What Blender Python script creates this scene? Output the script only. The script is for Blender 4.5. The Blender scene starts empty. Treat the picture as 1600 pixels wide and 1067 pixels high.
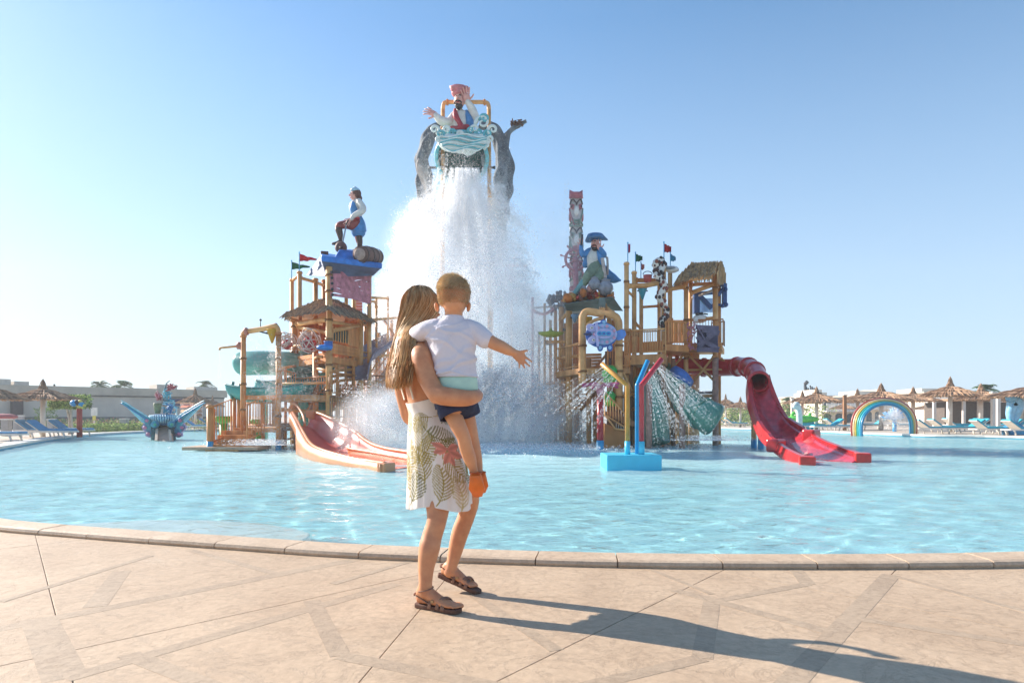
import bpy, bmesh, math, random
import numpy as np
from mathutils import Vector, Matrix, noise
random.seed(7); np.random.seed(7)
R = math.radians
PI = math.pi
V = Vector
SC = bpy.context.scene
COL = SC.collection

# ------------------------------------------------------------ camera
F = 1067.0                      # focal length in photograph pixels
HZ, CX, EYE = 649.0, 800.0, 1.02
cam = bpy.data.cameras.new('camera')
cam.sensor_width = 36.0; cam.lens = 24.0
cam.shift_y = (HZ - 533.5) / 1600.0
cam.clip_start = 0.05; cam.clip_end = 2000
cam_o = bpy.data.objects.new('camera', cam); COL.objects.link(cam_o)
cam_o.location = (0, 0, EYE); cam_o.rotation_euler = (R(90), 0, 0)
SC.camera = cam_o
def P(px, py, Y):
    return V(((px - CX) * Y / F, Y, EYE - (py - HZ) * Y / F))

# ------------------------------------------------------------ sky and sun
SUN_EL, SUN_AZ = 27.0, -62.0     # azimuth measured from +Y towards +X
w = bpy.data.worlds.new('World'); SC.world = w; w.use_nodes = True
nt = w.node_tree; bg = nt.nodes['Background']
sky = nt.nodes.new('ShaderNodeTexSky'); sky.sky_type = 'NISHITA'
sky.sun_disc = False; sky.sun_elevation = R(SUN_EL); sky.sun_rotation = R(SUN_AZ)
sky.air_density = 1.0; sky.dust_density = 0.35; sky.ozone_density = 2.5; sky.altitude = 0
hz = nt.nodes.new('ShaderNodeMix'); hz.data_type = 'RGBA'; hz.inputs[7].default_value = (2.9, 3.85, 5.0, 1)
tcw = nt.nodes.new('ShaderNodeTexCoord'); sxw = nt.nodes.new('ShaderNodeSeparateXYZ'); mrw = nt.nodes.new('ShaderNodeMapRange')
nt.links.new(tcw.outputs['Generated'], sxw.inputs[0]); nt.links.new(sxw.outputs['Z'], mrw.inputs['Value'])
mrw.inputs['From Min'].default_value = 0.0; mrw.inputs['From Max'].default_value = .5; mrw.inputs['To Min'].default_value = .86; mrw.inputs['To Max'].default_value = .10
nt.links.new(mrw.outputs[0], hz.inputs[0])
hsv = nt.nodes.new('ShaderNodeHueSaturation'); hsv.inputs['Hue'].default_value = .495; hsv.inputs['Saturation'].default_value = 1.25; nt.links.new(sky.outputs[0], hsv.inputs['Color']); nt.links.new(hsv.outputs[0], hz.inputs[6]); nt.links.new(hz.outputs[2], bg.inputs[0]); bg.inputs[1].default_value = 0.103
sl = bpy.data.lights.new('sun', 'SUN'); sl.energy = 5.0; sl.angle = R(0.53); sl.cycles.is_caustics_light = True; sl.color = (1.0, 0.92, 0.82)
so = bpy.data.objects.new('sun', sl); COL.objects.link(so)
sd = V((math.sin(R(SUN_AZ)) * math.cos(R(SUN_EL)), math.cos(R(SUN_AZ)) * math.cos(R(SUN_EL)), math.sin(R(SUN_EL))))
so.rotation_euler = sd.to_track_quat('Z', 'Y').to_euler(); so.location = (0, 0, 30)
SC.view_settings.view_transform = 'Standard'; SC.view_settings.look = 'None'
SC.view_settings.gamma = 1.0; SC.view_settings.use_curve_mapping = False
SC.view_settings.exposure = 0.95
SC.render.engine = 'CYCLES'
cy = SC.cycles
cy.max_bounces = 26; cy.diffuse_bounces = 7; cy.glossy_bounces = 3; cy.transmission_bounces = 4
cy.transparent_max_bounces = 32; cy.volume_bounces = 24
cy.use_denoising = True; cy.caustics_reflective = False; cy.caustics_refractive = True
cy.sample_clamp_indirect = 6.0

# ------------------------------------------------------------ materials
MATS = {}
def srgb(h):
    if isinstance(h, str):
        c = [int(h[i:i + 2], 16) / 255 for i in (0, 2, 4)]
        return tuple((x / 12.92 if x <= .04045 else ((x + .055) / 1.055) ** 2.4) for x in c)
    return tuple(h[:3])
def mat(name, col, rough=0.5, var=0.12, scale=6.0, bump=0.0, bscale=40.0, metal=0.0, spec=0.5, dirt=0.0, sss=0.0, col2=None, stretch=(1, 1, 1), coat=0.0, trans=0.0):
    if name in MATS: return MATS[name]
    m = bpy.data.materials.new(name); m.use_nodes = True
    n = m.node_tree.nodes; L = m.node_tree.links
    b = n['Principled BSDF']
    c = srgb(col)
    tc = n.new('ShaderNodeTexCoord'); mp = n.new('ShaderNodeMapping')
    mp.inputs['Scale'].default_value = stretch
    L.new(tc.outputs['Object'], mp.inputs[0])
    nz = n.new('ShaderNodeTexNoise'); nz.inputs['Scale'].default_value = scale; nz.inputs['Detail'].default_value = 5
    nz.inputs['Roughness'].default_value = 0.6
    L.new(mp.outputs[0], nz.inputs['Vector'])
    cr = n.new('ShaderNodeValToRGB')
    if col2 is not None: d = srgb(col2)
    else: d = tuple(x * (1 - var * 2) for x in c)
    u = tuple(min(1, x * (1 + var)) for x in c)
    cr.color_ramp.elements[0].position = .32; cr.color_ramp.elements[0].color = (*d, 1)
    cr.color_ramp.elements[1].position = .68; cr.color_ramp.elements[1].color = (*u, 1)
    L.new(nz.outputs['Fac'], cr.inputs[0])
    L.new(cr.outputs[0], b.inputs['Base Color'])
    rr = n.new('ShaderNodeMapRange'); rr.inputs['To Min'].default_value = max(.02, rough - .1); rr.inputs['To Max'].default_value = min(1, rough + .12)
    L.new(nz.outputs['Fac'], rr.inputs['Value']); L.new(rr.outputs[0], b.inputs['Roughness'])
    b.inputs['Metallic'].default_value = metal
    b.inputs['Specular IOR Level'].default_value = spec
    b.inputs['Coat Weight'].default_value = coat
    if sss:
        b.inputs['Subsurface Weight'].default_value = sss
        b.inputs['Subsurface Radius'].default_value = (1.0, .35, .18)
        b.inputs['Subsurface Scale'].default_value = .02
    if trans:
        tr = n.new('ShaderNodeBsdfTranslucent'); mx = n.new('ShaderNodeMixShader'); mx.inputs[0].default_value = trans
        L.new(cr.outputs[0], tr.inputs[0]); L.new(b.outputs[0], mx.inputs[1]); L.new(tr.outputs[0], mx.inputs[2])
        L.new(mx.outputs[0], n['Material Output'].inputs[0])
    if bump:
        n2 = n.new('ShaderNodeTexNoise'); n2.inputs['Scale'].default_value = bscale; n2.inputs['Detail'].default_value = 6
        L.new(mp.outputs[0], n2.inputs['Vector'])
        bp = n.new('ShaderNodeBump'); bp.inputs['Strength'].default_value = bump; bp.inputs['Distance'].default_value = .02
        L.new(n2.outputs['Fac'], bp.inputs['Height']); L.new(bp.outputs[0], b.inputs['Normal'])
    MATS[name] = m
    return m

# ------------------------------------------------------------ mesh builder
def frames(path, up=None):
    path = [V(p) for p in path]
    n = len(path); T = []
    for i in range(n):
        a = path[max(0, i - 1)]; b = path[min(n - 1, i + 1)]
        t = (b - a)
        T.append(t.normalized() if t.length > 1e-9 else V((0, 0, 1)))
    u = V(up) if up is not None else (V((0, 1, 0)) if abs(T[0].z) > .8 else V((0, 0, 1)))
    out = []
    for i in range(n):
        u = (u if up is None else V(up))
        s = T[i].cross(u)
        if s.length < 1e-6: s = T[i].cross(V((1, 0, 0)))
        s.normalize(); uu = s.cross(T[i]).normalized()
        if up is None: u = uu
        out.append((path[i], T[i], s, uu))
    return out
class MB:
    def __init__(s): s.v = []; s.f = []; s.mi = []; s.smooth = []
    def add(s, vs, fs, m=0, smooth=False):
        b = len(s.v); s.v.extend(tuple(x) for x in vs)
        for f in fs: s.f.append(tuple(b + i for i in f)); s.mi.append(m); s.smooth.append(smooth)
        return s
    def box(s, c, size, rz=0.0, m=0, rot=None):
        M = rot if rot is not None else Matrix.Rotation(rz, 3, 'Z')
        h = [x / 2 for x in size]; c = V(c)
        vs = [c + M @ V((sx * h[0], sy * h[1], sz * h[2])) for sx in (-1, 1) for sy in (-1, 1) for sz in (-1, 1)]
        return s.add(vs, [(0, 1, 3, 2), (4, 6, 7, 5), (0, 4, 5, 1), (2, 3, 7, 6), (0, 2, 6, 4), (1, 5, 7, 3)], m)
    def bar(s, a, b, wd, th=None, m=0, up=None):
        a, b = V(a), V(b); th = th or wd
        (p, T, sd_, uu) = frames([a, b], up)[0]
        vs = [q + sd_ * (x * wd / 2) + uu * (y * th / 2) for q in (a, b) for x, y in ((-1, -1), (1, -1), (1, 1), (-1, 1))]
        return s.add(vs, [(3, 2, 1, 0), (4, 5, 6, 7), (0, 1, 5, 4), (1, 2, 6, 5), (2, 3, 7, 6), (3, 0, 4, 7)], m)
    def tube(s, path, r, seg=10, m=0, caps=True, up=None, smooth=True, ends=None):
        fr = frames(path, up); n = len(fr)
        if not isinstance(r, (list, tuple)): r = [r] * n
        vs = []
        for (p, T, a, b), q in zip(fr, r):
            ra, rb = (q if isinstance(q, (list, tuple)) else (q, q))
            for k in range(seg):
                t = 2 * PI * k / seg
                vs.append(p + a * (math.cos(t) * ra) + b * (math.sin(t) * rb))
        fs = [(i * seg + k, i * seg + (k + 1) % seg, (i + 1) * seg + (k + 1) % seg, (i + 1) * seg + k) for i in range(n - 1) for k in range(seg)]
        s.add(vs, fs, m, smooth)
        if caps:
            b0 = len(s.v) - len(vs)
            s.f.append(tuple(b0 + k for k in reversed(range(seg)))); s.mi.append(m); s.smooth.append(False)
            s.f.append(tuple(b0 + (n - 1) * seg + k for k in range(seg))); s.mi.append(m); s.smooth.append(False)
        return s
    def ball(s, c, r, m=0, seg=12, rings=8, rot=None, fn=None):
        c = V(c); rx, ry, rz = r if isinstance(r, (list, tuple)) else (r, r, r)
        M = rot or Matrix.Identity(3)
        vs = [c + M @ V((0, 0, rz))]
        for i in range(1, rings):
            ph = PI * i / rings
            for k in range(seg):
                t = 2 * PI * k / seg
                d = V((math.sin(ph) * math.cos(t), math.sin(ph) * math.sin(t), math.cos(ph)))
                q = fn(d) if fn else 1.0
                vs.append(c + M @ V((d.x * rx * q, d.y * ry * q, d.z * rz * q)))
        vs.append(c - M @ V((0, 0, rz)))
        fs = [(0, 1 + k, 1 + (k + 1) % seg) for k in range(seg)]
        for i in range(rings - 2):
            for k in range(seg):
                a = 1 + i * seg; fs.append((a + k, a + seg + k, a + seg + (k + 1) % seg, a + (k + 1) % seg))
        a = 1 + (rings - 2) * seg; e = len(vs) - 1
        fs += [(a + k, e, a + (k + 1) % seg) for k in range(seg)]
        return s.add(vs, fs, m, True)
    def lathe(s, c, prof, seg=16, m=0, axis=None, smooth=True, caps=False):
        # prof: (radius, height) along axis
        c = V(c); ax = (V(axis) if axis is not None else V((0, 0, 1))).normalized()
        a = ax.orthogonal().normalized(); b = ax.cross(a)
        vs = [c + ax * h + a * (math.cos(2 * PI * k / seg) * r) + b * (math.sin(2 * PI * k / seg) * r) for r, h in prof for k in range(seg)]
        n = len(prof)
        fs = [(i * seg + k, i * seg + (k + 1) % seg, (i + 1) * seg + (k + 1) % seg, (i + 1) * seg + k) for i in range(n - 1) for k in range(seg)]
        if caps: fs += [tuple(reversed(range(seg))), tuple((n - 1) * seg + k for k in range(seg))]
        return s.add(vs, fs, m, smooth)
    def prism(s, poly, d, m=0):
        # poly: list of 3d points, d: extrusion vector
        poly = [V(p) for p in poly]; d = V(d); n = len(poly)
        vs = poly + [p + d for p in poly]
        fs = [tuple(reversed(range(n))), tuple(range(n, 2 * n))] + [(i, (i + 1) % n, n + (i + 1) % n, n + i) for i in range(n)]
        return s.add(vs, fs, m)
    def grid(s, rows, m=0, smooth=True, closed=False):
        nr, nc = len(rows), len(rows[0]); vs = [p for r in rows for p in r]
        cc = nc if closed else nc - 1
        fs = [(i * nc + k, i * nc + (k + 1) % nc, (i + 1) * nc + (k + 1) % nc, (i + 1) * nc + k) for i in range(nr - 1) for k in range(cc)]
        return s.add(vs, fs, m, smooth)
    def mesh(s, name, off=V((0, 0, 0))):
        me = bpy.data.meshes.new(name)
        me.from_pydata([(x - off[0], y - off[1], z - off[2]) for x, y, z in s.v], [], s.f)
        me.polygons.foreach_set('material_index', s.mi)
        me.polygons.foreach_set('use_smooth', s.smooth)
        me.update(); return me
    def build(s, name, mats, parent=None, bevel=0.0, kind=None, solid=0.0, label=None):
        off = wloc(parent) if parent is not None else V((0, 0, 0))
        me = s.mesh(name, off)
        for mm in (mats if isinstance(mats, (list, tuple)) else [mats]): me.materials.append(mm)
        o = bpy.data.objects.new(name, me); COL.objects.link(o)
        if parent is not None: o.parent = parent
        if solid:
            md = o.modifiers.new('solid', 'SOLIDIFY'); md.thickness = solid; md.offset = 0
        if bevel:
            md = o.modifiers.new('bevel', 'BEVEL'); md.width = bevel; md.segments = 2; md.limit_method = 'ANGLE'
        if kind: o['kind'] = kind
        if label: o['label'] = label
        return o
def wloc(o):
    l = V((0, 0, 0))
    while o is not None: l = l + o.location; o = o.parent
    return l
def tag(o, label, cat=None, group=None, kind=None):
    if label: o['label'] = label
    if cat: o['category'] = cat
    if group: o['group'] = group
    if kind: o['kind'] = kind
    return o
def thing(name, label, cat, loc, group=None):
    o = bpy.data.objects.new(name, None); COL.objects.link(o); o.location = loc; o.empty_display_size = .2
    return tag(o, label, cat, group)
def copy_tree(o, parent=None, kids=None):
    if kids is None:
        kids = {}
        for q in COL.objects:
            if q.parent is not None: kids.setdefault(q.parent.name, []).append(q)
    c = o.copy(); COL.objects.link(c); c.parent = parent
    for ch in kids.get(o.name, []): copy_tree(ch, c, kids)
    return c
def one(name, mb, mats, label, cat, group=None, kind=None, **k):
    o = mb.build(name, mats, **k); return tag(o, label, cat, group, kind)
def lerp(a, b, t): return a + (b - a) * t
def smooth_path(pts, n=8):
    pts = [V(p) for p in pts]; out = []
    for i in range(len(pts) - 1):
        p0 = pts[max(0, i - 1)]; p1 = pts[i]; p2 = pts[i + 1]; p3 = pts[min(len(pts) - 1, i + 2)]
        for k in range(n):
            t = k / n
            out.append(0.5 * ((2 * p1) + (p2 - p0) * t + (2 * p0 - 5 * p1 + 4 * p2 - p3) * t * t + (3 * p1 - p0 - 3 * p2 + p3) * t ** 3))
    out.append(pts[-1]); return out
def smooth_vals(v, n=8):
    return [tuple(x) for x in smooth_path([tuple(x) if isinstance(x, (tuple, list)) else (x, x, 0) for x in [(*(q if isinstance(q, (tuple, list)) else (q, q)), 0) for q in v]], n)]
# ============================================================ ground, pool
WZ = -0.07
near_arc = [(-9.6, 10.6), (-6.9, 8.0), (-4.9, 6.5), (-3.55, 5.93), (-2.03, 5.42), (-1.05, 5.12), (0.0, 4.93), (0.9, 4.82), (1.8, 4.79), (2.7, 4.8), (3.66, 4.87), (5.0, 5.1), (6.6, 5.6), (8.6, 6.6)]
far_arc = [(14, 10.0), (20, 15), (23.5, 22), (24.3, 29), (23.0, 32.5), (20.6, 35), (19.6, 42), (18.6, 50), (14, 60), (5, 66), (-6, 68), (-16, 62), (-21.5, 50), (-23, 40), (-20.5, 31), (-16.1, 21.5), (-14, 16.5)]
_ctrl = near_arc + far_arc
def closed_spline(c, n):
    c = [V((*p, 0)) for p in c]; N = len(c); out = []
    for i in range(N):
        p0, p1, p2, p3 = c[i - 1], c[i], c[(i + 1) % N], c[(i + 2) % N]
        for k in range(n):
            t = k / n
            out.append(0.5 * ((2 * p1) + (p2 - p0) * t + (2 * p0 - 5 * p1 + 4 * p2 - p3) * t * t + (3 * p1 - p0 - 3 * p2 + p3) * t ** 3))
    return out
POOL = closed_spline(_ctrl, 8)          # water edge, counter-clockwise
NP_ = len(POOL)
def pool_normals():
    out = []
    for i in range(NP_):
        t = (POOL[(i + 1) % NP_] - POOL[i - 1]).normalized()
        out.append(V((t.y, -t.x, 0)))
    return out
PN = pool_normals()
if (POOL[4 * 8] + PN[4 * 8]).y > POOL[4 * 8].y: PN = [-x for x in PN]
def edge(off, z): return [POOL[i] + PN[i] * off + V((0, 0, z)) for i in range(NP_)]

def stone_mat(name, c1, c2, c3, scale=1.0, bump=.5, rough=.62):
    m = bpy.data.materials.new(name); m.use_nodes = True
    n = m.node_tree.nodes; L = m.node_tree.links; b = n['Principled BSDF']
    g = n.new('ShaderNodeNewGeometry')
    big = n.new('ShaderNodeTexNoise'); big.inputs['Scale'].default_value = 1.1 * scale; big.inputs['Detail'].default_value = 7; big.inputs['Roughness'].default_value = .62; big.inputs['Distortion'].default_value = .5
    fin = n.new('ShaderNodeTexNoise'); fin.inputs['Scale'].default_value = 22 * scale; fin.inputs['Detail'].default_value = 8; fin.inputs['Roughness'].default_value = .7
    vein = n.new('ShaderNodeTexNoise'); vein.inputs['Scale'].default_value = 3.0 * scale; vein.inputs['Detail'].default_value = 9; vein.inputs['Roughness'].default_value = .75; vein.inputs['Distortion'].default_value = 1.2
    for q in (big, fin, vein): L.new(g.outputs['Position'], q.inputs['Vector'])
    r1 = n.new('ShaderNodeValToRGB'); e = r1.color_ramp.elements
    e[0].position = .3; e[0].color = (*srgb(c1), 1); e[1].position = .72; e[1].color = (*srgb(c2), 1)
    L.new(big.outputs['Fac'], r1.inputs[0])
    r2 = n.new('ShaderNodeValToRGB'); e = r2.color_ramp.elements
    e[0].position = .35; e[0].color = (.72, .70, .68, 1); e[1].position = .62; e[1].color = (1.06, 1.05, 1.04, 1)
    L.new(fin.outputs['Fac'], r2.inputs[0])
    mm = n.new('ShaderNodeMix'); mm.data_type = 'RGBA'; mm.blend_type = 'MULTIPLY'; mm.inputs[0].default_value = .55
    L.new(r1.outputs[0], mm.inputs[6]); L.new(r2.outputs[0], mm.inputs[7])
    # thin darker veins and pits
    r3 = n.new('ShaderNodeValToRGB'); e = r3.color_ramp.elements
    e[0].position = .485; e[0].color = (0, 0, 0, 1); e[1].position = .5; e[1].color = (1, 1, 1, 1)
    k = r3.color_ramp.elements.new(.515); k.color = (0, 0, 0, 1)
    L.new(vein.outputs['Fac'], r3.inputs[0])
    m3 = n.new('ShaderNodeMath'); m3.operation = 'MULTIPLY'; m3.inputs[1].default_value = .28; L.new(r3.outputs[0], m3.inputs[0])
    mx = n.new('ShaderNodeMix'); mx.data_type = 'RGBA'; L.new(m3.outputs[0], mx.inputs[0]); L.new(mm.outputs[2], mx.inputs[6]); mx.inputs[7].default_value = (*srgb(c3), 1)
    L.new(mx.outputs[2], b.inputs['Base Color']); b.inputs['Roughness'].default_value = rough; b.inputs['Specular IOR Level'].default_value = .35
    ad = n.new('ShaderNodeMath'); ad.operation = 'SUBTRACT'; L.new(fin.outputs['Fac'], ad.inputs[0]); L.new(m3.outputs[0], ad.inputs[1])
    bp = n.new('ShaderNodeBump'); bp.inputs['Strength'].default_value = bump; bp.inputs['Distance'].default_value = .008
    L.new(ad.outputs[0], bp.inputs['Height']); L.new(bp.outputs[0], b.inputs['Normal'])
    MATS[name] = m; return m
M_slab = stone_mat('travertine', 'BBA084', 'CFB598', '927761')
M_band = stone_mat('grey_stone_band', 'B0987F', 'C0A98F', '907964', 1.2)
M_cop = stone_mat('coping_stone', 'C3A88C', 'DCC4A9', '8A6B52', 1.7, .5)
M_joint = mat('joint_mortar', '6E5A48', .9)
M_pale = stone_mat('pale_deck', 'BFB09E', 'CFC2B2', '988674', .6)

# ground sheet to the horizon with the pool cut out
mb = MB()
r0 = edge(.12, -.012); r1 = edge(3.0, -.012)
big = []
c0 = V((0, 34, 0))
for p in r0:
    d = (p - c0); d.z = 0; d.normalize(); big.append(c0 + d * 900 + V((0, 0, -.012)))
r1 = [lerp(a, b, .012) for a, b in zip(r0, big)]
mb.grid([r0, r1, big], closed=True, smooth=False)
ground = one('ground', mb, M_pale, 'pale paved ground around the pool running back to the horizon', None, kind='structure')
# pool floor and walls
M_pool = mat('pool_plaster', 'B6EFF2', .55, var=.05, scale=.8)
M_poolw = mat('pool_wall_paint', '3FB9D8', .5, var=.08, scale=3)
mb = MB(); inner = edge(0, -.62)
mb.add([p for p in inner] , [tuple(range(NP_))])
one('pool_floor', mb, M_pool, 'painted cyan floor of the pool', None, kind='structure')
mb = MB(); mb.grid([edge(.0, -.62), edge(.0, .0), edge(.14, .0)], closed=True, smooth=False)
one('pool_wall', mb, M_poolw, 'blue tiled inner wall of the pool under the coping', None, kind='structure')
# submerged step, near left
mb = MB(); cx, cy_ = -3.15, 6.15; pts = []
a0 = V((-4.7, 6.35, 0))
for k in range(40):
    t = 2 * PI * k / 40
    pts.append(V((-3.45 + 1.62 * math.cos(t), 6.1 + 1.0 * math.sin(t) + .0, -.10)))
mb.prism([p + V((0, 0, -.47)) for p in pts], (0, 0, .47))
one('pool_step', mb, mat('step_plaster', 'F6F2EA', .6, var=.05), 'pale rounded step under shallow water beside the coping', None, kind='structure', bevel=.02)

# water
def water_mat():
    m = bpy.data.materials.new('pool_water'); m.use_nodes = True
    n = m.node_tree.nodes; L = m.node_tree.links; n.remove(n['Principled BSDF']); out = n['Material Output']
    g = n.new('ShaderNodeNewGeometry')
    def wave(sc, st, rot, det, dist=0.0):
        mp = n.new('ShaderNodeMapping'); mp.inputs['Scale'].default_value = st; mp.inputs['Rotation'].default_value = (0, 0, rot)
        L.new(g.outputs['Position'], mp.inputs[0])
        z = n.new('ShaderNodeTexNoise'); z.inputs['Scale'].default_value = sc; z.inputs['Detail'].default_value = det; z.inputs['Distortion'].default_value = dist
        L.new(mp.outputs[0], z.inputs['Vector']); return z.outputs['Fac']
    a = wave(2.2, (1, 1.5, 1), .3, 3, .6); b = wave(7.0, (1, 1.6, 1), -.25, 3, .8)
    def mul(x, k):
        q = n.new('ShaderNodeMath'); q.operation = 'MULTIPLY'; q.inputs[1].default_value = k; L.new(x, q.inputs[0]); return q.outputs[0]
    def add(x, y):
        q = n.new('ShaderNodeMath'); L.new(x, q.inputs[0]); L.new(y, q.inputs[1]); return q.outputs[0]
    bp = n.new('ShaderNodeBump'); bp.inputs['Strength'].default_value = 1.0; bp.inputs['Distance'].default_value = .1
    L.new(add(mul(a, .8), mul(b, .35)), bp.inputs['Height'])
    gl = n.new('ShaderNodeBsdfGlossy'); gl.inputs['Roughness'].default_value = .05; L.new(bp.outputs[0], gl.inputs['Normal'])
    rf = n.new('ShaderNodeBsdfRefraction'); rf.inputs['IOR'].default_value = 1.33; rf.inputs['Roughness'].default_value = .0; rf.inputs[0].default_value = (.90, .98, 1, 1)
    df = n.new('ShaderNodeBsdfDiffuse'); df.inputs[0].default_value = (.62, .93, .96, 1)
    ds_ = n.new('ShaderNodeVectorMath'); ds_.operation = 'DISTANCE'; ds_.inputs[1].default_value = (-1.0, 25.0, WZ)
    L.new(g.outputs['Position'], ds_.inputs[0])
    mr = n.new('ShaderNodeMapRange'); mr.inputs['From Min'].default_value = 5; mr.inputs['From Max'].default_value = 16; mr.inputs['To Min'].default_value = .88; mr.inputs['To Max'].default_value = .24
    L.new(ds_.outputs['Value'], mr.inputs['Value'])
    m1 = n.new('ShaderNodeMixShader'); L.new(mr.outputs[0], m1.inputs[0]); L.new(rf.outputs[0], m1.inputs[1]); L.new(df.outputs[0], m1.inputs[2])
    lw = n.new('ShaderNodeFresnel'); lw.inputs['IOR'].default_value = 1.33; L.new(bp.outputs[0], lw.inputs['Normal'])
    cl = n.new('ShaderNodeMapRange'); cl.inputs['From Max'].default_value = 1.0; cl.inputs['To Max'].default_value = .8; L.new(lw.outputs[0], cl.inputs['Value'])
    m2 = n.new('ShaderNodeMixShader'); L.new(cl.outputs[0], m2.inputs[0]); L.new(m1.outputs[0], m2.inputs[1]); L.new(gl.outputs[0], m2.inputs[2])
    L.new(m2.outputs[0], out.inputs[0]); return m
def water_grid():
    rg = np.random.default_rng(8)
    nr, nc = 380, 420
    Yv = 4.3 * np.exp(np.linspace(0, math.log(70 / 4.3), nr)); U = np.linspace(-1.55, 1.55, nc)
    Yg = np.repeat(Yv[:, None], nc, 1); Xg = Yg * U[None, :]
    Z = np.zeros_like(Xg); cell = Yg * (math.log(70 / 4.3) / nr)
    for k in range(46):
        lam = .14 * (1.25 / .14) ** (rg.random() ** 1.0); th = rg.normal(1.25, .75); ph = rg.uniform(0, 6.28)
        amp = .0185 * lam / (2 * PI) * rg.uniform(.6, 1.4); kx, ky = math.cos(th) * 2 * PI / lam, math.sin(th) * 2 * PI / lam
        fade = np.clip((lam / cell - 2.5) / 3.0, 0, 1)
        Z += amp * fade * np.sin(kx * Xg + ky * Yg + ph + .8 * np.sin(.6 * Xg + k) + .8 * np.sin(.5 * Yg + 2 * k))
    Z = Z + WZ
    co = np.stack([Xg, Yg, Z], -1).reshape(-1, 3)
    idx = np.arange(nr * nc).reshape(nr, nc)
    q = np.stack([idx[:-1, :-1], idx[:-1, 1:], idx[1:, 1:], idx[1:, :-1]], -1).reshape(-1, 4)
    me = bpy.data.meshes.new('pool_water'); me.vertices.add(len(co)); me.vertices.foreach_set('co', co.astype(np.float32).ravel())
    me.loops.add(q.size); me.loops.foreach_set('vertex_index', q.ravel()); me.polygons.add(len(q))
    me.polygons.foreach_set('loop_start', np.arange(0, q.size, 4)); me.polygons.foreach_set('use_smooth', np.ones(len(q), dtype=bool))
    me.update(calc_edges=True); me.materials.append(water_mat())
    o = bpy.data.objects.new('pool_water', me); COL.objects.link(o); o.cycles.is_caustics_caster = True
    return tag(o, 'rippled pale turquoise pool water', None, kind='structure')
water_grid()
for q_ in ('pool_floor', 'pool_step', 'pool_wall'): bpy.data.objects[q_].cycles.is_caustics_receiver = True

# coping: separate stones on the near side, plain white rim elsewhere
cop = thing('pool_coping', 'raised beige stone rim along the near edge of the pool', None, (0, 0, 0)); cop['kind'] = 'structure'
def arc_at(poly, s):
    # arc-length sample of an open polyline
    d = 0
    for a, b in zip(poly, poly[1:]):
        l = (b - a).length
        if d + l >= s: return lerp(a, b, (s - d) / l), (b - a).normalized()
        d += l
    return poly[-1], (poly[-1] - poly[-2]).normalized()
NE = 13 * 8
near = POOL[:NE + 1]
tot = sum((b - a).length for a, b in zip(near, near[1:]))
s = 0.0; k = 0
rnd = random.Random(3)
while s < tot - .3:
    ln = rnd.uniform(.52, .68); e = min(s + ln, tot)
    rows_i, rows_o = [], []
    nseg = 4
    prof = [(-.025, -.035), (-.03, .025), (-.015, .045), (.0, .05), (.225, .047), (.255, .038), (.265, .018), (.255, -.0115)]
    rows = []
    dz = rnd.uniform(-.0025, .0025)
    for j in range(nseg + 1):
        p, t = arc_at(near, lerp(s + .004, e - .004, j / nseg)); nn = V((t.y, -t.x, 0))
        rows.append([p + nn * o_ + V((0, 0, h_ + dz + .001)) for o_, h_ in prof])
    m = MB(); m.grid(rows, smooth=False)
    npf = len(prof); m.f.append(tuple(range(npf))); m.mi.append(0); m.smooth.append(False)
    m.f.append(tuple(nseg * npf + q for q in reversed(range(npf)))); m.mi.append(0); m.smooth.append(False)
    m.build('coping_stone', M_cop, cop)
    s = e; k += 1
mb = MB()
rest = list(range(NE, NP_)) + [0]
rows = []
for i in rest:
    p = POOL[i]; nn = PN[i]
    rows.append([p + nn * o_ + V((0, 0, h_)) for o_, h_ in ((-.03, -.03), (-.03, .05), (.0, .06), (.5, .06), (.5, -.01))])
mb.grid(rows, smooth=False)
M_rim = mat('white_rim', 'E4DDD2', .6, var=.06, scale=2)
mb.build('far_rim', M_rim, cop)

# paving slabs cut by the joints seen in the photograph
bm = bmesh.new()
poly = []
for p in near[6:-8]:
    poly.append(p)
outer = []
t0 = [POOL[i] + PN[i] * .2 for i in range(6, NE - 8)]
lo = [V((t0[-1].x, .2, 0)), V((t0[0].x, .2, 0))]
loop = t0 + lo
f = bm.faces.new([bm.verts.new(p) for p in loop])
def G(x, y):      # ground point seen at a photograph pixel
    Y = F * EYE / (y - HZ); return V(((x - CX) * Y / F, Y, 0))
cuts = [((1125, 893), (770, 1067)), ((1395, 895), (1230, 1065)), ((1125, 893), (1600, 985)), ((0, 857), (205, 835)),
        ((0, 1040), (530, 925)), ((60, 855), (110, 1050)), ((0, 978), (560, 872)), ((560, 1067), (700, 900))]
for a, b in cuts:
    A, B = G(*a), G(*b); d = (B - A).normalized(); nn = V((-d.y, d.x, 0))
    geom = bm.verts[:] + bm.edges[:] + bm.faces[:]
    bmesh.ops.bisect_plane(bm, geom=geom, plane_co=A, plane_no=nn, dist=1e-5)
polys = [[v.co.copy() for v in f.verts] for f in bm.faces if f.calc_area() > .01]
bm.free()
rnd = random.Random(5)
for pl in polys:
    b2 = bmesh.new(); fc = b2.faces.new([b2.verts.new(p) for p in pl]); b2.normal_update()
    if fc.normal.z < 0: fc.normal_flip()
    bmesh.ops.inset_region(b2, faces=[fc], thickness=.0032, depth=0, use_boundary=True)
    dele = [q for q in b2.faces if q != fc]
    bmesh.ops.delete(b2, geom=dele, context='FACES_ONLY')
    lv = [e_ for e_ in b2.edges if not e_.link_faces]; bmesh.ops.delete(b2, geom=lv, context='EDGES')
    z = rnd.uniform(-.0002, .0002)
    top = [V((v.co.x, v.co.y, z)) for v in fc.verts]; b2.free()
    m = MB(); m.prism([p + V((0, 0, -.011)) for p in top], (0, 0, .011))
    m.build('paving_slab', M_slab, ground, bevel=.0022)
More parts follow.
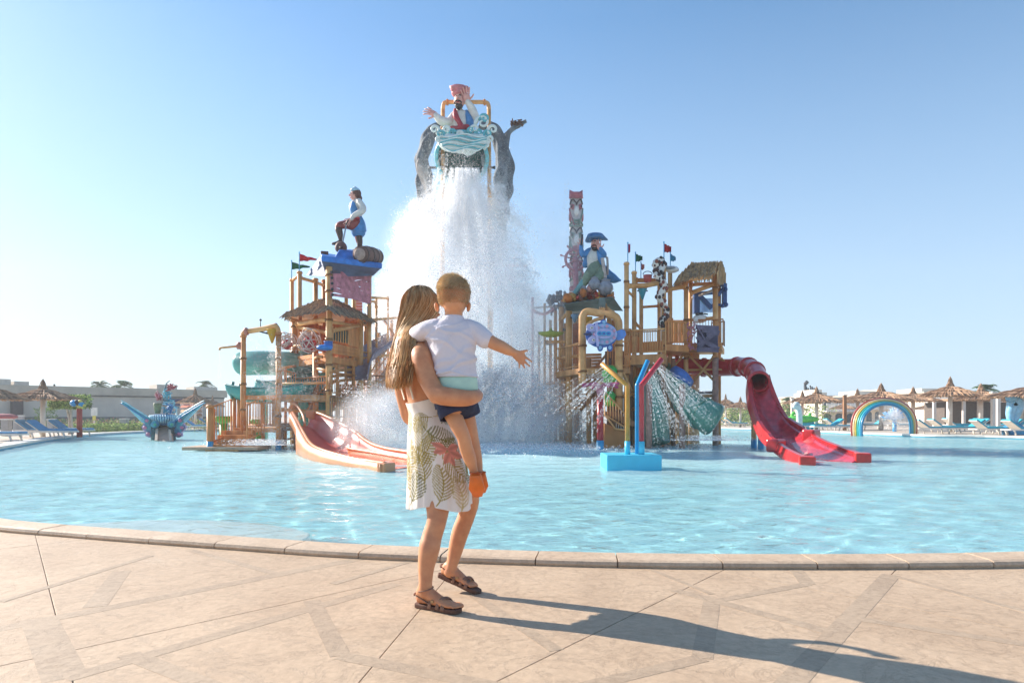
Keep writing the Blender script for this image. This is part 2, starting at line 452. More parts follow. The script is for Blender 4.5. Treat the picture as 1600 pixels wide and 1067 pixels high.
# darker inlaid bands of stone
bands = [((-40, 990, .11), (575, 870, .12)), ((60, 965, .17), (102, 1060, .17)), ((102, 1060, .1), (620, 912, .1)), ((487, 938, .10), (532, 1024, .10)),
         ((532, 1024, .1), (840, 1085, .1)), ((200, 1022, .1), (345, 1078, .1)), ((190, 892, .12), (148, 948, .13)), ((300, 860, .07), (430, 896, .07)),
         ((1112, 940, .1), (1097, 1028, .1)), ((1097, 1028, .09), (880, 1080, .09)), ((1055, 922, .09), (1300, 988, .1)), ((1225, 1078, .12), (1392, 898, .12)),
         ((1112, 940, .07), (1262, 912, .08)), ((1262, 912, .1), (1240, 886, .1)), ((1330, 965, .09), (1640, 1012, .09)), ((1390, 898, .06), (1640, 965, .07)),
         ((740, 930, .07), (870, 1016, .08)), ((520, 912, .06), (650, 874, .06)), ((1012, 888, .05), (1112, 928, .05)), ((0, 940, .06), (235, 868, .06))]
for bi, (a, b) in enumerate(bands):
    A, B = G(a[0], a[1]), G(b[0], b[1]); d = (B - A).normalized(); nn = V((-d.y, d.x, 0))
    m = MB(); wa, wb = a[2] * .9 / 2, b[2] * .9 / 2
    m.prism([A - nn * wa + V((0, 0, -.0006 + bi * 4e-5)), B - nn * wb + V((0, 0, -.0006 + bi * 4e-5)), B + nn * wb + V((0, 0, -.0006 + bi * 4e-5)), A + nn * wa + V((0, 0, -.0006 + bi * 4e-5))], (0, 0, .0012))
    m.build('stone_band', M_band, ground)
# ============================================================ people
def skin_mat(name, c, c2, sss=.12):
    return mat(name, c, .48, var=.05, scale=14, col2=c2, sss=sss, bump=.06, bscale=220, spec=.35)
M_skin = skin_mat('tanned_skin', 'D2966E', 'C0805C')
M_bskin = skin_mat('child_skin', 'D89E74', 'CC8E68')
def remesh_body(name, mb, m, parent, vox=.006, smooth=6, keep=None):
    me = mb.mesh(name, wloc(parent)); o = bpy.data.objects.new(name, me); COL.objects.link(o)
    r = o.modifiers.new('r', 'REMESH'); r.mode = 'VOXEL'; r.voxel_size = vox; r.use_smooth_shade = True
    if smooth:
        s = o.modifiers.new('s', 'SMOOTH'); s.factor = .5; s.iterations = smooth
    dg = bpy.context.evaluated_depsgraph_get(); dg.update()
    nm = bpy.data.meshes.new_from_object(o.evaluated_get(dg)); nm.name = name
    o.modifiers.clear(); o.data = nm; nm.materials.clear(); nm.materials.append(m)
    nm.polygons.foreach_set('use_smooth', [True] * len(nm.polygons))
    o.parent = parent; return o
def limb(mb, pts, rad, n=6, seg=18, up=None):
    path = smooth_path(pts, n); rr = smooth_vals(rad, n)
    mb.tube(path, [(a, b) for a, b, _ in rr], seg=seg, up=up)
    mb.ball(path[0], min(rr[0][:2])); mb.ball(path[-1], min(rr[-1][:2]))
def finger(mb, pts, r0, r1):
    path = smooth_path(pts, 3); n = len(path)
    mb.tube(path, [lerp(r0, r1, i / (n - 1)) for i in range(n)], seg=8); mb.ball(path[-1], r1 * 1.0, seg=8, rings=6); mb.ball(path[0], r0, seg=8, rings=6)

# facing direction of the woman: mostly to the right, a little away
aw = R(28)
FD = V((math.cos(aw), math.sin(aw), 0)); RT = V((math.sin(aw), -math.cos(aw), 0))   # forward, her right
def ering(c, W, D, n=36, fold=0, amp=0, ph=0, tilt=0):
    out = []
    for k in range(n):
        t = 2 * PI * k / n
        q = 1 + amp * math.sin(fold * t + ph) + amp * .5 * math.sin((fold * 1.7 // 1) * t + ph * 2.1)
        out.append(V(c) + FD * (D * math.cos(t) * q) + RT * (W * math.sin(t) * q) + V((0, 0, tilt * math.cos(t))))
    return out

woman = thing('person', 'long-haired woman in a leafy print dress and sandals holding a toddler on her hip', 'person', P(690, 948, 3.62) * 1)
woman.location.z = 0
mb = MB()
# torso
tc = [(686, 728, 3.80, .10, .085), (682, 706, 3.80, .155, .118), (676, 680, 3.80, .150, .115), (668, 645, 3.80, .118, .092), (663, 612, 3.80, .128, .10),
      (659, 580, 3.79, .145, .108), (657, 553, 3.79, .150, .10), (656, 536, 3.79, .135, .075), (657, 524, 3.79, .075, .055), (657, 512, 3.78, .046, .05), (658, 495, 3.77, .045, .05)]
rows = [ering(P(x, y, Y), W, D, 28) for x, y, Y, W, D in tc]
mb.grid(rows, closed=True)
n0 = len(rows) * 28
mb.f.append(tuple(range(28))); mb.mi.append(0); mb.smooth.append(True)
mb.f.append(tuple(n0 - 28 + k for k in range(28))[::-1]); mb.mi.append(0); mb.smooth.append(True)
# head
hc = P(657, 484, 3.77)
mb.ball(hc, (.092, .074, .108), seg=24, rings=16, rot=Matrix.Rotation(aw, 3, 'Z'))
mb.ball(hc + FD * .035 + V((0, 0, -.05)), (.062, .052, .068), seg=18, rings=12, rot=Matrix.Rotation(aw, 3, 'Z'))
mb.tube([hc + FD * .088 + V((0, 0, .006)), hc + FD * .108 + V((0, 0, -.022)), hc + FD * .09 + V((0, 0, -.032))], [.006, .013, .009], seg=8)
for s_ in (.0, -.012): mb.tube([hc + FD * .087 + RT * -.018 + V((0, 0, -.058 + s_)), hc + FD * .097 + V((0, 0, -.057 + s_)), hc + FD * .087 + RT * .018 + V((0, 0, -.058 + s_))], [.004, .008, .004], seg=8)
mb.ball(hc + FD * .07 + V((0, 0, -.095)), (.024, .026, .02))
for sg in (-1, 1): mb.ball(hc + RT * sg * .074 + V((0, 0, -.012)) - FD * .008, (.018, .009, .03), rot=Matrix.Rotation(aw, 3, 'Z'))
# right arm: shoulder, elbow, forearm wrapped around the child
sh = P(659, 543, 3.64)
limb(mb, [P(655, 540, 3.70), P(658, 556, 3.57), P(665, 582, 3.53), P(675, 604, 3.49), P(684, 615.5, 3.46), P(700, 619.5, 3.44), P(728, 622, 3.44), P(744, 619, 3.50), P(746, 616, 3.62)],
     [.047, .056, .053, .049, .049, .048, .042, .033, .027], seg=20)
mb.ball(P(681, 620, 3.46), .036)
hp = P(744, 616, 3.68)
mb.tube([P(746, 617, 3.60), P(742, 617, 3.68), P(734, 617, 3.73)], [(.026, .034), (.02, .042), (.014, .038)], seg=12)
for k in range(4):
    b = P(734, 611 + k * 4.5, 3.735); finger(mb, [b, b + V((-.035, .012, 0)), b + V((-.07 + k * .004, .002, -.004))], .0095, .0075)
finger(mb, [P(742, 610, 3.67), P(738, 603, 3.70), P(732, 600, 3.72)], .011, .008)
# left arm, behind
limb(mb, [P(640, 545, 3.92), P(630, 565, 3.93), P(627, 600, 3.92), P(632, 632, 3.92), P(641, 655, 3.93), P(665, 652, 4.02), P(690, 640, 4.03)], [.045, .044, .042, .037, .036, .03, .024], seg=16)
mb.tube([P(690, 640, 4.03), P(705, 633, 3.98), P(714, 630, 3.92)], [(.024, .03), (.018, .036), (.012, .03)], seg=10)
for k in range(4):
    b = P(712, 625 + k * 4, 3.93); finger(mb, [b, b + V((.02, -.03, 0)), b + V((.02, -.055, -.003))], .009, .007)
finger(mb, [P(700, 628, 3.98), P(704, 620, 3.95), P(708, 616, 3.92)], .010, .008)
# near leg
limb(mb, [P(680, 728, 3.77), P(682, 765, 3.73), P(684, 792, 3.68), P(682, 815, 3.65), P(675, 838, 3.64), P(670.5, 858, 3.62), P(666, 885, 3.61), P(665, 908, 3.60), P(665, 925, 3.60)],
     [.088, .072, .064, .053, .054, .056, .044, .036, .038], seg=22)
def foot(mb, ankle, heel, toe, w=.042, h=.06):
    a, hl, t = V(ankle), V(heel), V(toe)
    d = (t - hl).normalized(); sd2 = d.cross(V((0, 0, 1))).normalized(); up = sd2.cross(d)
    L_ = (t - hl).length
    mb.tube([a + V((0, 0, .03)), lerp(a, hl + up * .03, .4), hl + d * .03 + up * .026], [.035, .036, .03], seg=14)
    rr = [(0.02, .024, .024), (.18, .031, .034), (.35, .033, .038), (.5, .036, .030), (.68, .042, .021), (.8, .043, .016), (.86, .040, .013)]
    mb.tube([hl + d * L_ * q + up * hh for q, ww, hh in rr], [(ww, hh) for q, ww, hh in rr], seg=16, up=up)
    mb.tube([a, lerp(a, hl + d * L_ * .5, .55) + up * .014, hl + d * L_ * .66 + up * .02], [.034, .034, .022], seg=12)
    for k in range(5):
        off = (k - 1.8) * .0165; ln = [.2, .19, .175, .155, .13][k]; r = [.0125, .0095, .009, .0085, .008][k]
        b0 = hl + d * L_ * .80 + sd2 * off * .9 + up * .014
        finger(mb, [b0, b0 + d * (L_ * ln * .6) + up * .004, b0 + d * L_ * ln - up * .003], r, r * .92)
    return d, sd2, up
nh = P(652, 948, 3.64); nh.z = .022
nt_ = P(718, 950, 3.52); nt_.z = .022
nd = foot(mb, P(665, 922, 3.60), nh, nt_)
# far leg
limb(mb, [P(694, 726, 3.87), P(712, 750, 3.91), P(731, 768, 3.94), P(735, 785, 3.96), P(728, 808, 3.97), P(719, 832, 3.97), P(711, 862, 3.97), P(706, 882, 3.96), P(703, 893, 3.96)],
     [.10, .082, .060, .050, .050, .050, .042, .034, .036], seg=22)
fh = P(688, 897, 4.0); ft = P(741, 917, 3.93); ft.z = .026; fh.z = .095
fd_ = foot(mb, P(703, 891, 3.97), fh + V((0, 0, .0)), ft)
remesh_body('body', mb, M_skin, woman, .0055, 5)

# sandals: sole and straps
M_sole = mat('brown_sandal_sole', '6B4B3C', .8, scale=30); M_strap = mat('taupe_suede_strap', '93715F', .85, scale=60, bump=.3, bscale=300)
def sandal(hl, toe, dirs):
    d, s2, up = dirs; L_ = (toe - hl).length
    m = MB(); prof = [(-.012, .006), (.0, .026), (.06, .033), (.13, .033), (.19, .041), (.23, .043), (.258, .034), (.270, .012)]
    L = [hl + d * x + s2 * w_ - up * .006 for x, w_ in prof]; Rr = [hl + d * x - s2 * w_ - up * .006 for x, w_ in reversed(prof)]
    m.prism([p - up * .014 for p in L + Rr], up * .022); sole = m.build('sandal', M_sole, woman, bevel=.004)
    def strap(x, w_, h_, wd, x2=None):
        m = MB(); x2 = x if x2 is None else x2
        pts = [hl + d * lerp(x, x2, t) + s2 * (w_ * math.cos(PI * t)) + up * (-.008 + h_ * math.sin(PI * t) ** .7) for t in [i / 10 for i in range(11)]]
        m.tube(pts, [(wd / 2, .0028)] * 11, seg=8, up=None)
        for q in range(10): m.bar(pts[q], pts[q + 1], .004, wd, up=d)
        m.build('strap', M_strap, sole)
    strap(.185, .043, .040, .020, .175); strap(.145, .037, .055, .018, .205); strap(.10, .037, .066, .016, .12)
    for sg in (-1, 1): m = MB(); m.bar(hl + d * .10 + s2 * sg * .034 + up * .015, hl + d * .02 + s2 * sg * .036 + up * .052, .004, .014, up=s2); m.build('strap', M_strap, sole)
    m = MB(); m.tube([hl - d * .014 + s2 * .03 * math.cos(t) * 1 + up * .05 + d * (-.018 * math.sin(t)) + d * .02 for t in [PI * q / 8 for q in range(9)]], .005, seg=6)
    m.build('strap', M_strap, sole)
    m = MB(); m.box(hl + d * .12 + s2 * .038 + up * .03, (.016, .006, .014), rz=-.3)
    m.build('buckle', mat('buckle_metal', 'B59A78', .35, metal=.8), sole)
sandal(nh, nt_, nd); sandal(fh, ft, fd_)
m = MB(); ac = P(665, 920, 3.60)
m.tube([ac + V((math.cos(t) * .041, math.sin(t) * .041, .01 * math.cos(t))) for t in [2 * PI * q / 16 for q in range(17)]], .0028, seg=6, caps=False)
m.build('anklet', M_strap, woman)

# ---- dress with a printed leaf pattern held as vertex colours
def print_mat(name, layer, rough=.8, bump=.25):
    m = bpy.data.materials.new(name); m.use_nodes = True
    n = m.node_tree.nodes; L = m.node_tree.links; b = n['Principled BSDF']
    a = n.new('ShaderNodeAttribute'); a.attribute_name = layer
    L.new(a.outputs['Color'], b.inputs['Base Color']); b.inputs['Roughness'].default_value = rough
    b.inputs['Specular IOR Level'].default_value = .2
    b.inputs['Sheen Weight'].default_value = .15
    tr = n.new('ShaderNodeBsdfTranslucent'); L.new(a.outputs['Color'], tr.inputs[0])
    mx = n.new('ShaderNodeMixShader'); mx.inputs[0].default_value = .22
    L.new(b.outputs[0], mx.inputs[1]); L.new(tr.outputs[0], mx.inputs[2]); L.new(mx.outputs[0], n['Material Output'].inputs[0])
    tc_ = n.new('ShaderNodeTexCoord'); z = n.new('ShaderNodeTexNoise'); z.inputs['Scale'].default_value = 14; z.inputs['Detail'].default_value = 5
    mp = n.new('ShaderNodeMapping'); mp.inputs['Scale'].default_value = (1, 1, .35); L.new(tc_.outputs['Object'], mp.inputs[0]); L.new(mp.outputs[0], z.inputs['Vector'])
    bp = n.new('ShaderNodeBump'); bp.inputs['Strength'].default_value = bump; bp.inputs['Distance'].default_value = .03; L.new(z.outputs['Fac'], bp.inputs['Height']); L.new(bp.outputs[0], b.inputs['Normal'])
    return m
ds = [(664, 622, .130, .104, .02), (667, 640, .126, .100, .01), (669, 655, .134, .106, 0), (675, 680, .158, .130, 0), (679, 700, .172, .146, 0), (682, 722, .180, .155, 0), (684, 745, .186, .160, 0), (685.5, 768, .192, .166, 0), (686, 790, .196, .170, 0)]
dp = smooth_path([(x, y, 0) for x, y, *_ in ds], 14); dr = smooth_path([(a, b, c) for *_, a, b, c in ds], 14)
rows = []; NC = 300
for i, (c, r) in enumerate(zip(dp, dr)):
    t = i / (len(dp) - 1); amp = .125 * max(0, t - .2) ** 1.1
    cc = P(c.x, c.y, 3.80); row = []
    for k in range(NC):
        a = 2 * PI * k / NC
        q = 1 + amp * (math.sin(7 * a + 1.0) * .55 + math.sin(12 * a + 2.2 + t) * .35 + .25 * math.sin(19 * a)) + .05 * max(0, math.cos(a)) ** 2 * t
        pos = cc + FD * (r.y * math.cos(a) * q) + RT * (r.x * math.sin(a) * q)
        pos.z += r.z * (math.cos(a) * .8) * 2.0 + (.016 * math.sin(3 * a + 1) * t * t)
        row.append(pos)
    rows.append(row)
mb = MB(); mb.grid(rows, closed=True)
dress = mb.build('dress', print_mat('printed_dress_cloth', 'print'), woman)
# print: fronds, flowers
fronds = []   # (u0,v0,angle,length,colour,kind)   u: angle*radius metres around, v: metres down
rnd = random.Random(11)
GOLD, OLIVE, DARK, PINK, SAND = srgb('B09A48'), srgb('858044'), srgb('5A4A36'), srgb('E39C8A'), srgb('D2C08A')
def u_of(a): return a * .165
spec = [(1.15, .17, -2.3, .26, OLIVE), (1.75, .30, 2.2, .22, GOLD), (2.35, .46, -1.25, .20, GOLD), (.65, .50, -1.9, .18, OLIVE), (3.0, .22, -1.1, .25, GOLD), (3.6, .46, -2.2, .24, SAND), (.2, .20, -2.2, .22, OLIVE), (2.0, .12, .3, .16, GOLD),
        (1.35, .09, 2.7, .13, OLIVE), (4.5, .2, -1.5, .25, GOLD), (5.2, .45, -2, .22, OLIVE), (5.8, .2, -1, .2, GOLD), (2.9, .56, -1.9, .15, OLIVE), (1.05, .33, -.9, .13, OLIVE), (.75, .36, 2.4, .12, GOLD), (1.9, .56, -1.7, .18, GOLD), (1.5, .14, -2.6, .2, SAND), (2.5, .32, -1.7, .2, SAND), (1.1, .58, -1.4, .16, SAND), (2.75, .38, -2.4, .2, GOLD), (2.2, .22, 2.9, .2, OLIVE), (3.2, .5, -1.3, .2, GOLD)]
petals = [(1.55, .30, 2.75, .12), (1.55, .30, -2.9, .10), (1.50, .29, .3, .10), (1.50, .30, -.35, .11), (1.6, .31, 2.2, .09), (1.45, .31, .9, .08), (4.1, .35, 1, .1), (4.1, .35, 2.4, .1), (5.5, .3, .5, .1), (5.5, .3, 2.2, .1)]
nv = len(dress.data.vertices); colr = np.ones((nv, 4)); base = np.array(srgb('F8F3EC'))
ii = np.arange(nv); vv = (ii // NC) / (len(dp) - 1) * .60; aa = (ii % NC) / NC * 2 * PI
uu_ = aa * .165; colr[:, :3] = base
for a0, v0, ang, ln, cl in spec:
    du = uu_ - a0 * .165; du = (du + PI * .165) % (2 * PI * .165) - PI * .165; dv = vv - v0
    ca, sa = math.cos(ang), math.sin(ang)
    x = du * ca + dv * sa; y = -du * sa + dv * ca
    y = y - .5 * (x - ln * .4) ** 2 / ln
    env = np.clip(np.sin(np.clip(x / ln, 0, 1) * PI), 0, 1) ** .6 * .062
    leaf = (x - np.abs(y) * .75) / .0165
    inside = (x > 0) & (x < ln) & (np.abs(y) < env) & ((leaf % 1) < .56)
    stem_ = (x > -.03) & (x < ln) & (np.abs(y) < .0028)
    for msk, k in ((inside, .86), (stem_, 1)):
        colr[msk, :3] = colr[msk, :3] * (1 - k) + np.array(cl) * k
for a0, v0, ang, ln in petals:
    du = uu_ - a0 * .165; du = (du + PI * .165) % (2 * PI * .165) - PI * .165; dv = vv - v0
    ca, sa = math.cos(ang), math.sin(ang); x = du * ca + dv * sa; y = -du * sa + dv * ca
    env = np.clip(np.sin(np.clip(x / ln, 0, 1) * PI), 0, 1) * .021
    msk = (x > 0) & (x < ln) & (np.abs(y) < env)
    sh_ = (.75 + .5 * np.clip(np.abs(y) / .021, 0, 1))[msk, None]
    colr[msk, :3] = np.array(PINK) * sh_
at = dress.data.color_attributes.new('print', 'FLOAT_COLOR', 'POINT'); at.data.foreach_set('color', colr.ravel())
md = dress.modifiers.new('solid', 'SOLIDIFY'); md.thickness = .003
# bodice front and shoulder straps
M_cloth = mat('cream_dress_cloth', 'E9DFD0', .8, var=.05, scale=30, bump=.2, bscale=60)
m = MB()
for sg, a0 in ((1, -.6), (-1, -.6)):
    up_ = P(657, 534, 3.79) + RT * sg * .085
    back = P(664, 624, 3.80) + RT * sg * .07 - FD * .095
    midb = P(659, 575, 3.79) + RT * sg * .078 - FD * .108
    frt = P(661, 580, 3.79) + RT * sg * .075 + FD * .112
    path = smooth_path([back, midb, up_ + V((0, 0, .02)), up_ + FD * .06, frt], 6)
    for a, b in zip(path, path[1:]): m.bar(a, b, .003, .016, up=RT)
rows = []
for y, dd in ((575, .125), (595, .125), (625, .118)):
    rows.append([P(662, y, 3.795) + FD * (dd * math.cos(a)) + RT * (.158 * math.sin(a)) for a in [R(-75 + 150 * q / 16) for q in range(17)]])
m.grid(rows); m.build('dress_strap', M_cloth, woman, solid=.003)

# ---- hair made of strands
def strands(name, S, wdt, mats, parent, taper=True):
    m = MB()
    for k, (pts, w_) in enumerate(S):
        n_ = len(pts); seg = 3
        rad = [w_ * (1.0 if i < n_ - 2 else (.75 if i == n_ - 2 else .25)) for i in range(n_)]
        m.tube(pts, rad, seg=3, m=k % len(mats), caps=False)
    return m.build(name, mats, parent)
def hair_mats(pre, cols): return [mat(pre + str(i) if False else pre + '_' + nm, c, .38, var=.12, scale=10, spec=.5, trans=.4) for i, (nm, c) in enumerate(cols)]
HM = hair_mats('hair', [('honey', 'EABB84'), ('brown', 'C99A68'), ('blonde', 'F8DCAC'), ('dark', 'B0825A'), ('gold', 'F0C690')])
Mh = Matrix.Rotation(aw, 3, 'Z')
def headp(az, el, k=1.0):   # az: 0 = face direction, 90 = her right, around; el from top 0..180
    d = Mh @ V((.098 * math.sin(el) * math.cos(az), -.082 * math.sin(el) * math.sin(az), .116 * math.cos(el)))
    return hc + d * k
rnd = random.Random(21); S = []
for k in range(4200):
    # azimuth from right side of face round the back to the left
    az = R(rnd.uniform(38, 318)); lay = rnd.random(); kk = 1.02 + .14 * lay
    side = -math.cos(az - 0)            # back = +1
    p0 = headp(az, R(rnd.uniform(3, 14)), kk + .01); p1 = headp(az, R(rnd.uniform(38, 50)), kk + .02); p2 = headp(az, R(rnd.uniform(78, 96)), kk)
    # target at the hem of the hair
    u = (az - R(38)) / R(280)           # 0: her right/near side; 1: left/far side
    ex = lerp(643, 603, min(1, max(0, (math.sin(u * PI) * .85 + rnd.uniform(-.28, .28)))))
    ey = 604 + rnd.gauss(0, 4) - abs(ex - 622) * .16 - (rnd.random() ** 3) * 30
    eY = lerp(3.50, 3.88, u) + rnd.uniform(-.04, .04)
    p5 = P(ex, ey, eY)
    mx_ = lerp(653, 618, min(1, max(0, math.sin(u * PI) * .9 + rnd.uniform(-.2, .2))))
    p3 = P(mx_, 520, lerp(3.60, 3.86, u)); p4 = P(lerp(mx_, ex, .62) + rnd.uniform(-1.5, 1.5), 560, lerp(3.54, 3.87, u))
    pts = smooth_path([p0, p1, p2, p3, p4, p5], 3)
    jz = V((rnd.uniform(-1, 1), rnd.uniform(-1, 1), 0)) * .004
    pts = [p + jz * (i / len(pts)) for i, p in enumerate(pts)]
    S.append((pts, rnd.uniform(.0011, .0019)))
strands('hair', S, .002, HM, woman)

# ============================================================ toddler
boy = thing('person', 'blond toddler boy in a white T-shirt carried on an arm, pointing at the splash', 'person', P(712, 622, 3.55))
YB = 3.56
mb = MB()
bh = P(709, 462, YB)
mb.ball(bh + V((0, 0, .006)), (.084, .092, .089), seg=24, rings=16)
mb.ball(bh + V((.002, .03, -.035)), (.062, .068, .065), seg=18, rings=12)
mb.ball(bh + V((.004, -.018, -.048)), (.058, .06, .05), seg=18, rings=12)
mb.ball(bh + V((.004, .10, -.03)), (.01, .012, .012)); mb.ball(bh + V((.004, .088, -.06)), (.022, .014, .01))
for sg, ex in ((-1, 682), (1, 732.5)):
    e0 = P(ex, 480, YB + .005)
    mb.ball(e0, (.0095, .017, .027), rot=Matrix.Rotation(sg * .45, 3, 'Z') @ Matrix.Rotation(sg * .18, 3, 'Y'), seg=14, rings=10)
mb.tube([P(709, 478, YB + .0), P(709, 492, YB + .0), P(708, 505, YB + .0)], [(.050, .048), (.046, .045), (.056, .05)], seg=18)
bt = [(707, 503, .055, .05), (706, 511, .115, .062), (706, 525, .122, .075), (708, 550, .104, .08), (710, 580, .092, .078), (712, 605, .098, .085), (712, 630, .104, .09), (712, 645, .08, .075)]
rows = [[P(x, y, YB) + V((W * math.cos(2 * PI * k / 24), D * math.sin(2 * PI * k / 24), 0)) for k in range(24)] for x, y, W, D in bt]
mb.grid(rows, closed=True); n0 = len(mb.v)
mb.f.append(tuple(n0 - len(bt) * 24 + k for k in range(24))); mb.mi.append(0); mb.smooth.append(True)
mb.f.append(tuple(n0 - 24 + k for k in range(24))[::-1]); mb.mi.append(0); mb.smooth.append(True)
# right arm pointing
limb(mb, [P(738, 517, YB), P(755, 527, YB - .01), P(771, 536, YB - .02), P(782, 541, YB - .03), P(794, 547, YB - .03), P(803, 551, YB - .03)], [.04, .037, .034, .032, .028, .021], seg=16)
hw = P(803, 551, YB - .03); pc = P(812, 557, YB - .03)
mb.tube([hw, lerp(hw, pc, .5), pc, P(817, 560.5, YB - .03)], [(.013, .020), (.013, .027), (.012, .031), (.009, .028)], seg=14, up=(0, 1, 0) and None)
mb.ball(pc, (.03, .013, .027), seg=12)
for pts, r in (([(808, 551), (816, 549), (824, 547.5)], .0082), ([(817, 555), (824, 560), (831, 565)], .0072), ([(816, 559), (822, 567), (828, 572)], .0072), ([(813, 562), (817, 569.5), (820, 575)], .0070), ([(810, 563), (811.5, 569), (811, 575)], .0064)):
    finger(mb, [P(x, y, YB - .03 - .004 * i) for i, (x, y) in enumerate(pts)], r, r * .8)
# left arm over the woman's shoulder
limb(mb, [P(677, 515, YB), P(660, 519, YB + .05), P(651, 522, YB + .14), P(652, 520, YB + .24), P(660, 512, YB + .30)], [.04, .036, .032, .026, .02], seg=14)
lh = P(660, 512, YB + .30); mb.tube([lh, lh + V((.03, .02, .0)), lh + V((.05, .03, -.005))], [(.02, .014), (.026, .012), (.022, .01)], seg=10)
for k in range(4): finger(mb, [lh + V((.05, .03, -.02 + k * .013)), lh + V((.07, .035, -.024 + k * .014)), lh + V((.085, .03, -.026 + k * .015))], .007, .0055)
# legs
limb(mb, [P(702, 632, YB), P(709, 650, YB - .03), P(717, 667, YB - .05), P(724, 682, YB - .05), P(728, 698, YB - .04), P(734, 716, YB - .02), P(739, 731, YB - .01), P(741, 740, YB)], [.058, .046, .041, .036, .036, .034, .024, .023], seg=16)
limb(mb, [P(722, 630, YB + .06), P(730, 650, YB + .07), P(735, 668, YB + .07), P(738, 684, YB + .07), P(741, 700, YB + .07), P(745, 718, YB + .07), P(748, 733, YB + .06), P(749, 742, YB + .05)], [.05, .042, .036, .034, .034, .03, .022, .021], seg=16)
remesh_body('body', mb, M_bskin, boy, .0045, 4)

# T-shirt
def tube_cloth(m, pts, rad, n=8, seg=40, amp=0, fold=5, ph=0, up=None):
    path = smooth_path(pts, n); rr = smooth_vals(rad, n); fr = frames(path, up); rows = []
    for i, ((p, T, a, b), q) in enumerate(zip(fr, rr)):
        row = []
        for k in range(seg):
            t = 2 * PI * k / seg; w_ = 1 + amp * math.sin(fold * t + ph + i * .22) * (.4 + .6 * i / len(fr))
            row.append(p + a * (q[0] * math.cos(t) * w_) + b * (q[1] * math.sin(t) * w_))
        rows.append(row)
    m.grid(rows, closed=True)
m = MB()
st = [(708, 493, .048, .046), (708, 499, .062, .056), (706.5, 506, .100, .066), (706, 513, .124, .076), (706, 528, .130, .087), (707, 548, .116, .091), (710, 570, .110, .092), (712, 584, .109, .098), (712.5, 590, .112, .101)]
pp = smooth_path([(x, y, 0) for x, y, *_ in st], 8); rr_ = smooth_path([(a, b, 0) for *_, a, b in st], 8)
torso_rows = []
for i, (c, r) in enumerate(zip(pp, rr_)):
    t = i / (len(pp) - 1); row = []
    for k in range(72):
        a = 2 * PI * k / 72
        # slanting pull folds across the back
        u_ = math.cos(a); fold = .0025 * math.sin(a * 5 + t * 9) * t
        for c0_, sl_, wd_, am_ in ((.80, -.13, .020, .010), (.70, -.10, .022, .007), (.60, .12, .02, .005), (.44, .10, .018, .005), (.34, -.16, .018, .0045), (.88, .08, .015, .006), (.52, -.2, .016, .004)):
            fold += am_ * math.exp(-((t - c0_ - sl_ * u_ - .02 * math.sin(u_ * 5 + c0_ * 20)) / wd_) ** 2)
        row.append(P(c.x, c.y, YB) + V(((r.x + fold) * math.cos(a), (r.y + fold) * math.sin(a), 0)))
    torso_rows.append(row)
m.grid(torso_rows, closed=True)
m.f.append(tuple(range(72))); m.mi.append(0); m.smooth.append(True)
nn_ = len(m.v); m.f.append(tuple(nn_ - 72 + k for k in range(72))[::-1]); m.mi.append(0); m.smooth.append(True)
limb(m, [P(730, 513, YB), P(743, 518, YB), P(752, 525, YB - .01), P(757.5, 530, YB - .012)], [.050, .050, .048, .049], seg=24)
limb(m, [P(682, 513, YB), P(668, 516, YB + .01), P(656, 521, YB + .05), P(651, 525, YB + .11)], [.052, .050, .048, .051], seg=24)
M_tee = mat('white_cotton', 'E8E3EA', .85, var=.03, scale=8, bump=.55, bscale=16, spec=.2, sss=.0, trans=.12)
tee = remesh_body('t_shirt', m, M_tee, boy, .0038, 1)
m = MB(); m.tube([P(708, 496.5, YB) + V((.052 * math.cos(t), .050 * math.sin(t), .004 * math.sin(t))) for t in [2 * PI * q / 24 for q in range(25)]], .0055, seg=8, caps=False); m.build('collar', M_tee, tee)
# shorts: mint upper, navy below, pale blue hem between
def band(name, rows_, mcol, solid=.004):
    mm_ = MB(); rows = []
    for x, y, W, D, tl in rows_:
        rows.append([P(x, y, YB) + V((W * math.cos(2 * PI * k / 48) * (1 + .012 * math.sin(k * 1.3 + y)), D * math.sin(2 * PI * k / 48) * (1 + .012 * math.sin(k * 1.1)), tl * math.cos(2 * PI * k / 48))) for k in range(48)])
    mm_.grid(rows, closed=True); return mm_.build(name, mcol, boy, solid=solid)
band('waistband', [(713.5, 588, .100, .090, .004), (714, 596, .105, .096, .003), (714.5, 606, .106, .098, .0), (714, 612, .106, .098, -.004)], mat('mint_cloth', 'BFE0CC', .8, var=.06, scale=10, bump=.4, bscale=18))
band('shirt_hem', [(714, 611, .104, .097, -.006), (713.5, 620, .108, .10, -.01)], mat('pale_blue_cloth', '9FC0DC', .8, var=.06))
m = MB()
tube_cloth(m, [P(712, 612, YB + .005), P(712, 622, YB + .005), P(712, 632, YB + .005), P(712, 640, YB + .005)], [(.102, .095), (.108, .1), (.110, .1), (.106, .095)], amp=.02, fold=4, up=(0, 1, 0))
for pts, rad in (([P(703, 624, YB - .02), P(706, 638, YB - .035), P(710, 650, YB - .045)], [.076, .075, .074]), ([P(724, 624, YB + .04), P(728, 638, YB + .05), P(731, 648, YB + .06)], [.066, .066, .065])):
    tube_cloth(m, pts, rad, amp=.03, fold=5)
    m.tube(pts[1:], [rad[1] * 1.03, rad[2] * 1.03], seg=24, caps=False)
m.ball(P(716, 637, YB + .01), (.098, .088, .05), seg=20, rings=10)
m.build('shorts', mat('navy_cloth', '2C3450', .85, var=.15, scale=12, bump=.4, bscale=30), boy, solid=.005)
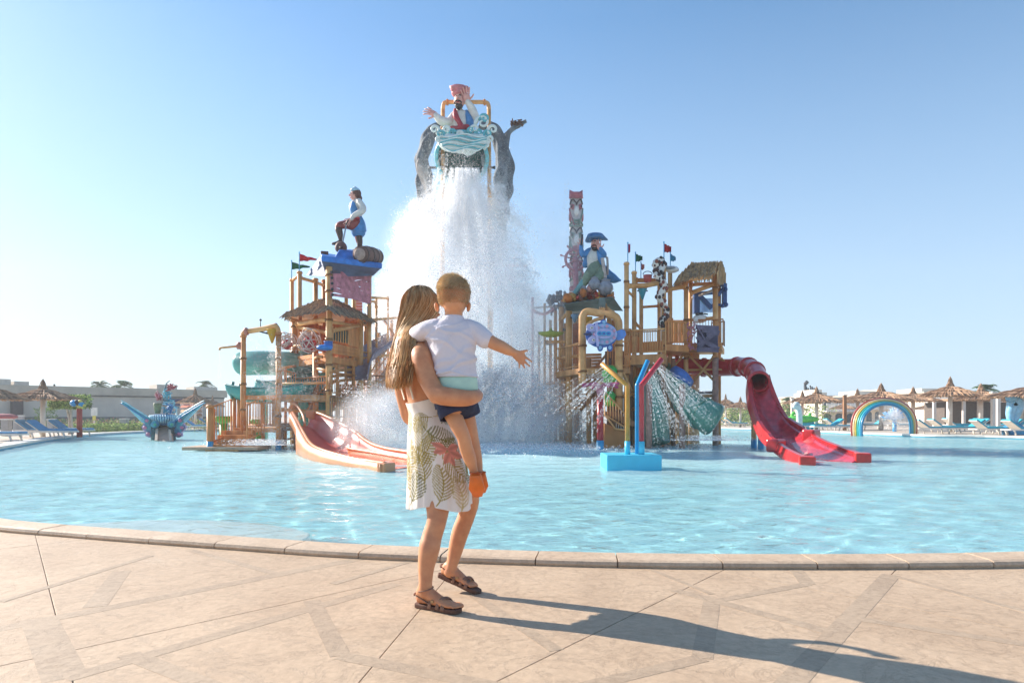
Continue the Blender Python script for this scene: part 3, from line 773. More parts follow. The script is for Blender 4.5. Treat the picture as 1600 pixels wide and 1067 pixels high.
# orange shoes, seen from behind
M_or = mat('orange_foam', 'E8762B', .5, var=.06, scale=20, bump=.1)
def shoe(ankle, toe, up, w_=.034):
    m = MB(); a, t = V(ankle), V(toe); d = (t - a).normalized()
    L_ = (t - a).length
    m.tube([a - d * .012, a, a + d * L_ * .35, a + d * L_ * .7, t], [(.018, .02), (.030, .033), (.036, .034), (.041, .030), (.024, .016)], seg=18, up=up)
    m.tube([a - d * .014 - V(up) * .02, a + d * L_ * .5 - V(up) * .033, t - V(up) * .018], [(.026, .007), (.042, .008), (.024, .006)], seg=18, up=up)
    s_ = m.build('shoe', M_or, boy)
    m = MB()
    m.tube([a + V((.036 * math.cos(q) * .8, .02 * math.sin(q) - .01, .012)) for q in [2 * PI * z / 14 for z in range(15)]], .0045, seg=6, caps=False)
    for q in range(4):
        m.ball(a + d * L_ * (.3 + .14 * q) + V(up) * .034, .006, seg=6, rings=4)
    m.build('strap', mat('orange_foam_dark', 'B4511C', .6), s_)
shoe(P(743, 742, YB - .02), P(747, 772, YB + .055), (0, .87, .5)); shoe(P(750, 741, YB + .05), P(752, 766, YB + .13), (0, .87, .5))
# short hair
BM = hair_mats('child_hair', [('sand', 'EBCFA4'), ('straw', 'F2DDB8'), ('ash', 'DDBD92'), ('light', 'F8EACC')])
rnd = random.Random(31); S = []
for k in range(13000):
    az = rnd.uniform(0, 2 * PI); el = math.acos(rnd.uniform(-.72, 1)); 
    d = V((math.sin(el) * math.cos(az), math.sin(el) * math.sin(az), math.cos(el)))
    if d.y > .35 and d.z < .35: continue
    low = max(0, -d.z)
    if low > rnd.uniform(.5, .7): continue
    if d.z < .05 and abs(d.x) > .90 and rnd.random() < .7: continue
    base = bh + V((0, 0, .006)) + V((d.x * .0835, d.y * .0915, d.z * .0885))
    top = max(0, d.z)
    ln = lerp(.005, .032, top ** 1.3) * rnd.uniform(.7, 1.2)
    comb = V((-.75, .15, -.35)) if top > .3 else V((.0, -.05, -1))
    t1 = (d * .55 + comb * .75 + V((rnd.uniform(-.3, .3), rnd.uniform(-.3, .3), rnd.uniform(-.2, .2)))).normalized()
    t1 = (t1 - d * min(0, t1.dot(d)) + d * .12).normalized()
    S.append(([base, base + (d * .35 + t1 * .65) * ln * .5, base + t1 * ln + d * .002], rnd.uniform(.0012, .0018) if top > .2 else rnd.uniform(.0007, .001)))
strands('hair', S, .001, BM, boy)
# ============================================================ shared parts of the play structures
M_pipe = mat('ochre_pipe', 'E6B274', .5, var=.14, scale=1.6, bump=.12, bscale=30, col2='BE8248')
M_pipe2 = mat('orange_pipe', 'D28F50', .5, var=.16, scale=1.6, bump=.12, bscale=30, col2='B06C38')
M_wood = mat('moulded_timber', 'D8A066', .65, var=.18, scale=3, bump=.5, bscale=18, col2='A06A3C', stretch=(1, 1, .25))
M_wood_o = mat('orange_timber', 'E09A5A', .62, var=.16, scale=3, bump=.4, bscale=18, col2='BE763C', stretch=(1, 1, .25))
M_wood_d = mat('brown_timber', '9C6E4C', .7, var=.2, scale=4, bump=.5, bscale=20, stretch=(1, 1, .3))
M_thatch = mat('dry_thatch', 'B99C7C', .95, var=.3, scale=9, bump=.9, bscale=60, col2='6E5843', stretch=(1, 1, .3))
M_thatch2 = mat('golden_thatch', 'C9A273', .95, var=.25, scale=9, bump=.9, bscale=60, col2='94714A', stretch=(1, 1, .3))
M_thatch3 = mat('grey_thatch', '978673', .95, var=.3, scale=9, bump=.9, bscale=60, col2='4E4437')
M_blue = mat('sky_blue_cuff', '3FA0CC', .45, var=.08, scale=5)
M_cyan = mat('cyan_box_paint', '52C8E4', .4, var=.05, scale=2)
M_rope = mat('rope', '8C6B55', .9)
M_redp = mat('red_gloss', 'C22B30', .3, var=.14, scale=2.5, coat=.3, bump=.06, bscale=6)
M_pinkp = mat('pink_paint', 'D58A94', .5, var=.12)
M_white = mat('white_paint', 'E4E0DA', .5, var=.06)
M_dark = mat('dark_iron', '33363B', .5)
BOT = -.62
def pz(x, Y, z): return V(((x - CX) * Y / F, Y, z))
def post(par, x, yt, Y, r=.075, m=None, cuff=False, yb=None, cap=True, name='post', ztop=None):
    m = m or M_pipe
    top = P(x, yt, Y); bot = P(x, yb, Y) if yb else V((top.x, top.y, BOT))
    b = MB(); b.tube([bot, top], r, seg=12)
    if cap: b.lathe(top - V((0, 0, .06)), [(0.001, 0), (r * 1.25, 0), (r * 1.25, .05), (r * .9, .09), (0.001, .1)], seg=12)
    o = b.build(name, m, par)
    if cuff:
        c = MB(); c.tube([V((top.x, top.y, BOT)), V((top.x, top.y, WZ + .3))], r * 1.12, seg=12); c.build('post_foot', M_blue, o)
    return o
def pipe(par, pts, r=.06, m=None, name='pipe', sm=0, seg=10, col=True):
    q = [P(*p) for p in pts]
    if sm: q = smooth_path(q, sm)
    b = MB(); b.tube(q, r, seg=seg)
    if col:
        for e, n_ in ((q[0], q[1]), (q[-1], q[-2])):
            d = (n_ - e).normalized(); b.tube([e, e + d * .07], r * 1.35, seg=10)
    return b.build(name, m or M_pipe, par)
def beam(par, a, b_, w_=.1, h=.1, m=None, name='beam'):
    b = MB(); b.bar(P(*a), P(*b_), w_, h); return b.build(name, m or M_wood, par, bevel=.008)
def railing(par, a, b_, h, n, m=None, r=.022, za=None, zb=None, br=.011, slats=False):
    # a, b_: floor points (Vectors); h: height; n: balusters
    m = m or M_pipe; a, b_ = V(a), V(b_); up = V((0, 0, h))
    f_ = MB(); f_.tube([a, a + up, b_ + up, b_], r, seg=8, up=None) if False else None
    f_.tube([a + up, b_ + up], r * 1.2, seg=8); f_.tube([a + V((0, 0, .08)), b_ + V((0, 0, .08))], r, seg=8)
    f_.tube([a, a + up], r, seg=8); f_.tube([b_, b_ + up], r, seg=8)
    o = f_.build('railing', m, par)
    me = None
    for k in range(1, n):
        p = lerp(a, b_, k / n)
        if me is None:
            q = MB(); 
            if slats: q.box((0, 0, (h + .08) / 2), (.06, .02, h - .08), rz=math.atan2((b_ - a).y, (b_ - a).x))
            else: q.tube([(0, 0, .08), (0, 0, h)], br, seg=6)
            me = q.mesh('baluster'); me.materials.append(m)
        ob = bpy.data.objects.new('baluster', me); COL.objects.link(ob); ob.parent = o; ob.location = p - wloc(o)
    return o
def deck(par, cs, th=.16, m=None, name='floor_deck'):
    b = MB(); b.prism([c - V((0, 0, th)) for c in cs], (0, 0, th)); return b.build(name, m or M_wood, par, bevel=.01)
def pitch_thatch(par, eave, ridge, name, mt, under=None, hang=.22, layers=7, seed=1, dens=26, th=.07):
    # eave: list of corner points; ridge: list of matching top points; builds soffit boards and a shaggy coat of thatch blades
    rnd = random.Random(seed); n = len(eave)
    s = MB()
    for i in range(n):
        j = (i + 1) % n
        if (ridge[i] - ridge[j]).length < 1e-4: s.add([eave[i], eave[j], ridge[i]], [(0, 1, 2)])
        else: s.add([eave[i], eave[j], ridge[j], ridge[i]], [(0, 1, 2, 3)])
    rf = s.build(name, under or M_wood_o, par, solid=.03)
    t = MB()
    for i in range(n):
        j = (i + 1) % n; e0, e1, r0_, r1_ = eave[i], eave[j], ridge[i], ridge[j]
        nrm = (e1 - e0).cross((r0_ + r1_) / 2 - e0).normalized()
        if nrm.z < 0: nrm = -nrm
        for L_ in range(layers):
            v = L_ / layers; a = lerp(e0, r0_, v); b_ = lerp(e1, r1_, v); W = (b_ - a).length; cnt = max(2, int(W * dens))
            dn = ((e0 + e1) / 2 - (r0_ + r1_) / 2).normalized()
            for q in range(cnt):
                u = (q + rnd.random()) / cnt; p = lerp(a, b_, u) + nrm * (.035 + .02 * rnd.random()) - dn * .04
                ln = hang * rnd.uniform(.7, 1.3) + (r0_ - e0).length / layers * .6
                dd = (dn + nrm * rnd.uniform(-.02, .16) + (b_ - a).normalized() * rnd.uniform(-.25, .25) + V((0, 0, -.12))).normalized()
                sd_ = (b_ - a).normalized() * (rnd.uniform(.5, 1.1) / dens)
                tip = p + dd * ln
                t.add([p - sd_, p + sd_, tip + sd_ * .5, tip - sd_ * .5, p + nrm * th - dn * .1, tip + nrm * .01], [(0, 1, 2, 3), (0, 4, 5, 3), (1, 2, 5, 4), (0, 1, 4)], 0 if rnd.random() < .6 else 1)
    t.build('thatch_layer', mt, rf, kind='stuff')
    return rf
def flag(x, y0, y1, Y, tip, hh, colr, label, pole='pole'):
    f_ = thing('flag', label, 'flag', P(x, y1, Y), 'pennants on the play towers')
    b = MB(); b.tube([P(x, y1, Y), P(x, y0 - 1, Y)], .016, seg=6); b.ball(P(x, y0 - 1.5, Y), .03, seg=6, rings=4); b.build('pole', M_blue, f_)
    a = P(x, y0, Y); c = P(x, y0 + hh, Y); t0_ = P(tip[0], tip[1], Y + .5)
    rows = []
    taper = tip[2] if len(tip) > 2 else .1
    for i in range(13):
        u = i / 12; top = lerp(a, t0_, u); ht = (c - a) * lerp(1, taper, u)
        wv = V((0, .14 * math.sin(u * 9) * u + .05 * math.sin(u * 17), .05 * math.sin(u * 8 + 1) * u))
        rows.append([top + ht * v + wv for v in (0, .33, .66, 1)])
    b = MB(); b.grid(rows); b.build('cloth', colr, f_, solid=.004)
    return f_
M_fr = mat('red_flag', 'C8232F', .8, trans=.35, var=.08); M_fg = mat('green_flag', '11724A', .8, trans=.35, var=.08)
M_fp = mat('pink_flag', 'D8416C', .8, trans=.35, var=.08); M_fo = mat('coral_flag', 'E48F7C', .8, trans=.35, var=.08); M_fb = mat('blue_flag', '4FA3C4', .8, trans=.35, var=.08)

# ============================================================ left play tower
LT = thing('play_tower', 'tall left play tower with thatched hut, pink lattice panel and blue tarpaulin platform', 'play tower', V((-6.6, 24, 0)))
# hut corners
N_ = (514, 22.6); L_ = (460, 24.6); Rr = (564, 24.8)
far_ = pz(462, 24.6, 0) + pz(564, 24.8, 0) - pz(514, 22.6, 0)
post(LT, 514, 417, 22.6, .11, cap=False); post(LT, 460, 500, 24.6, .12, m=M_pipe2); post(LT, 563, 500, 24.8, .11)
post(LT, 493, 436, 26.0, .09); post(LT, 506, 438, 26.6, .08, m=M_pipe2); post(LT, 456, 437, 25.6, .075); post(LT, 468, 425, 25.2, .085); post(LT, 577, 430, 24.9, .08)
post(LT, 541, 462, 26.2, .07); post(LT, 553, 462, 26.6, .08); post(LT, 588, 466, 26.5, .05, cap=False); post(LT, 606, 462, 27.5, .05, cap=False)
pipe(LT, [(456, 438, 25.6), (468, 431, 25.2)], .06); pipe(LT, [(469, 434, 25.2), (493, 441, 26), (506, 446, 26.6)], .06)
pipe(LT, [(578, 465, 24.9), (606, 466, 27.5)], .05); pipe(LT, [(577, 471, 24.9), (586, 472, 26), (588, 480, 26.5)], .05, sm=4)
pipe(LT, [(465, 506, 24.5), (512, 499, 22.7)], .09); pipe(LT, [(466, 511, 24.6), (512, 520, 22.9)], .07); pipe(LT, [(517, 517, 22.7), (562, 508, 24.7)], .08); pipe(LT, [(516, 503, 22.7), (560, 509, 24.7)], .06)
# thatched pyramid roof, one corner to the front
ev = [P(446, 493, 24.9), P(514, 485, 21.9), P(580, 500, 25.2)]; evf = ev[0] + ev[2] - ev[1]
pk = [P(505, 470, 24.6), P(513, 469, 24.2), P(521, 470, 24.6), P(513, 471, 25.0)]
pitch_thatch(LT, [ev[0], ev[1], ev[2], V((evf.x, evf.y, (ev[0].z + ev[2].z) / 2))], pk, 'thatched_roof', [M_thatch, M_thatch3], M_wood_o, layers=7, dens=20, seed=2)
# hut walls below the roof: plank walls, barred window, floor
def quad_wall(par, a, b_, c, d, name, m, th=.06):
    q = MB(); nrm = (V(b_) - V(a)).cross(V(d) - V(a)).normalized(); q.prism([a, b_, c, d], nrm * th); return q.build(name, m, par, bevel=.006)
def planks(par, A, B, zt, zb, n, m, name='plank', gap=.012, th=.035, vertical=True, skip=()):
    # planks between two ground-plan points
    A, B = V((A[0], A[1], 0)), V((B[0], B[1], 0)); d = B - A; nrm = V((d.y, -d.x, 0)).normalized()
    for k in range(n):
        if k in skip: continue
        q = MB()
        if vertical:
            a = lerp(A, B, (k + .5) / n); w_ = d.length / n - gap
            q.box((a.x, a.y, (zt + zb) / 2), (w_, th, zt - zb), rz=math.atan2(d.y, d.x))
        else:
            z = lerp(zt, zb, (k + .5) / n); h = (zt - zb) / n - gap; a = (A + B) / 2
            q.box((a.x, a.y, z), (d.length, th, h), rz=math.atan2(d.y, d.x))
        q.build(name, m, par)
nf = pz(514, 22.7, 0); lf = pz(461, 24.6, 0); rf_ = pz(562, 24.8, 0); ff = lf + rf_ - nf
zf = P(514, 556, 22.7).z; zc = P(514, 512, 22.7).z
cs = [V((p.x, p.y, zf)) for p in (lf, nf, rf_, ff)]
deck(LT, cs, .22, M_wood_o)
zw0 = P(540, 556, 23.8).z; zw1 = P(540, 540, 23.8).z; zw2 = P(540, 516, 23.8).z
planks(LT, nf, rf_, zw1, zw0, 3, M_wood_o, vertical=False)
planks(LT, lerp(nf, rf_, .62), rf_, P(550, 512, 24.3).z, zw1 + .02, 5, M_wood_o)
planks(LT, lerp(nf, rf_, 0), lerp(nf, rf_, .1), P(517, 512, 23).z, zw1 + .02, 1, M_wood_o)
b = MB(); wa, wb = lerp(nf, rf_, .12), lerp(nf, rf_, .6)
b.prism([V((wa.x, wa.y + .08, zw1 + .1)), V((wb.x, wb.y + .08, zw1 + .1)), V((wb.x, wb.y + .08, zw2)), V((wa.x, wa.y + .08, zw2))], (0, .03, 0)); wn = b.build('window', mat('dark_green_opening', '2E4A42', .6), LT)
for k in range(7):
    q = lerp(wa, wb, k / 6); b = MB(); b.tube([V((q.x, q.y, zw1 + .05)), V((q.x, q.y, zw2 + .05))], .022, seg=6); b.build('window_bar', M_pipe, wn)
planks(LT, lf, lerp(lf, nf, 1), P(490, 553, 23.5).z, P(490, 560, 23.5).z, 1, M_wood_o, vertical=False)
# panels seen inside the hut (back walls)
planks(LT, ff, rf_, P(560, 505, 26).z, zw0, 12, M_wood_o); planks(LT, lerp(lf, ff, .2), ff, P(500, 507, 26).z, P(500, 548, 26).z, 10, M_wood)
# rungs below the hut on the right face
for k, y in enumerate((560, 568, 576, 584, 592)):
    beam(LT, (517, y + 4, 23), (563, y, 25), .05, .10, M_wood, 'ladder_rung')
post(LT, 527, 557, 23.4, .06, m=M_wood, cap=False); post(LT, 540, 557, 23.9, .05, m=M_wood, cap=False); post(LT, 552, 557, 24.4, .06, m=M_wood_o, cap=False); post(LT, 572, 505, 26.6, .09, m=M_pipe)
# mid platform and rails
zm = P(480, 618, 23.4).z
c1 = pz(437, 22.3, zm); c2 = pz(515, 22.6, zm); c3 = pz(560, 24.9, zm); c4 = pz(452, 26.0, zm)
deck(LT, [c1, c2, c3, c4], .2, M_wood)
railing(LT, pz(462, 24.2, zm), pz(514, 22.5, zm), .62, 14, M_pipe2); railing(LT, pz(516, 22.5, zm), pz(560, 24.8, zm), .75, 14, M_pipe2)
railing(LT, pz(516, 22.4, P(516, 655, 22.4).z), pz(556, 24.4, P(516, 655, 22.4).z), .75, 12, M_wood_d); railing(LT, pz(520, 25.4, zm + 1.0), pz(600, 27.0, zm + 1.0), .8, 18, M_wood)
railing(LT, pz(560, 25, zm), pz(640, 26.5, zm), .8, 18, M_wood_d)
for x, Y in ((486, 24.5), (528, 24.5), (548, 24.6), (600, 27), (620, 27)): post(LT, x, 606, Y, .09, m=M_wood, cap=False)
post(LT, 493, 540, 23.4, .10, m=M_pipe2); post(LT, 482, 560, 25.6, .05)
# pink lattice of crossing boards
M_pkl = mat('pink_slat', 'CC8690', .65, var=.22, scale=5, bump=.6, bscale=16, col2='A8616D')
A0, A1, A2, A3 = P(516, 424, 22.55), P(577, 428, 24.8), P(578, 474, 24.8), P(517, 464, 22.55)
lat = MB(); rnd = random.Random(8)
panel = thing_dummy = None
pb = MB(); pb.add([lerp(A0, A3, .04), lerp(A1, A2, .04), A1 + (A2 - A1) * .97, A3 + (A0 - A3) * .06], [(0, 1, 2, 3)])
lp = MB(); lp.tube([A0, A3], .04, seg=8); lp.tube([A1, A2], .04, seg=8); latf = lp.build('lattice_frame', M_pkl, LT)
for k in range(34):
    v0 = rnd.uniform(.02, .95); v1 = min(.98, max(.02, v0 + rnd.choice((-1, 1)) * rnd.uniform(.05, .45)))
    u0, u1 = (0, 1) if k < 14 else sorted((rnd.uniform(0, .5), rnd.uniform(.5, 1)))
    pa = lerp(lerp(A0, A1, u0), lerp(A3, A2, u0), v0); pb_ = lerp(lerp(A0, A1, u1), lerp(A3, A2, u1), v1)
    q = MB(); of = V((.0, -.02 - .05 * rnd.random(), 0)); mid = (pa + pb_) / 2 + of + V((0, 0, rnd.uniform(-.06, .06)))
    q.bar(pa + of, mid, .02, .09); q.bar(mid, pb_ + of, .02, .09); q.build('slat', M_pkl, latf)
for k in range(5):
    q = MB(); q.ball(lerp(A0, A3, .05 + k * .22) + V((.07, -.07, 0)), .05, seg=8, rings=6); q.build('knot', M_dark, latf)
# pink/orange board shaft behind the hut roof
planks(LT, pz(553, 27, 0), pz(566, 27, 0), P(560, 463, 27).z, P(560, 500, 27).z, 8, mat('pink_board', 'C98078', .6), vertical=False, name='board')
# blue platform roof, tilted boat-like deck
M_tarp = mat('blue_tarp', '2E7FD0', .45, var=.18, scale=3, bump=.8, bscale=5, col2='1B5CA6'); M_keel = mat('slate_blue_underside', '5D6B85', .6, var=.2, scale=2, bump=.2)
up4 = [P(502, 406, 22.2), P(597, 418, 23.6), P(588, 414, 27.2), P(500, 400, 26.4)]
lo4 = [P(510, 433, 22.9), P(583, 431, 24.2), P(578, 431, 26.6), P(478, 430, 26.0)]
b = MB(); b.add(lo4 + up4, [(0, 1, 2, 3), (4, 5, 1, 0), (5, 6, 2, 1), (6, 7, 3, 2), (7, 4, 0, 3)]); hull = b.build('platform_hull', M_keel, LT, bevel=.02)
b = MB(); b.prism([p + V((0, 0, -.05)) for p in up4], (0, 0, .2)); tp = b.build('tarpaulin', M_tarp, hull, bevel=.04)
b = MB(); q0 = P(522, 404, 23.2); b.add([P(521, 405, 22.8), P(557, 409, 23.2), P(556, 402, 25.4), P(524, 399, 25.2), P(530, 390, 23.4), P(554, 392, 23.6), P(553, 390, 24.8), P(531, 389, 24.6)],
      [(0, 1, 5, 4), (1, 2, 6, 5), (2, 3, 7, 6), (3, 0, 4, 7), (4, 5, 6, 7), (3, 2, 1, 0)]); b.build('tarpaulin_block', M_tarp, hull, bevel=.03)
# gate arch at the front left
GA = thing('water_gate', 'orange pipe gate with platform and stairs at the left end of the tower', 'play frame', V((-8.6, 22, 0)))
post(GA, 380, 524, 21.8, .085, M_pipe2, True); post(GA, 435, 520, 21.6, .085, M_pipe2, True)
b = MB(); b.tube(smooth_path([P(380, 525, 21.8), P(381, 520, 21.8), P(386, 518, 21.8), P(410, 514, 21.7), P(428, 510, 21.6), P(433, 513, 21.6), P(435, 521, 21.6)], 5), .085, seg=12)
b.build('cross_pipe', M_pipe, GA); b = MB()
for x, y in ((384, 518), (430, 511)): b.lathe(P(x, y, 21.7), [(.001, -.04), (.125, -.04), (.125, .04), (.001, .04)], seg=12, axis=(1, 0, .15))
b.build('flange', mat('coral_flange', 'BE7A66', .5), GA) if False else None
for x, y in ((384.5, 518), (431, 511)):
    b = MB(); b.lathe(P(x, y, 21.7), [(.001, -.04), (.125, -.04), (.125, .04), (.001, .04)], seg=12, axis=(1, 0, .15)); b.build('flange', mat('coral_flange', 'BE7A66', .5), GA)
pipe(GA, [(378, 540, 21.8), (350, 543, 21.7), (344, 543.5, 21.7), (342.5, 547, 21.7)], .035, name='spout', col=False)
b = MB(); b.lathe(P(374, 540, 21.75), [(.001, -.06), (.12, -.06), (.12, .06), (.001, .06)], seg=12, axis=(1, 0, 0)); b.build('flange', mat('coral_flange', 'BE7A66', .5), GA)
post(GA, 407, 500, 21.9, .014, M_dark, cap=False, yb=512, name='sensor_rod'); b = MB(); b.ball(P(407, 500, 21.9), .04); b.build('sensor_ball', M_dark, GA)
# platform with stair
zp = P(405, 668, 22.4).z
deck(GA, [pz(366, 22.0, zp), pz(436, 21.8, zp), pz(440, 24.4, zp), pz(374, 24.6, zp)], .14, M_wood)
zt_ = P(405, 620, 22).z
beam(GA, (378, 621, 21.9), (436, 621, 21.7), .09, .14, M_wood_o); beam(GA, (378, 618, 22.4), (436, 617, 22.4), .07, .1, M_wood)
for x in (366, 373): post(GA, x, 618, 22.6, .06, M_wood_o, cap=False)
planks(GA, pz(425, 21.9, 0), pz(434, 21.8, 0), P(430, 622, 22).z, P(430, 666, 22).z, 3, M_wood); planks(GA, pz(408, 22.6, 0), pz(414, 22.6, 0), P(410, 622, 22).z, P(410, 690, 22).z, 1, M_wood_o)
# stair flight coming towards the viewer, left of the gate
for k in range(5):
    z1 = lerp(zp, -.05, (k + .6) / 5); Yk = 22.0 - .28 * k
    q = MB(); q.box((pz(0, 1, 0).x * 0 + (375 - CX) * 22 / F, Yk - .14, z1 / 2 - .2), (1.0 - .0 * k, .28, z1 + .4)); q.build('stair_step', M_wood_o if k % 2 else M_wood, GA, bevel=.01)
q = MB(); q.box(((362 - CX) * 21.5 / F, 21.2, .02), (2.3, 1.2, .1)); q.build('step_slab', mat('pale_step', 'C7A98D', .7), GA, bevel=.02)
def slope_rail(par, x0, Y0, yt0, yb0, x1, Y1, yt1, yb1, n, m=M_pipe2, posts=True):
    a0, a1, b0, b1 = P(x0, yt0, Y0), P(x0, yb0, Y0), P(x1, yt1, Y1), P(x1, yb1, Y1)
    f_ = MB(); f_.tube([a1, a0, b0, b1, a1], .028, seg=8, caps=False); o = f_.build('railing', m, par)
    for k in range(1, n):
        q = MB(); q.tube([lerp(a0, b0, k / n), lerp(a1, b1, k / n)], .012, seg=6); q.build('baluster', m, o)
slope_rail(GA, 333, 20.9, 635, 690, 361, 21.9, 624, 678, 6); slope_rail(GA, 386, 20.9, 633, 687, 412, 21.9, 620, 676, 6)
post(GA, 328, 634, 20.9, .095, M_pipe2, True); post(GA, 334, 640, 21.2, .04, M_pipe2)
railing(GA, pz(384, 22.0, zp), pz(432, 21.9, zp), .8, 9, M_pipe2); railing(GA, pz(376, 24.4, zp), pz(438, 24.2, zp), .85, 12, M_pipe2)
# small bench-like landing right of the gate
zb_ = P(450, 661, 21.9).z
deck(GA, [pz(438, 21.5, zb_), pz(466, 21.7, zb_), pz(470, 23.0, zb_), pz(440, 22.8, zb_)], .13, M_wood_d, 'landing')
for x, Y in ((441, 22.6), (462, 21.8)): post(GA, x, 663, Y, .06, M_wood_d, cap=False, name='landing_leg')
beam(GA, (440, 672, 21.8), (464, 669, 21.8), .06, .09, M_wood_d); beam(GA, (442, 687, 21.9), (462, 684, 21.9), .05, .06, M_wood_d)
# yellow tipping cone
def cone_bucket(x, y0, y1, Y, r, m, label):
    t = thing('cone_bucket', label, 'water bucket', P(x, y0, Y), 'cone shaped dump buckets')
    h = P(x, y0, Y).z - P(x, y1, Y).z
    b = MB(); b.lathe(P(x, y0, Y), [(r, 0), (r * .93, -.04), (.03, -h), (.001, -h)], seg=18); b.lathe(P(x, y0, Y), [(r, 0), (r * .9, .02), (r * .85, -.02), (.02, -h * .9)], seg=18); b.build('cone', m, t)
    b = MB(); b.tube([P(x, y0, Y) + V((-r * 1.1, 0, -.1)), P(x, y0, Y) + V((r * 1.1, 0, -.1))], .025, seg=8); b.build('pivot_rod', M_dark, t)
    return t
cone_bucket(425, 515, 536, 21.6, .17, mat('yellow_cone', 'C99A22', .45), 'yellow cone bucket hanging under the gate pipe on the left')
pipe(GA, [(406, 518, 21.7), (421, 522, 21.65)], .025, M_dark, 'bucket_arm', col=False)
# tangled red and pink coral balls with loops
for i, (x, y, r) in enumerate(((482, 534, .26), (448, 534, .17))):
    t = thing('coral_ball', ('larger' if i == 0 else 'smaller') + ' red ball wrapped in white looping ropes on the left tower', 'decoration', P(x, y, 22.9), 'rope wrapped coral balls')
    b = MB(); b.ball(P(x, y + 4, 22.9), r, seg=14, rings=10); b.build('ball', mat('red_ball', 'C4454D', .5, var=.3), t)
    rnd = random.Random(i + 4)
    for k in range(12):
        ax = V((rnd.uniform(-1, 1), rnd.uniform(-1, 1), rnd.uniform(-1, 1))).normalized(); u = ax.orthogonal().normalized(); w_ = ax.cross(u); rr = r * rnd.uniform(1.05, 1.7); c = P(x, y, 22.9) + V((rnd.uniform(-.1, .1), 0, rnd.uniform(-.05, .12)))
        b = MB(); b.tube([c + u * (rr * math.cos(q * PI / 10)) + w_ * (rr * .9 * math.sin(q * PI / 10)) for q in range(21)], .018, seg=6, caps=False); b.build('loop', mat('rope_loop', 'D8C4B8', .7), t)
pipe(LT, [(452, 540, 24), (492, 541, 23.4)], .04)
# blue shell seat
t = thing('blue_shell', 'bright blue shell shaped water scoop fixed beside the hut post', 'decoration', P(508, 546, 22.3))
b = MB(); b.ball(P(507, 543, 22.2), (.27, .2, .1), seg=16, rings=8); b.build('dish', mat('azure', '1E7FD0', .4), t)
b = MB(); b.lathe(P(513, 543, 22.25), [(.10, -.08), (.15, .05), (.13, .16), (.16, .2), (.12, .21)], seg=12); b.build('scoop', mat('azure_dark', '2A63B0', .4), t)
b = MB(); b.tube(smooth_path([P(504, 558, 22.6), P(498, 557, 22.7), P(492, 560, 23.3)], 4), .05); b.build('bracket', M_pipe, LT)
# dark spiral slide behind the mist, right of the hut
t = thing('trough_slide', 'grey violet slide trough descending behind the mist right of the hut', 'slide', P(580, 560, 26))
rows = []
pth = smooth_path([P(620, 520, 28), P(600, 530, 26.5), P(576, 546, 25.4), (P(562, 560, 24.4)), P(556, 590, 24.2)], 6)
for p, T, a, bb in frames(pth): rows.append([p + a * (.42 * math.cos(q)) + bb * (.38 * math.sin(q)) for q in [PI + PI * z / 10 for z in range(11)]])
b = MB(); b.grid(rows); b.build('trough', mat('violet_grey', '8A8291', .5), t, solid=.03)

# teal spiral slide
M_teal = mat('teal_shell', '48B4B2', .3, var=.12, scale=2, trans=.35, coat=.3); M_tealp = mat('pale_teal_shell', '8CC8C2', .3, var=.08, scale=2, trans=.5, coat=.2); M_tealr = mat('teal_rim', '1F7C7B', .4)
SS = thing('spiral_slide', 'teal open spiral slide winding behind the orange gate', 'slide', V((-9, 25, 0)))
def trough(par, pts, rad, m, name='trough', a0=180, a1=360, seg=14, solid=.03, rim=.035, mr=None, tilt=None, n=8, up=None):
    path = smooth_path([P(*p) for p in pts], n); fr = frames(path, up); N = len(fr); rows = []
    for i, (p, T, a, bb) in enumerate(fr):
        r_ = lerp(rad[0], rad[1], i / (N - 1)) if isinstance(rad, (tuple, list)) else rad
        rows.append([p + a * (r_ * math.cos(R(q))) + bb * (r_ * math.sin(R(q))) for q in [lerp(a0, a1, z / seg) for z in range(seg + 1)]])
    b = MB(); b.grid(rows); o = b.build(name, m, par, solid=solid)
    if rim:
        for e in (0, -1):
            b = MB(); b.tube([r[e] for r in rows], rim, seg=8); b.build('rim', mr or m, o)
    return o, rows
trough(SS, [(376, 597, 22.9), (400, 601, 22.6), (440, 599, 22.8), (475, 592, 23.6), (492, 580, 24.6), (500, 560, 25.6)], .60, M_teal, a0=170, a1=350, mr=M_tealr)
b = MB(); b.tube([P(362 + 0 * q, 0, 0) if False else V(P(370, 597, 22.7)) + V((-.12 * math.sin(q), .5 * math.cos(q) * .6, .62 * -math.sin(q) * 1.0)) for q in [PI * z / 12 for z in range(13)]], .05, seg=8); b.build('entry_rim', M_tealr, SS)
b = MB(); rows = []
for i, (p, T, a, bb) in enumerate(frames(smooth_path([P(380, 568, 24.6), P(410, 567, 24.3), P(450, 568, 24.6), P(480, 566, 25.6)], 6))): rows.append([p + a * (.5 * math.cos(q)) + bb * (.42 * math.sin(q)) for q in [2 * PI * z / 20 for z in range(20)]])
b.grid(rows, closed=True); b.build('tube_section', M_tealp, SS, solid=.02)
b = MB(); b.tube([P(378, 568, 24.6) + V((.0 + .02 * math.cos(q), .3 * math.cos(q), 0)) + V((-.2 * math.cos(q) * 1.2, 0, .44 * math.sin(q))) for q in [2 * PI * z / 24 for z in range(25)]], .04, seg=8, caps=False); b.build('tube_flange', M_tealr, SS)
b = MB(); c = P(479, 560, 25.2); b.tube([c + V((.24 * math.cos(q), .1 * math.cos(q), .36 * math.sin(q))) for q in [2 * PI * z / 24 for z in range(25)]], .05, seg=8, caps=False); b.build('tube_flange', M_tealr, SS)
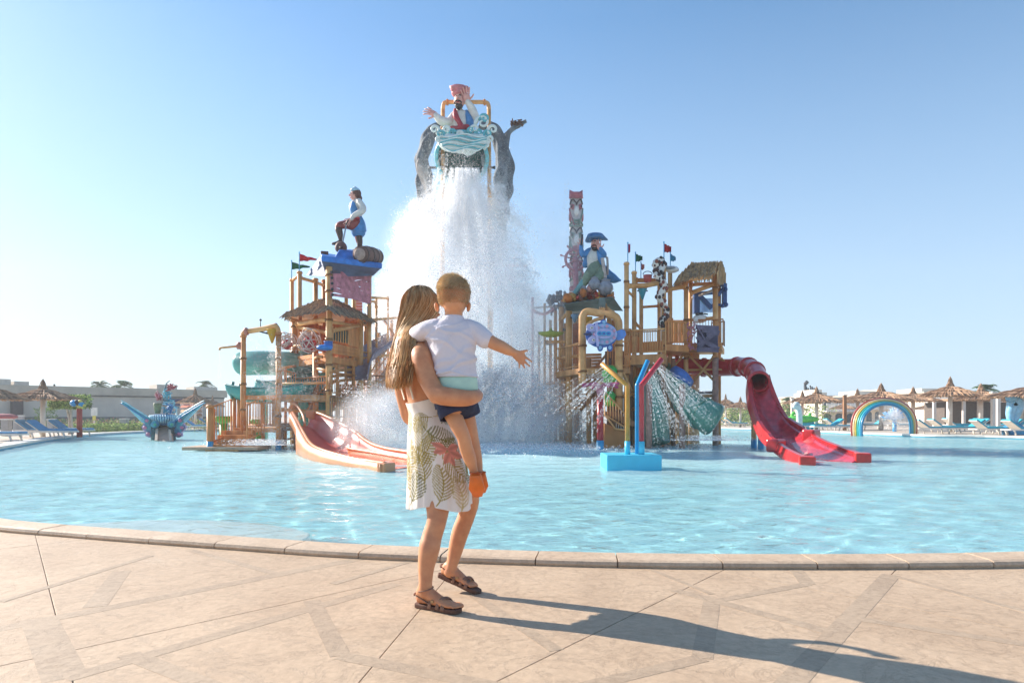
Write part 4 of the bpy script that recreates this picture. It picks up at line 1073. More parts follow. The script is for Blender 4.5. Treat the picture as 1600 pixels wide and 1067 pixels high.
for k in range(3):
    x = (415, 470, 500)[k]; b = MB(); b.tube([V((P(x, 0, 25.0).x, 25.0, BOT)), P(x, 612, 25.0)], .09, seg=10); b.build('support_post', M_tealp, SS)
b = MB(); b.tube([P(500, 665, 25), P(494, 630, 25.2), P(488, 612, 25.2)], .5, seg=14); b.build('lower_tube', M_teal, SS)
# green mushroom and its neighbour
def mushroom(x, yt, yb, Y, R_, mt, mstem, label, cuff=True):
    t = thing('mushroom_seat', label, 'water mushroom', pz(x, Y, 0), 'green dish fountains')
    top = P(x, yt, Y); b = MB(); b.lathe(top, [(.001, 0), (R_ * .95, 0), (R_, -.04), (R_ * .9, -.16), (R_ * .35, -.26), (.001, -.27)], seg=20); b.build('dish', mt, t)
    b = MB(); b.tube([V((top.x, top.y, BOT)), top - V((0, 0, .2))], .12, seg=14); s_ = b.build('stem', mstem, t)
    if cuff: b = MB(); b.tube([V((top.x, top.y, BOT)), V((top.x, top.y, WZ + .25))], .135, seg=14); b.build('stem_foot', M_blue, t)
M_grn = mat('leaf_green_paint', '5DA238', .45, var=.12)
mushroom(349, 650, 690, 23, .33, M_grn, M_grn, 'green dish fountain on a thick green stem behind the left railing')
mushroom(404, 655, 690, 24.6, .34, mat('light_green_paint', '8FC06A', .5), M_grn, 'paler green dish fountain half hidden behind the gate steps')
# orange slide into the pool
M_os = mat('salmon_slide', 'DC9060', .35, var=.08, scale=1.5, coat=.3, bump=.05); M_osr = mat('red_slide_bed', 'D8695A', .32, var=.10, scale=1.5, coat=.4)
OS = thing('orange_slide', 'wide salmon orange slide running from the left tower into the pool', 'slide', V((-4.5, 16, 0)))
Lp = [(457, 645, 20.4), (464, 657, 19.6), (474, 676, 18.6), (486, 694, 17.2), (505, 704, 16.0), (540, 714, 15.0), (575, 722, 14.2), (602, 731, 13.35)]
Rp = [(486, 640, 21.6), (502, 650, 21.2), (530, 664, 20.4), (556, 680, 19.4), (572, 690, 18.6), (600, 699, 17.4), (640, 706, 16.2), (672, 712, 15.4)]
Lq = smooth_path([P(*p) for p in Lp], 8); Rq = smooth_path([P(*p) for p in Rp], 8)
Lh = smooth_path([(.42, 0, 0), (.42, 0, 0), (.50, 0, 0), (.36, 0, 0), (.26, 0, 0), (.24, 0, 0), (.24, 0, 0), (.24, 0, 0)], 8)
Rh = smooth_path([(.45, 0, 0), (.6, 0, 0), (.75, 0, 0), (.6, 0, 0), (.4, 0, 0), (.28, 0, 0), (.24, 0, 0), (.22, 0, 0)], 8)
bed = []; lw_, rw_ = [], []
for i in range(len(Lq)):
    l, r = Lq[i].copy(), Rq[i].copy(); l.z = max(l.z, WZ + .04 + .1); 
    zb = min(l.z - Lh[i].x, r.z - .1); zb = max(zb, WZ - .02)
    l2 = V((l.x, l.y, l.z)); dirx = (r - l); dirx.z = 0; dn = dirx.normalized(); wd = dirx.length
    lo_l = l + dn * .28; lo_l.z = zb + .03; lo_r = r - dn * .22; rz = max(zb + Rh[i].x, r.z * .6); rt = V((r.x, r.y, zb + Rh[i].x))
    lo_r.z = zb + .03; row = [l2 - dn * .16 + V((0, 0, -.3 if zb > .3 else -(l2.z - WZ + .1))), l2 - dn * .16, l2, lerp(l2, lo_l, .5) - V((0, 0, .06)), lo_l]
    for q in range(1, 8): row.append(lerp(lo_l, lo_r, q / 8) - V((0, 0, .02)))
    row += [lo_r, lerp(lo_r, rt, .5) + dn * .08, rt, rt + dn * .15, rt + dn * .15 - V((0, 0, rt.z - WZ + .1 if zb < .3 else .3))]
    bed.append(row)
b = MB(); b.grid([r[2:-2] for r in bed]); b.build('slide_bed', M_osr, OS, solid=.03)
b = MB(); b.grid([r[:3] for r in bed]); b.build('side_wall', M_os, OS, solid=.05)
b = MB(); b.grid([r[-3:] for r in bed]); b.build('side_wall', M_os, OS, solid=.05)
b = MB(); b.tube([r[2] for r in bed], .05, seg=8); b.build('rim', M_os, OS); b = MB(); b.tube([r[-3] for r in bed], .05, seg=8); b.build('rim', M_os, OS)
e = bed[-1]; b = MB(); b.box(e[2] + V((.02, -.01, -.09)), (.22, .3, .24), rz=-.6); b.build('end_block', M_os, OS, bevel=.02)
b = MB(); b.tube(smooth_path([P(455, 652, 20.8), P(452, 640, 20.8), P(458, 631, 20.8), P(466, 636, 20.6), P(474, 650, 20.2), P(476, 664, 19.6)], 5), (.04), seg=8); b.build('hoop', M_os, OS)
b = MB(); r0_ = P(478, 640, 21.2); b.prism([P(477, 641, 21.2), P(492, 641, 21.4), P(492, 656, 21.4), P(477, 652, 21.2)], (0, .1, 0)); b.build('entry_board', M_os, OS, bevel=.03)
# pole behind it dividing a second lane
trough(OS, [(560, 700, 18.4), (600, 706, 17.2), (660, 716, 15.6)], .3, M_os, name='second_lane', rim=.04)
flag(467.5, 396, 425, 25.2, (495, 405.5, .12), 12, M_fr, 'red pennant on the left tower pointing right')
flag(455.5, 409, 437, 25.6, (484, 417, .12), 12, M_fg, 'green pennant on the left tower below the red one')
# ============================================================ statue helper
M_fskin = mat('statue_skin', 'DFA292', .45, var=.08, scale=6, coat=.2)
M_fhair = mat('statue_hair', '2E2623', .5, var=.2, scale=20)
M_fshirt = mat('statue_shirt', 'DCD8CE', .45, var=.1, scale=5, bump=.4, bscale=9)
M_fcoat = mat('statue_blue_coat', '3E86C0', .45, var=.16, scale=4, bump=.4, bscale=8)
M_fpants = mat('statue_maroon_trousers', '8E3A33', .5, var=.2, scale=5, bump=.4, bscale=10)
M_fboot = mat('statue_brown_boot', '4C3730', .5, var=.2, scale=8)
M_fsash = mat('statue_red_sash', 'AE2C3C', .5, var=.15, scale=8)
M_fgreen = mat('statue_green_trousers', '7C8F77', .5, var=.2, scale=4, bump=.4, bscale=8)
M_fhat = mat('statue_hat_blue', '3B76A8', .5, var=.2, scale=4)
M_fpink = mat('statue_hat_pink', 'D27F82', .5, var=.2, scale=4)
def px_limb(par, name, pts, rad, m, seg=14, n=5, Ymul=None):
    b = MB(); limb(b, [P(*p) for p in pts], rad, n=n, seg=seg); return b.build(name, m, par)
def statue_hand(par, c, dirv, spread, m, size=1.0, thumb=None, name='hand'):
    c = V(c); d = V(dirv).normalized(); s_ = V(spread).normalized(); b = MB()
    nrm = d.cross(s_)
    b.tube([c - d * .05 * size, c, c + d * .09 * size, c + d * .15 * size], [(.05 * size, .035 * size), (.075 * size, .035 * size), (.085 * size, .035 * size), (.07 * size, .028 * size)], seg=12, up=nrm)
    for k in range(4):
        o_ = (k - 1.5) * .047 * size; L_ = [.13, .16, .15, .11][k] * size; r = .021 * size
        p0 = c + d * .14 * size + s_ * o_; d2 = (d + s_ * (k - 1.5) * .22 + nrm * .15).normalized()
        finger(b, [p0, p0 + d2 * L_ * .55, p0 + d2 * L_ + nrm * .02 * size], r, r * .75)
    t0_ = c + d * .02 * size - s_ * .07 * size; t1 = (d * .6 - s_).normalized() if thumb is None else V(thumb)
    finger(b, [t0_, t0_ + t1 * .07 * size, t0_ + t1 * .12 * size + d * .02 * size], .024 * size, .018 * size)
    return b.build(name, m, par)
def statue_head(par, c, r, face, m, hair, beard=False, az=None):
    c = V(c); f = V(face).normalized(); s_ = f.cross(V((0, 0, 1))).normalized(); up = s_.cross(f).normalized()
    M = Matrix((s_, f, up)).transposed()
    b = MB(); b.ball(c, (r * .8, r * .95, r * 1.1), seg=18, rings=12, rot=M); b.ball(c + f * r * .25 - up * r * .55, (r * .6, r * .62, r * .6), seg=14, rings=10, rot=M)
    b.tube([c + f * r * .9 + up * r * .2, c + f * r * 1.22 - up * r * .18, c + f * r * .92 - up * r * .3], [r * .09, r * .19, r * .1], seg=8)
    for sg in (-1, 1): b.ball(c + s_ * sg * r * .8 - up * r * .05, (r * .12, r * .2, r * .28), rot=M, seg=8, rings=6)
    h = b.build('head', m, par)
    for sg in (-1, 1):
        b = MB(); b.ball(c + f * r * .88 + s_ * sg * r * .32 + up * r * .12, (r * .14, r * .08, r * .1), rot=M, seg=8, rings=6); b.build('eye', M_white, h)
        b = MB(); b.ball(c + f * r * .95 + s_ * sg * r * .32 + up * r * .12, r * .055, seg=6, rings=4); b.build('pupil', M_fhair, h)
        b = MB(); b.tube([c + f * r * .93 + s_ * sg * r * .14 + up * r * .3, c + f * r * .93 + s_ * sg * r * .34 + up * r * .4, c + f * r * .8 + s_ * sg * r * .55 + up * r * .3], r * .06, seg=6); b.build('eyebrow', hair, h)
    b = MB(); b.tube([c + f * r * .8 + s_ * -r * .22 - up * r * .62, c + f * r * .92 - up * r * .66, c + f * r * .8 + s_ * r * .22 - up * r * .62], r * .08, seg=6); b.build('mouth', M_fsash, h)
    if beard:
        rnd = random.Random(3); b = MB(); b.ball(c + f * r * .35 - up * r * 1.0, (r * .62, r * .5, r * .55), rot=M, seg=14, rings=10, fn=lambda d: 1 + .12 * math.sin(d.x * 19) * math.sin(d.z * 15))
        for sg in (-1, 1): b.tube([c + f * r * .95 - up * r * .42, c + f * r * .9 + s_ * sg * r * .35 - up * r * .5, c + f * r * .7 + s_ * sg * r * .6 - up * r * .75], [r * .1, r * .1, r * .14], seg=8)
        b.build('beard', hair, h)
    return h, f, s_, up, M

# ============================================================ tipping bucket frame in the middle
YF = 28.6
FR = thing('bucket_frame', 'tall ochre pipe frame carrying the giant tipping bucket', 'frame', pz(728, YF, 0))
x0, x1 = 692, 765
b = MB(); b.tube([V((P(x0, 0, YF).x, YF, BOT)), P(x0, 172, YF)], .085, seg=12); b.build('upright_pipe', M_pipe, FR)
b = MB(); b.tube([V((P(x1, 0, YF).x, YF, BOT)), P(x1, 350, YF), P(764, 172, YF)], .085, seg=12); b.build('upright_pipe', M_pipe, FR)
b = MB(); b.tube(smooth_path([P(692, 172, YF), P(693, 164, YF), P(698, 160, YF), P(728, 160, YF), P(757, 160, YF), P(763, 164, YF), P(764, 172, YF)], 5), .085, seg=12); b.build('cross_pipe', M_pipe, FR)
for x in (699, 757):
    b = MB(); b.lathe(P(x, 160, YF), [(.001, -.04), (.13, -.04), (.13, .04), (.001, .04)], seg=12, axis=(1, 0, 0)); b.build('flange', M_pipe2, FR)
for x in (690, 768):
    b = MB(); b.tube([V((P(x, 0, YF + 2).x, YF + 2, BOT)), P(x, 300, YF + 2)], .085, seg=12); b.build('upright_pipe', M_pipe2, FR)
pipe(FR, [(668, 262, YF), (692, 262, YF)], .05, M_dark); pipe(FR, [(752, 262, YF), (774, 262, YF)], .05, M_dark)
# giant bucket
BK = thing('tipping_bucket', 'huge green tipping bucket with a sculpted white and turquoise wave front', 'tipping bucket', P(727, 235, YF))
M_bk = mat('bucket_green', '1E6E68', .35, var=.2, scale=2, bump=.2); M_bkrim = mat('bucket_rim_teal', '5FB6C0', .35, var=.1); M_bkin = mat('bucket_inside', '12413F', .5)
bc = P(722, 240, YF - .2)
prof = []
b = MB()
axis = V((0, -.80, -.60)).normalized()
b.lathe(bc + V((0, .9, .55)), [(.05, 0), (.75, .02), (.98, .35), (1.03, .9), (1.06, 1.35)], seg=28, axis=axis); b.build('bowl', M_bk, BK, solid=.06)
b = MB(); u = axis.orthogonal().normalized(); w_ = axis.cross(u); cc = bc + V((0, .9, .55)) + axis * 1.36
b.tube([cc + u * (1.05 * math.cos(q)) + w_ * (1.05 * math.sin(q)) for q in [2 * PI * z / 32 for z in range(33)]], .085, seg=8, caps=False); b.build('bowl_rim', M_bkrim, BK)
M_wv = mat('wave_white', 'DDE8E2', .35, var=.05, coat=.3); M_wt = mat('wave_turquoise', '5CB6BE', .35, var=.12, coat=.3)
YW = YF - .9
# wave board: a swelling shield with curls
b = MB(); rows = []
for i in range(15):
    u = i / 14; x = lerp(686, 762, u); top = 208 + 6 * math.sin(u * PI) * 1 + 2 * math.sin(u * 16); bot = 224 + 17 * math.sin(u * PI) ** .8 + 2.5 * math.sin(u * 13)
    if i in (7,): bot -= 3
    rows.append([P(x, lerp(top, bot, v), YW - .35 * math.sin(u * PI) - .18 * math.sin(v * PI)) for v in [q / 8 for q in range(9)]])
b.grid(rows); wvb = b.build('wave_board', M_wv, BK, solid=.14)
for k in range(9):
    pts = []
    for i in range(17):
        u = i / 16; x = lerp(688, 760, u); yy = lerp(211, 237, (k + .3) / 9) - (0 if k < 4 else 4 * math.cos((u - .5) * PI) - 4) + 2.6 * math.sin(u * 9 + k * .7)
        lim = 224 + 17 * math.sin(u * PI) ** .8
        if yy > lim + 1: yy = lim + 1
        pts.append(P(x, yy, YW - .36 * math.sin(u * PI) - .27))
    b = MB(); b.tube(pts, .032, seg=7); b.build('wave_ridge', M_wt if k % 2 else M_wv, BK)
def curl(par, x, y, r, m, turns=1.3, th=.10, flip=1, Y=YW - .2, a0=0):
    b = MB(); c = P(x, y, Y); pts = []; rr = []
    for i in range(22):
        q = i / 21; ang = a0 + flip * q * turns * 2 * PI; rad = r * (1 - q * .85); pts.append(c + V((rad * math.cos(ang), -.05 * q, rad * math.sin(ang)))); rr.append(th * (1 - q * .6))
    b.tube(pts, rr, seg=8); return b.build('wave_curl', m, par)
for x, y, r, m, fl, a0 in ((679, 203, .20, M_wv, 1, -1.2), (770, 203, .22, M_wv, -1, 4.2), (688, 210, .18, M_wt, 1, -1), (762, 210, .18, M_wt, -1, 4), (697, 203, .16, M_wv, 1, -.8), (754, 192, .30, M_wv, -1, 3.4), (757, 186, .2, M_wt, -1, 3.4),
                           (685, 219, .16, M_wv, 1, -1.5), (766, 218, .16, M_wv, -1, 4.5), (692, 226, .13, M_wv, 1, -1.5), (760, 228, .13, M_wv, -1, 4.5), (742, 202, .18, M_wv, -1, 4), (735, 205, .14, M_wt, 1, 0), (748, 208, .16, M_wt, -1, 4), (706, 208, .15, M_wt, 1, 0), (718, 210, .13, M_wv, 1, 0), (700, 216, .16, M_wv, 1, 0), (751, 216, .15, M_wv, -1, 3)):
    curl(BK, x, y, r, m, flip=fl, a0=a0, th=.075)
# sailor bust rising from the bucket
ST = thing('sailor_statue', 'bearded sailor statue with arms raised above the tipping bucket', 'statue', P(722, 208, YF))
YS = YF - .5
hd = statue_head(ST, P(718, 157, YS - .12), .27, (-.25, -1, .02), M_fskin, M_fhair, True)
px_limb(ST, 'shirt', [(722, 206, YS), (721, 192, YS), (719, 180, YS), (718, 173, YS)], [(.40, .3), (.42, .3), (.40, .26), (.16, .14)], M_fshirt)
px_limb(ST, 'coat_side', [(735, 206, YS - .08), (734, 190, YS - .15), (729, 177, YS - .05)], [(.2, .24), (.17, .25), (.13, .15)], M_fcoat)
px_limb(ST, 'coat_side', [(707, 204, YS + .05), (705, 190, YS + .05), (709, 178, YS + .05)], [(.16, .2), (.15, .22), (.1, .15)], M_fshirt)
px_limb(ST, 'neckerchief', [(711, 172, YS - .2), (712, 181, YS - .3), (717, 190, YS - .34), (722, 200, YS - .34)], [.07, .12, .1, .13], M_fsash)
b = MB(); b.tube([P(704, 200, YS), P(712, 201, YS - .3), (P(722, 199, YS - .36)), P(731, 198, YS - .3), P(737, 197, YS)], [(.1, .1)] * 5, seg=8); b.build('sash', M_fsash, ST)
px_limb(ST, 'sleeve', [(709, 181, YS), (701, 191, YS - .1), (690, 189, YS - .15), (681, 181, YS - .2)], [.16, .18, .19, .12], M_fshirt)
statue_hand(ST, P(680, 179, YS - .2), (-1, 0, .5), (0.3, 0.3, .9), M_fskin, 1.7)
px_limb(ST, 'sleeve', [(731, 179, YS), (742, 187, YS - .1), (738, 172, YS - .2), (731, 160, YS - .28)], [.16, .19, .17, .12], M_fshirt)
statue_hand(ST, P(730, 157, YS - .3), (-.2, -.15, 1), (-1, 0, -.2), M_fskin, 1.7)
b = MB(); c = P(717, 147, YS - .1); b.ball(c + V((.0, .02, .05)), (.30, .30, .18), seg=16, rings=10)
rows = []
for q in range(25):
    t = 2 * PI * q / 24; r_ = .34 + .10 * math.cos(3 * t + .9); rows.append([c + V((math.cos(t) * .25, math.sin(t) * .25, .0)), c + V((math.cos(t) * r_, math.sin(t) * r_, .1 + .12 * math.sin(3 * t) ** 2)), c + V((math.cos(t) * .3, math.sin(t) * .3, .26))])
b.grid(rows); b.build('hat', M_fpink, ST, solid=.03)
# rocky dark arch behind
AR = thing('tree_arch', 'dark gnarled artificial tree trunk arch behind the tipping bucket', 'artificial tree', pz(727, YF + 1.2, 0))
M_bark = mat('charcoal_bark', '666E74', .8, var=.35, scale=3, bump=1.6, bscale=7, col2='363C42', stretch=(1, 1, .4))
def rough_tube(par, name, pts, rad, m, seed=1, amp=.26, n=7, seg=22):
    path = smooth_path([P(*p) for p in pts], n); rr = [x[0] for x in smooth_path([(r, 0, 0) for r in rad], n)]; rows = []
    for i, (p, T, a, bb) in enumerate(frames(path)):
        row = []
        for k in range(seg):
            t = 2 * PI * k / seg; d = a * math.cos(t) + bb * math.sin(t)
            q = 1 + amp * noise.noise(V((p + d * .5)) * 1.4 + V((seed, 0, 0))) * 2.2 + amp * .5 * math.sin(5 * t + i * .2 + seed)
            row.append(p + d * rr[i] * q)
        rows.append(row)
    b = MB(); b.grid(rows, closed=True); nv = len(b.v); b.f.append(tuple(nv - seg + k for k in range(seg))); b.mi.append(0); b.smooth.append(False)
    return b.build(name, m, par)
YA = YF + 2.0
rough_tube(AR, 'trunk', [(670, 400, YA), (668, 350, YA), (667, 330, YA), (663, 290, YA), (661, 262, YA), (663, 238, YA), (672, 215, YA), (684, 203, YA), (704, 196, YA)], [.15, .30, .38, .36, .30, .27, .28, .26, .2], M_bark, 1)
rough_tube(AR, 'trunk', [(779, 410, YA), (781, 360, YA), (782, 340, YA), (785, 300, YA), (788, 272, YA), (786, 246, YA), (780, 222, YA), (770, 203, YA), (750, 194, YA)], [.15, .30, .38, .40, .42, .34, .28, .24, .18], M_bark, 5)
rough_tube(AR, 'branch', [(786, 240, YA), (791, 220, YA), (795, 208, YA), (805, 199, YA), (814, 193, YA), (822, 189, YA)], [.2, .17, .13, .10, .09, .08], M_bark, 9, seg=14)
b = MB(); rnd = random.Random(2); c = P(808, 194, YA)
for k in range(60):
    t = rnd.uniform(0, 2 * PI); zz = rnd.uniform(-.08, .12); a = c + V((.22 * math.cos(t), .2 * math.sin(t), zz)); b.tube([a, a + V((-math.sin(t) * .2, math.cos(t) * .2, rnd.uniform(-.03, .05)))], .02, seg=5)
b.ball(c, (.2, .18, .1), seg=10, rings=6); b.build('nest', mat('nest_twigs', '6B4A3C', .9, var=.3, scale=20), AR)
pipe(AR, [(668, 330, YA), (690, 332, YF + 2)], .08, M_dark, 'bracket'); pipe(AR, [(782, 330, YA), (768, 332, YF + 2)], .08, M_dark, 'bracket')
M_wisp = mat('pale_bark_moss', 'C9BBB2', .8)
for k in range(9):
    b = MB(); x = 652 + k * 1.6; b.tube([P(x + 3, 244 + k * 3, YA - .3), P(x, 258 + k * 3, YA - .4), P(x + 1, 272 + k * 4, YA - .42)], [.02, .05, .015], seg=6); b.build('bark_strip', M_wisp, AR)
# faint post with ring right of the plume
t = thing('ring_post', 'thin post with a hanging ring seen through the mist right of the plume', 'post', pz(805, 30.5, 0))
pipe(t, [(790, 415, 30.5), (824, 415, 30.5)], .05, M_pinkp); b = MB(); c = P(804, 436, 30.5); b.tube([c + V((.1 * math.cos(q), 0, .24 * math.sin(q))) for q in [2 * PI * z / 18 for z in range(19)]], .03, seg=6, caps=False); b.build('ring', M_pinkp, t)
b = MB(); b.tube([V((P(800, 0, 30.5).x, 30.5, BOT)), P(800, 415, 30.5)], .04, seg=8); b.build('pole', M_pipe, t)

# ============================================================ pirate figure on the left platform
PF = thing('pirate_statue', 'standing pirate statue with one boot up on a round shield on the blue platform', 'statue', P(555, 392, 24))
YP = 24.0
statue_head(PF, P(554, 305, YP), .16, (-1, -.35, .0), M_fskin, M_fhair)
b = MB(); b.ball(P(557, 303, YP + .02), (.17, .18, .19), seg=12, rings=8); b.tube([P(559, 305, YP + .02), P(562, 311, YP + .02), P(563, 317, YP + .02)], [.1, .1, .03], seg=8); b.build('hair', mat('statue_brown_hair', '5A3428', .5), PF)
b = MB(); b.ball(P(555, 297.5, YP), (.17, .17, .09), seg=12, rings=8); b.tube([P(554, 297, YP), P(555, 292, YP)], [.03, .05], seg=6); b.build('cap', mat('pale_blue_cap', '9CC4D8', .5), PF)
px_limb(PF, 'torso', [(559, 350, YP), (557, 335, YP), (555, 322, YP), (557, 313, YP)], [(.2, .18), (.19, .17), (.22, .18), (.08, .09)], M_fshirt)
px_limb(PF, 'coat', [(560, 361, YP + .05), (560, 350, YP), (557, 338, YP - .02), (553, 326, YP - .06), (553, 318, YP - .05)], [(.29, .26), (.24, .2), (.17, .18), (.15, .2), (.1, .13)], M_fcoat)
px_limb(PF, 'sleeve', [(561, 315, YP - .15), (567, 325, YP - .25), (564, 331, YP - .3), (553, 337, YP - .3), (549, 342, YP - .3)], [.11, .12, .12, .09, .06], M_fshirt)
statue_hand(PF, P(546, 343, YP - .3), (-.6, 0, -1), (1, 0, -.5), M_fskin, .9)
b = MB(); b.tube([P(552, 341, YP - .25), P(558, 339, YP - .26), P(560, 343, YP - .25)], [.05, .06, .07], seg=8); b.build('sash', M_fsash, PF)
px_limb(PF, 'trouser_leg', [(559, 348, YP - .05), (551, 352, YP - .12), (541, 351, YP - .15), (530, 353, YP - .15), (529, 360, YP - .15)], [.17, .17, .15, .13, .11], M_fpants)
px_limb(PF, 'trouser_leg', [(560, 352, YP + .05), (560, 362, YP + .05), (560, 372, YP + .03), (561, 378, YP + .02)], [.17, .16, .12, .10], M_fpants)
px_limb(PF, 'boot', [(529, 358, YP - .15), (531, 366, YP - .15), (532, 374, YP - .15)], [.13, .11, .07], M_fboot); px_limb(PF, 'boot_foot', [(532, 377, YP - .15), (527, 380, YP - .2), (520, 381, YP - .25)], [.07, .07, .045], M_fboot)
px_limb(PF, 'boot', [(561, 370, YP), (562, 380, YP), (561, 388, YP)], [.12, .1, .08], M_fboot); px_limb(PF, 'boot_foot', [(562, 388, YP), (556, 391, YP - .05), (552, 392, YP - .1)], [.08, .07, .05], M_fboot)
b = MB(); b.bar(P(542, 346, YP - .3), P(535, 382, YP - .3), .05, .015); b.build('sword_blade', mat('steel', '8C949C', .3, metal=.7), PF); b = MB(); b.tube([P(545, 344, YP - .33), P(540, 350, YP - .33)], .025, seg=6); b.build('sword_hilt', M_dark, PF)
t = thing('round_shield', 'round brown ball shaped shield under the pirate statue boot', 'shield', P(533, 392, YP - .2)); b = MB(); b.lathe(P(533, 387, YP - .3), [(.001, -.1), (.12, -.09), (.2, -.03), (.21, .05), (.15, .12), (.001, .14)], seg=18, axis=(0, -1, 0)); b.build('disc', mat('shield_brown', '6D4A44', .6, var=.3, scale=9, bump=.5), t); b = MB(); b.ball(P(533, 387, YP - .46), .06); b.build('boss', M_fboot, t)
t = thing('barrel', 'brown log barrel lying on the blue platform behind the pirate boot', 'barrel', P(575, 408, 23.6)); 
M_bar = mat('barrel_wood', '7A5B50', .7, var=.3, scale=4, bump=.7, bscale=14, stretch=(.3, 1, 1))
ca, cb = P(562, 397, 23.0), P(589, 402, 24.4); ax = (cb - ca); 
b = MB(); b.lathe(ca, [(.001, 0), (.25, 0), (.30, ax.length * .3), (.30, ax.length * .7), (.25, ax.length), (.001, ax.length)], seg=22, axis=ax); b.build('staves', M_bar, t)
for q in (.08, .38, .66, .92): b = MB(); p_ = lerp(ca, cb, q); b.lathe(p_, [(.27 + .04 * math.sin(q * PI), -.03), (.285 + .04 * math.sin(q * PI), -.03), (.285 + .04 * math.sin(q * PI), .03), (.27 + .04 * math.sin(q * PI), .03)], seg=22, axis=ax); b.build('hoop', M_fboot, t)
b = MB(); b.lathe(ca - ax.normalized() * .02, [(.001, 0), (.2, 0), (.2, .03), (.001, .03)], seg=20, axis=ax); b.build('lid', mat('barrel_lid', 'B49A8C', .7, var=.2), t)
t = one('crate', MB().box(P(507, 398, 24.2), (.26, .26, .2), rz=.3), mat('crate_wood', '5F3C3A', .7, var=.3, scale=10), 'small dark crate at the left corner of the blue platform', 'crate', bevel=.01)

# ============================================================ totem and captain, right of the plume
TT = thing('totem_pole', 'tall carved totem pole painted white, maroon and green, right of the plume', 'totem pole', pz(900, 27.6, 0))
M_tot = mat('totem_cream', 'DCCFC4', .5, var=.12, scale=6, bump=.4); M_totr = mat('totem_maroon', 'B0626C', .5, var=.2, scale=8); M_totg = mat('totem_green', '7C9284', .5, var=.2, scale=8); M_totd = mat('totem_brown', '4A3A38', .5)
YT = 27.6; r_ = .25
b = MB(); base = V((P(900, 0, YT).x, YT, BOT)); top = P(900, 305, YT); b.tube([base, P(900, 620, YT), top], [.26, .26, .25], seg=24)
b.build('pole', M_tot, TT)
rows = []; b = MB()
for q in range(25):
    t = 2 * PI * q / 24; c = P(900, 306, YT); d = V((math.cos(t), math.sin(t), 0)); h = .06 + .17 * abs(math.cos(t)) ** 2.2
    rows.append([c + d * .25 - V((0, 0, .1)), c + d * .275, c + d * .27 + V((0, 0, h)), c + d * .20 + V((0, 0, h * .8)), c + d * .19 - V((0, 0, .05))])
b.grid(rows); b.build('crown', M_totr, TT)
def tot_pt(ax_, y, out=.0): a = R(ax_); c = P(900, y, YT); return c + V((math.sin(a), -math.cos(a), 0)) * (.26 + out)
def tot_curve(pts, r, m, name='carving'):
    q = smooth_path([(a, y, 0) for a, y in pts], 5); b = MB(); b.tube([tot_pt(p.x, p.y, .01) for p in q], r, seg=7); b.build(name, m, TT)
def tot_patch(pts, m, out=.012):
    b = MB(); n = len(pts); cx_ = sum(p[0] for p in pts) / n; cy2 = sum(p[1] for p in pts) / n
    outer = [tot_pt(a, y, out) for a, y in pts]; mid = [tot_pt(lerp(cx_, a, .6), lerp(cy2, y, .6), out + .035) for a, y in pts]; c = tot_pt(cx_, cy2, out + .045)
    inn = [tot_pt(a, y, -.02) for a, y in pts]
    b.add(inn + outer + mid + [c], [(i, (i + 1) % n, n + (i + 1) % n, n + i) for i in range(n)] + [(n + i, n + (i + 1) % n, 2 * n + (i + 1) % n, 2 * n + i) for i in range(n)] + [(2 * n + i, 2 * n + (i + 1) % n, 3 * n) for i in range(n)], 0, True)
    b.build('carved_shape', m, TT)
for dy in (0, 44, 88):
    y0 = 316 + dy
    mm_ = (M_totr, M_totg) if dy != 44 else (M_totg, M_totr)
    tot_curve([(-70, y0 + 5), (-40, y0 - 2), (-8, y0 + 3), (0, y0 + 7), (8, y0 + 3), (40, y0 - 2), (70, y0 + 5)], .025, M_totd)
    tot_curve([(-80, y0 - 6), (-40, y0 - 5), (0, y0 - 4), (40, y0 - 5), (80, y0 - 6)], .03, mm_[0])
    for sg in (-1, 1):
        tot_patch([(sg * 18, y0 + 7), (sg * 50, y0 + 4), (sg * 62, y0 + 11), (sg * 30, y0 + 15)], mm_[0]); tot_patch([(sg * 30, y0 + 8), (sg * 42, y0 + 7), (sg * 45, y0 + 11), (sg * 33, y0 + 12)], M_totd, .05)
        tot_curve([(sg * 85, y0 + 10), (sg * 60, y0 + 20), (sg * 35, y0 + 30), (sg * 20, y0 + 38)], .03, mm_[1] if sg > 0 else mm_[0])
        tot_patch([(sg * 55, y0 + 20), (sg * 80, y0 + 16), (sg * 85, y0 + 30), (sg * 60, y0 + 34)], mm_[0])
    tot_patch([(-16, y0 + 9), (16, y0 + 9), (22, y0 + 20), (0, y0 + 26), (-22, y0 + 20)], M_white)
    tot_curve([(-80, y0 + 36), (-30, y0 + 33), (0, y0 + 36), (30, y0 + 33), (80, y0 + 36)], .03, mm_[1])
    tot_patch([(-40, y0 + 28), (-10, y0 + 30), (10, y0 + 30), (40, y0 + 28), (30, y0 + 33), (-30, y0 + 33)], mm_[1])
for y in (306.5, 390, 452): b = MB(); b.lathe(P(900, y, YT), [(.255, -.1), (.28, -.06), (.28, .06), (.255, .1)], seg=24); b.build('band', M_totr, TT)

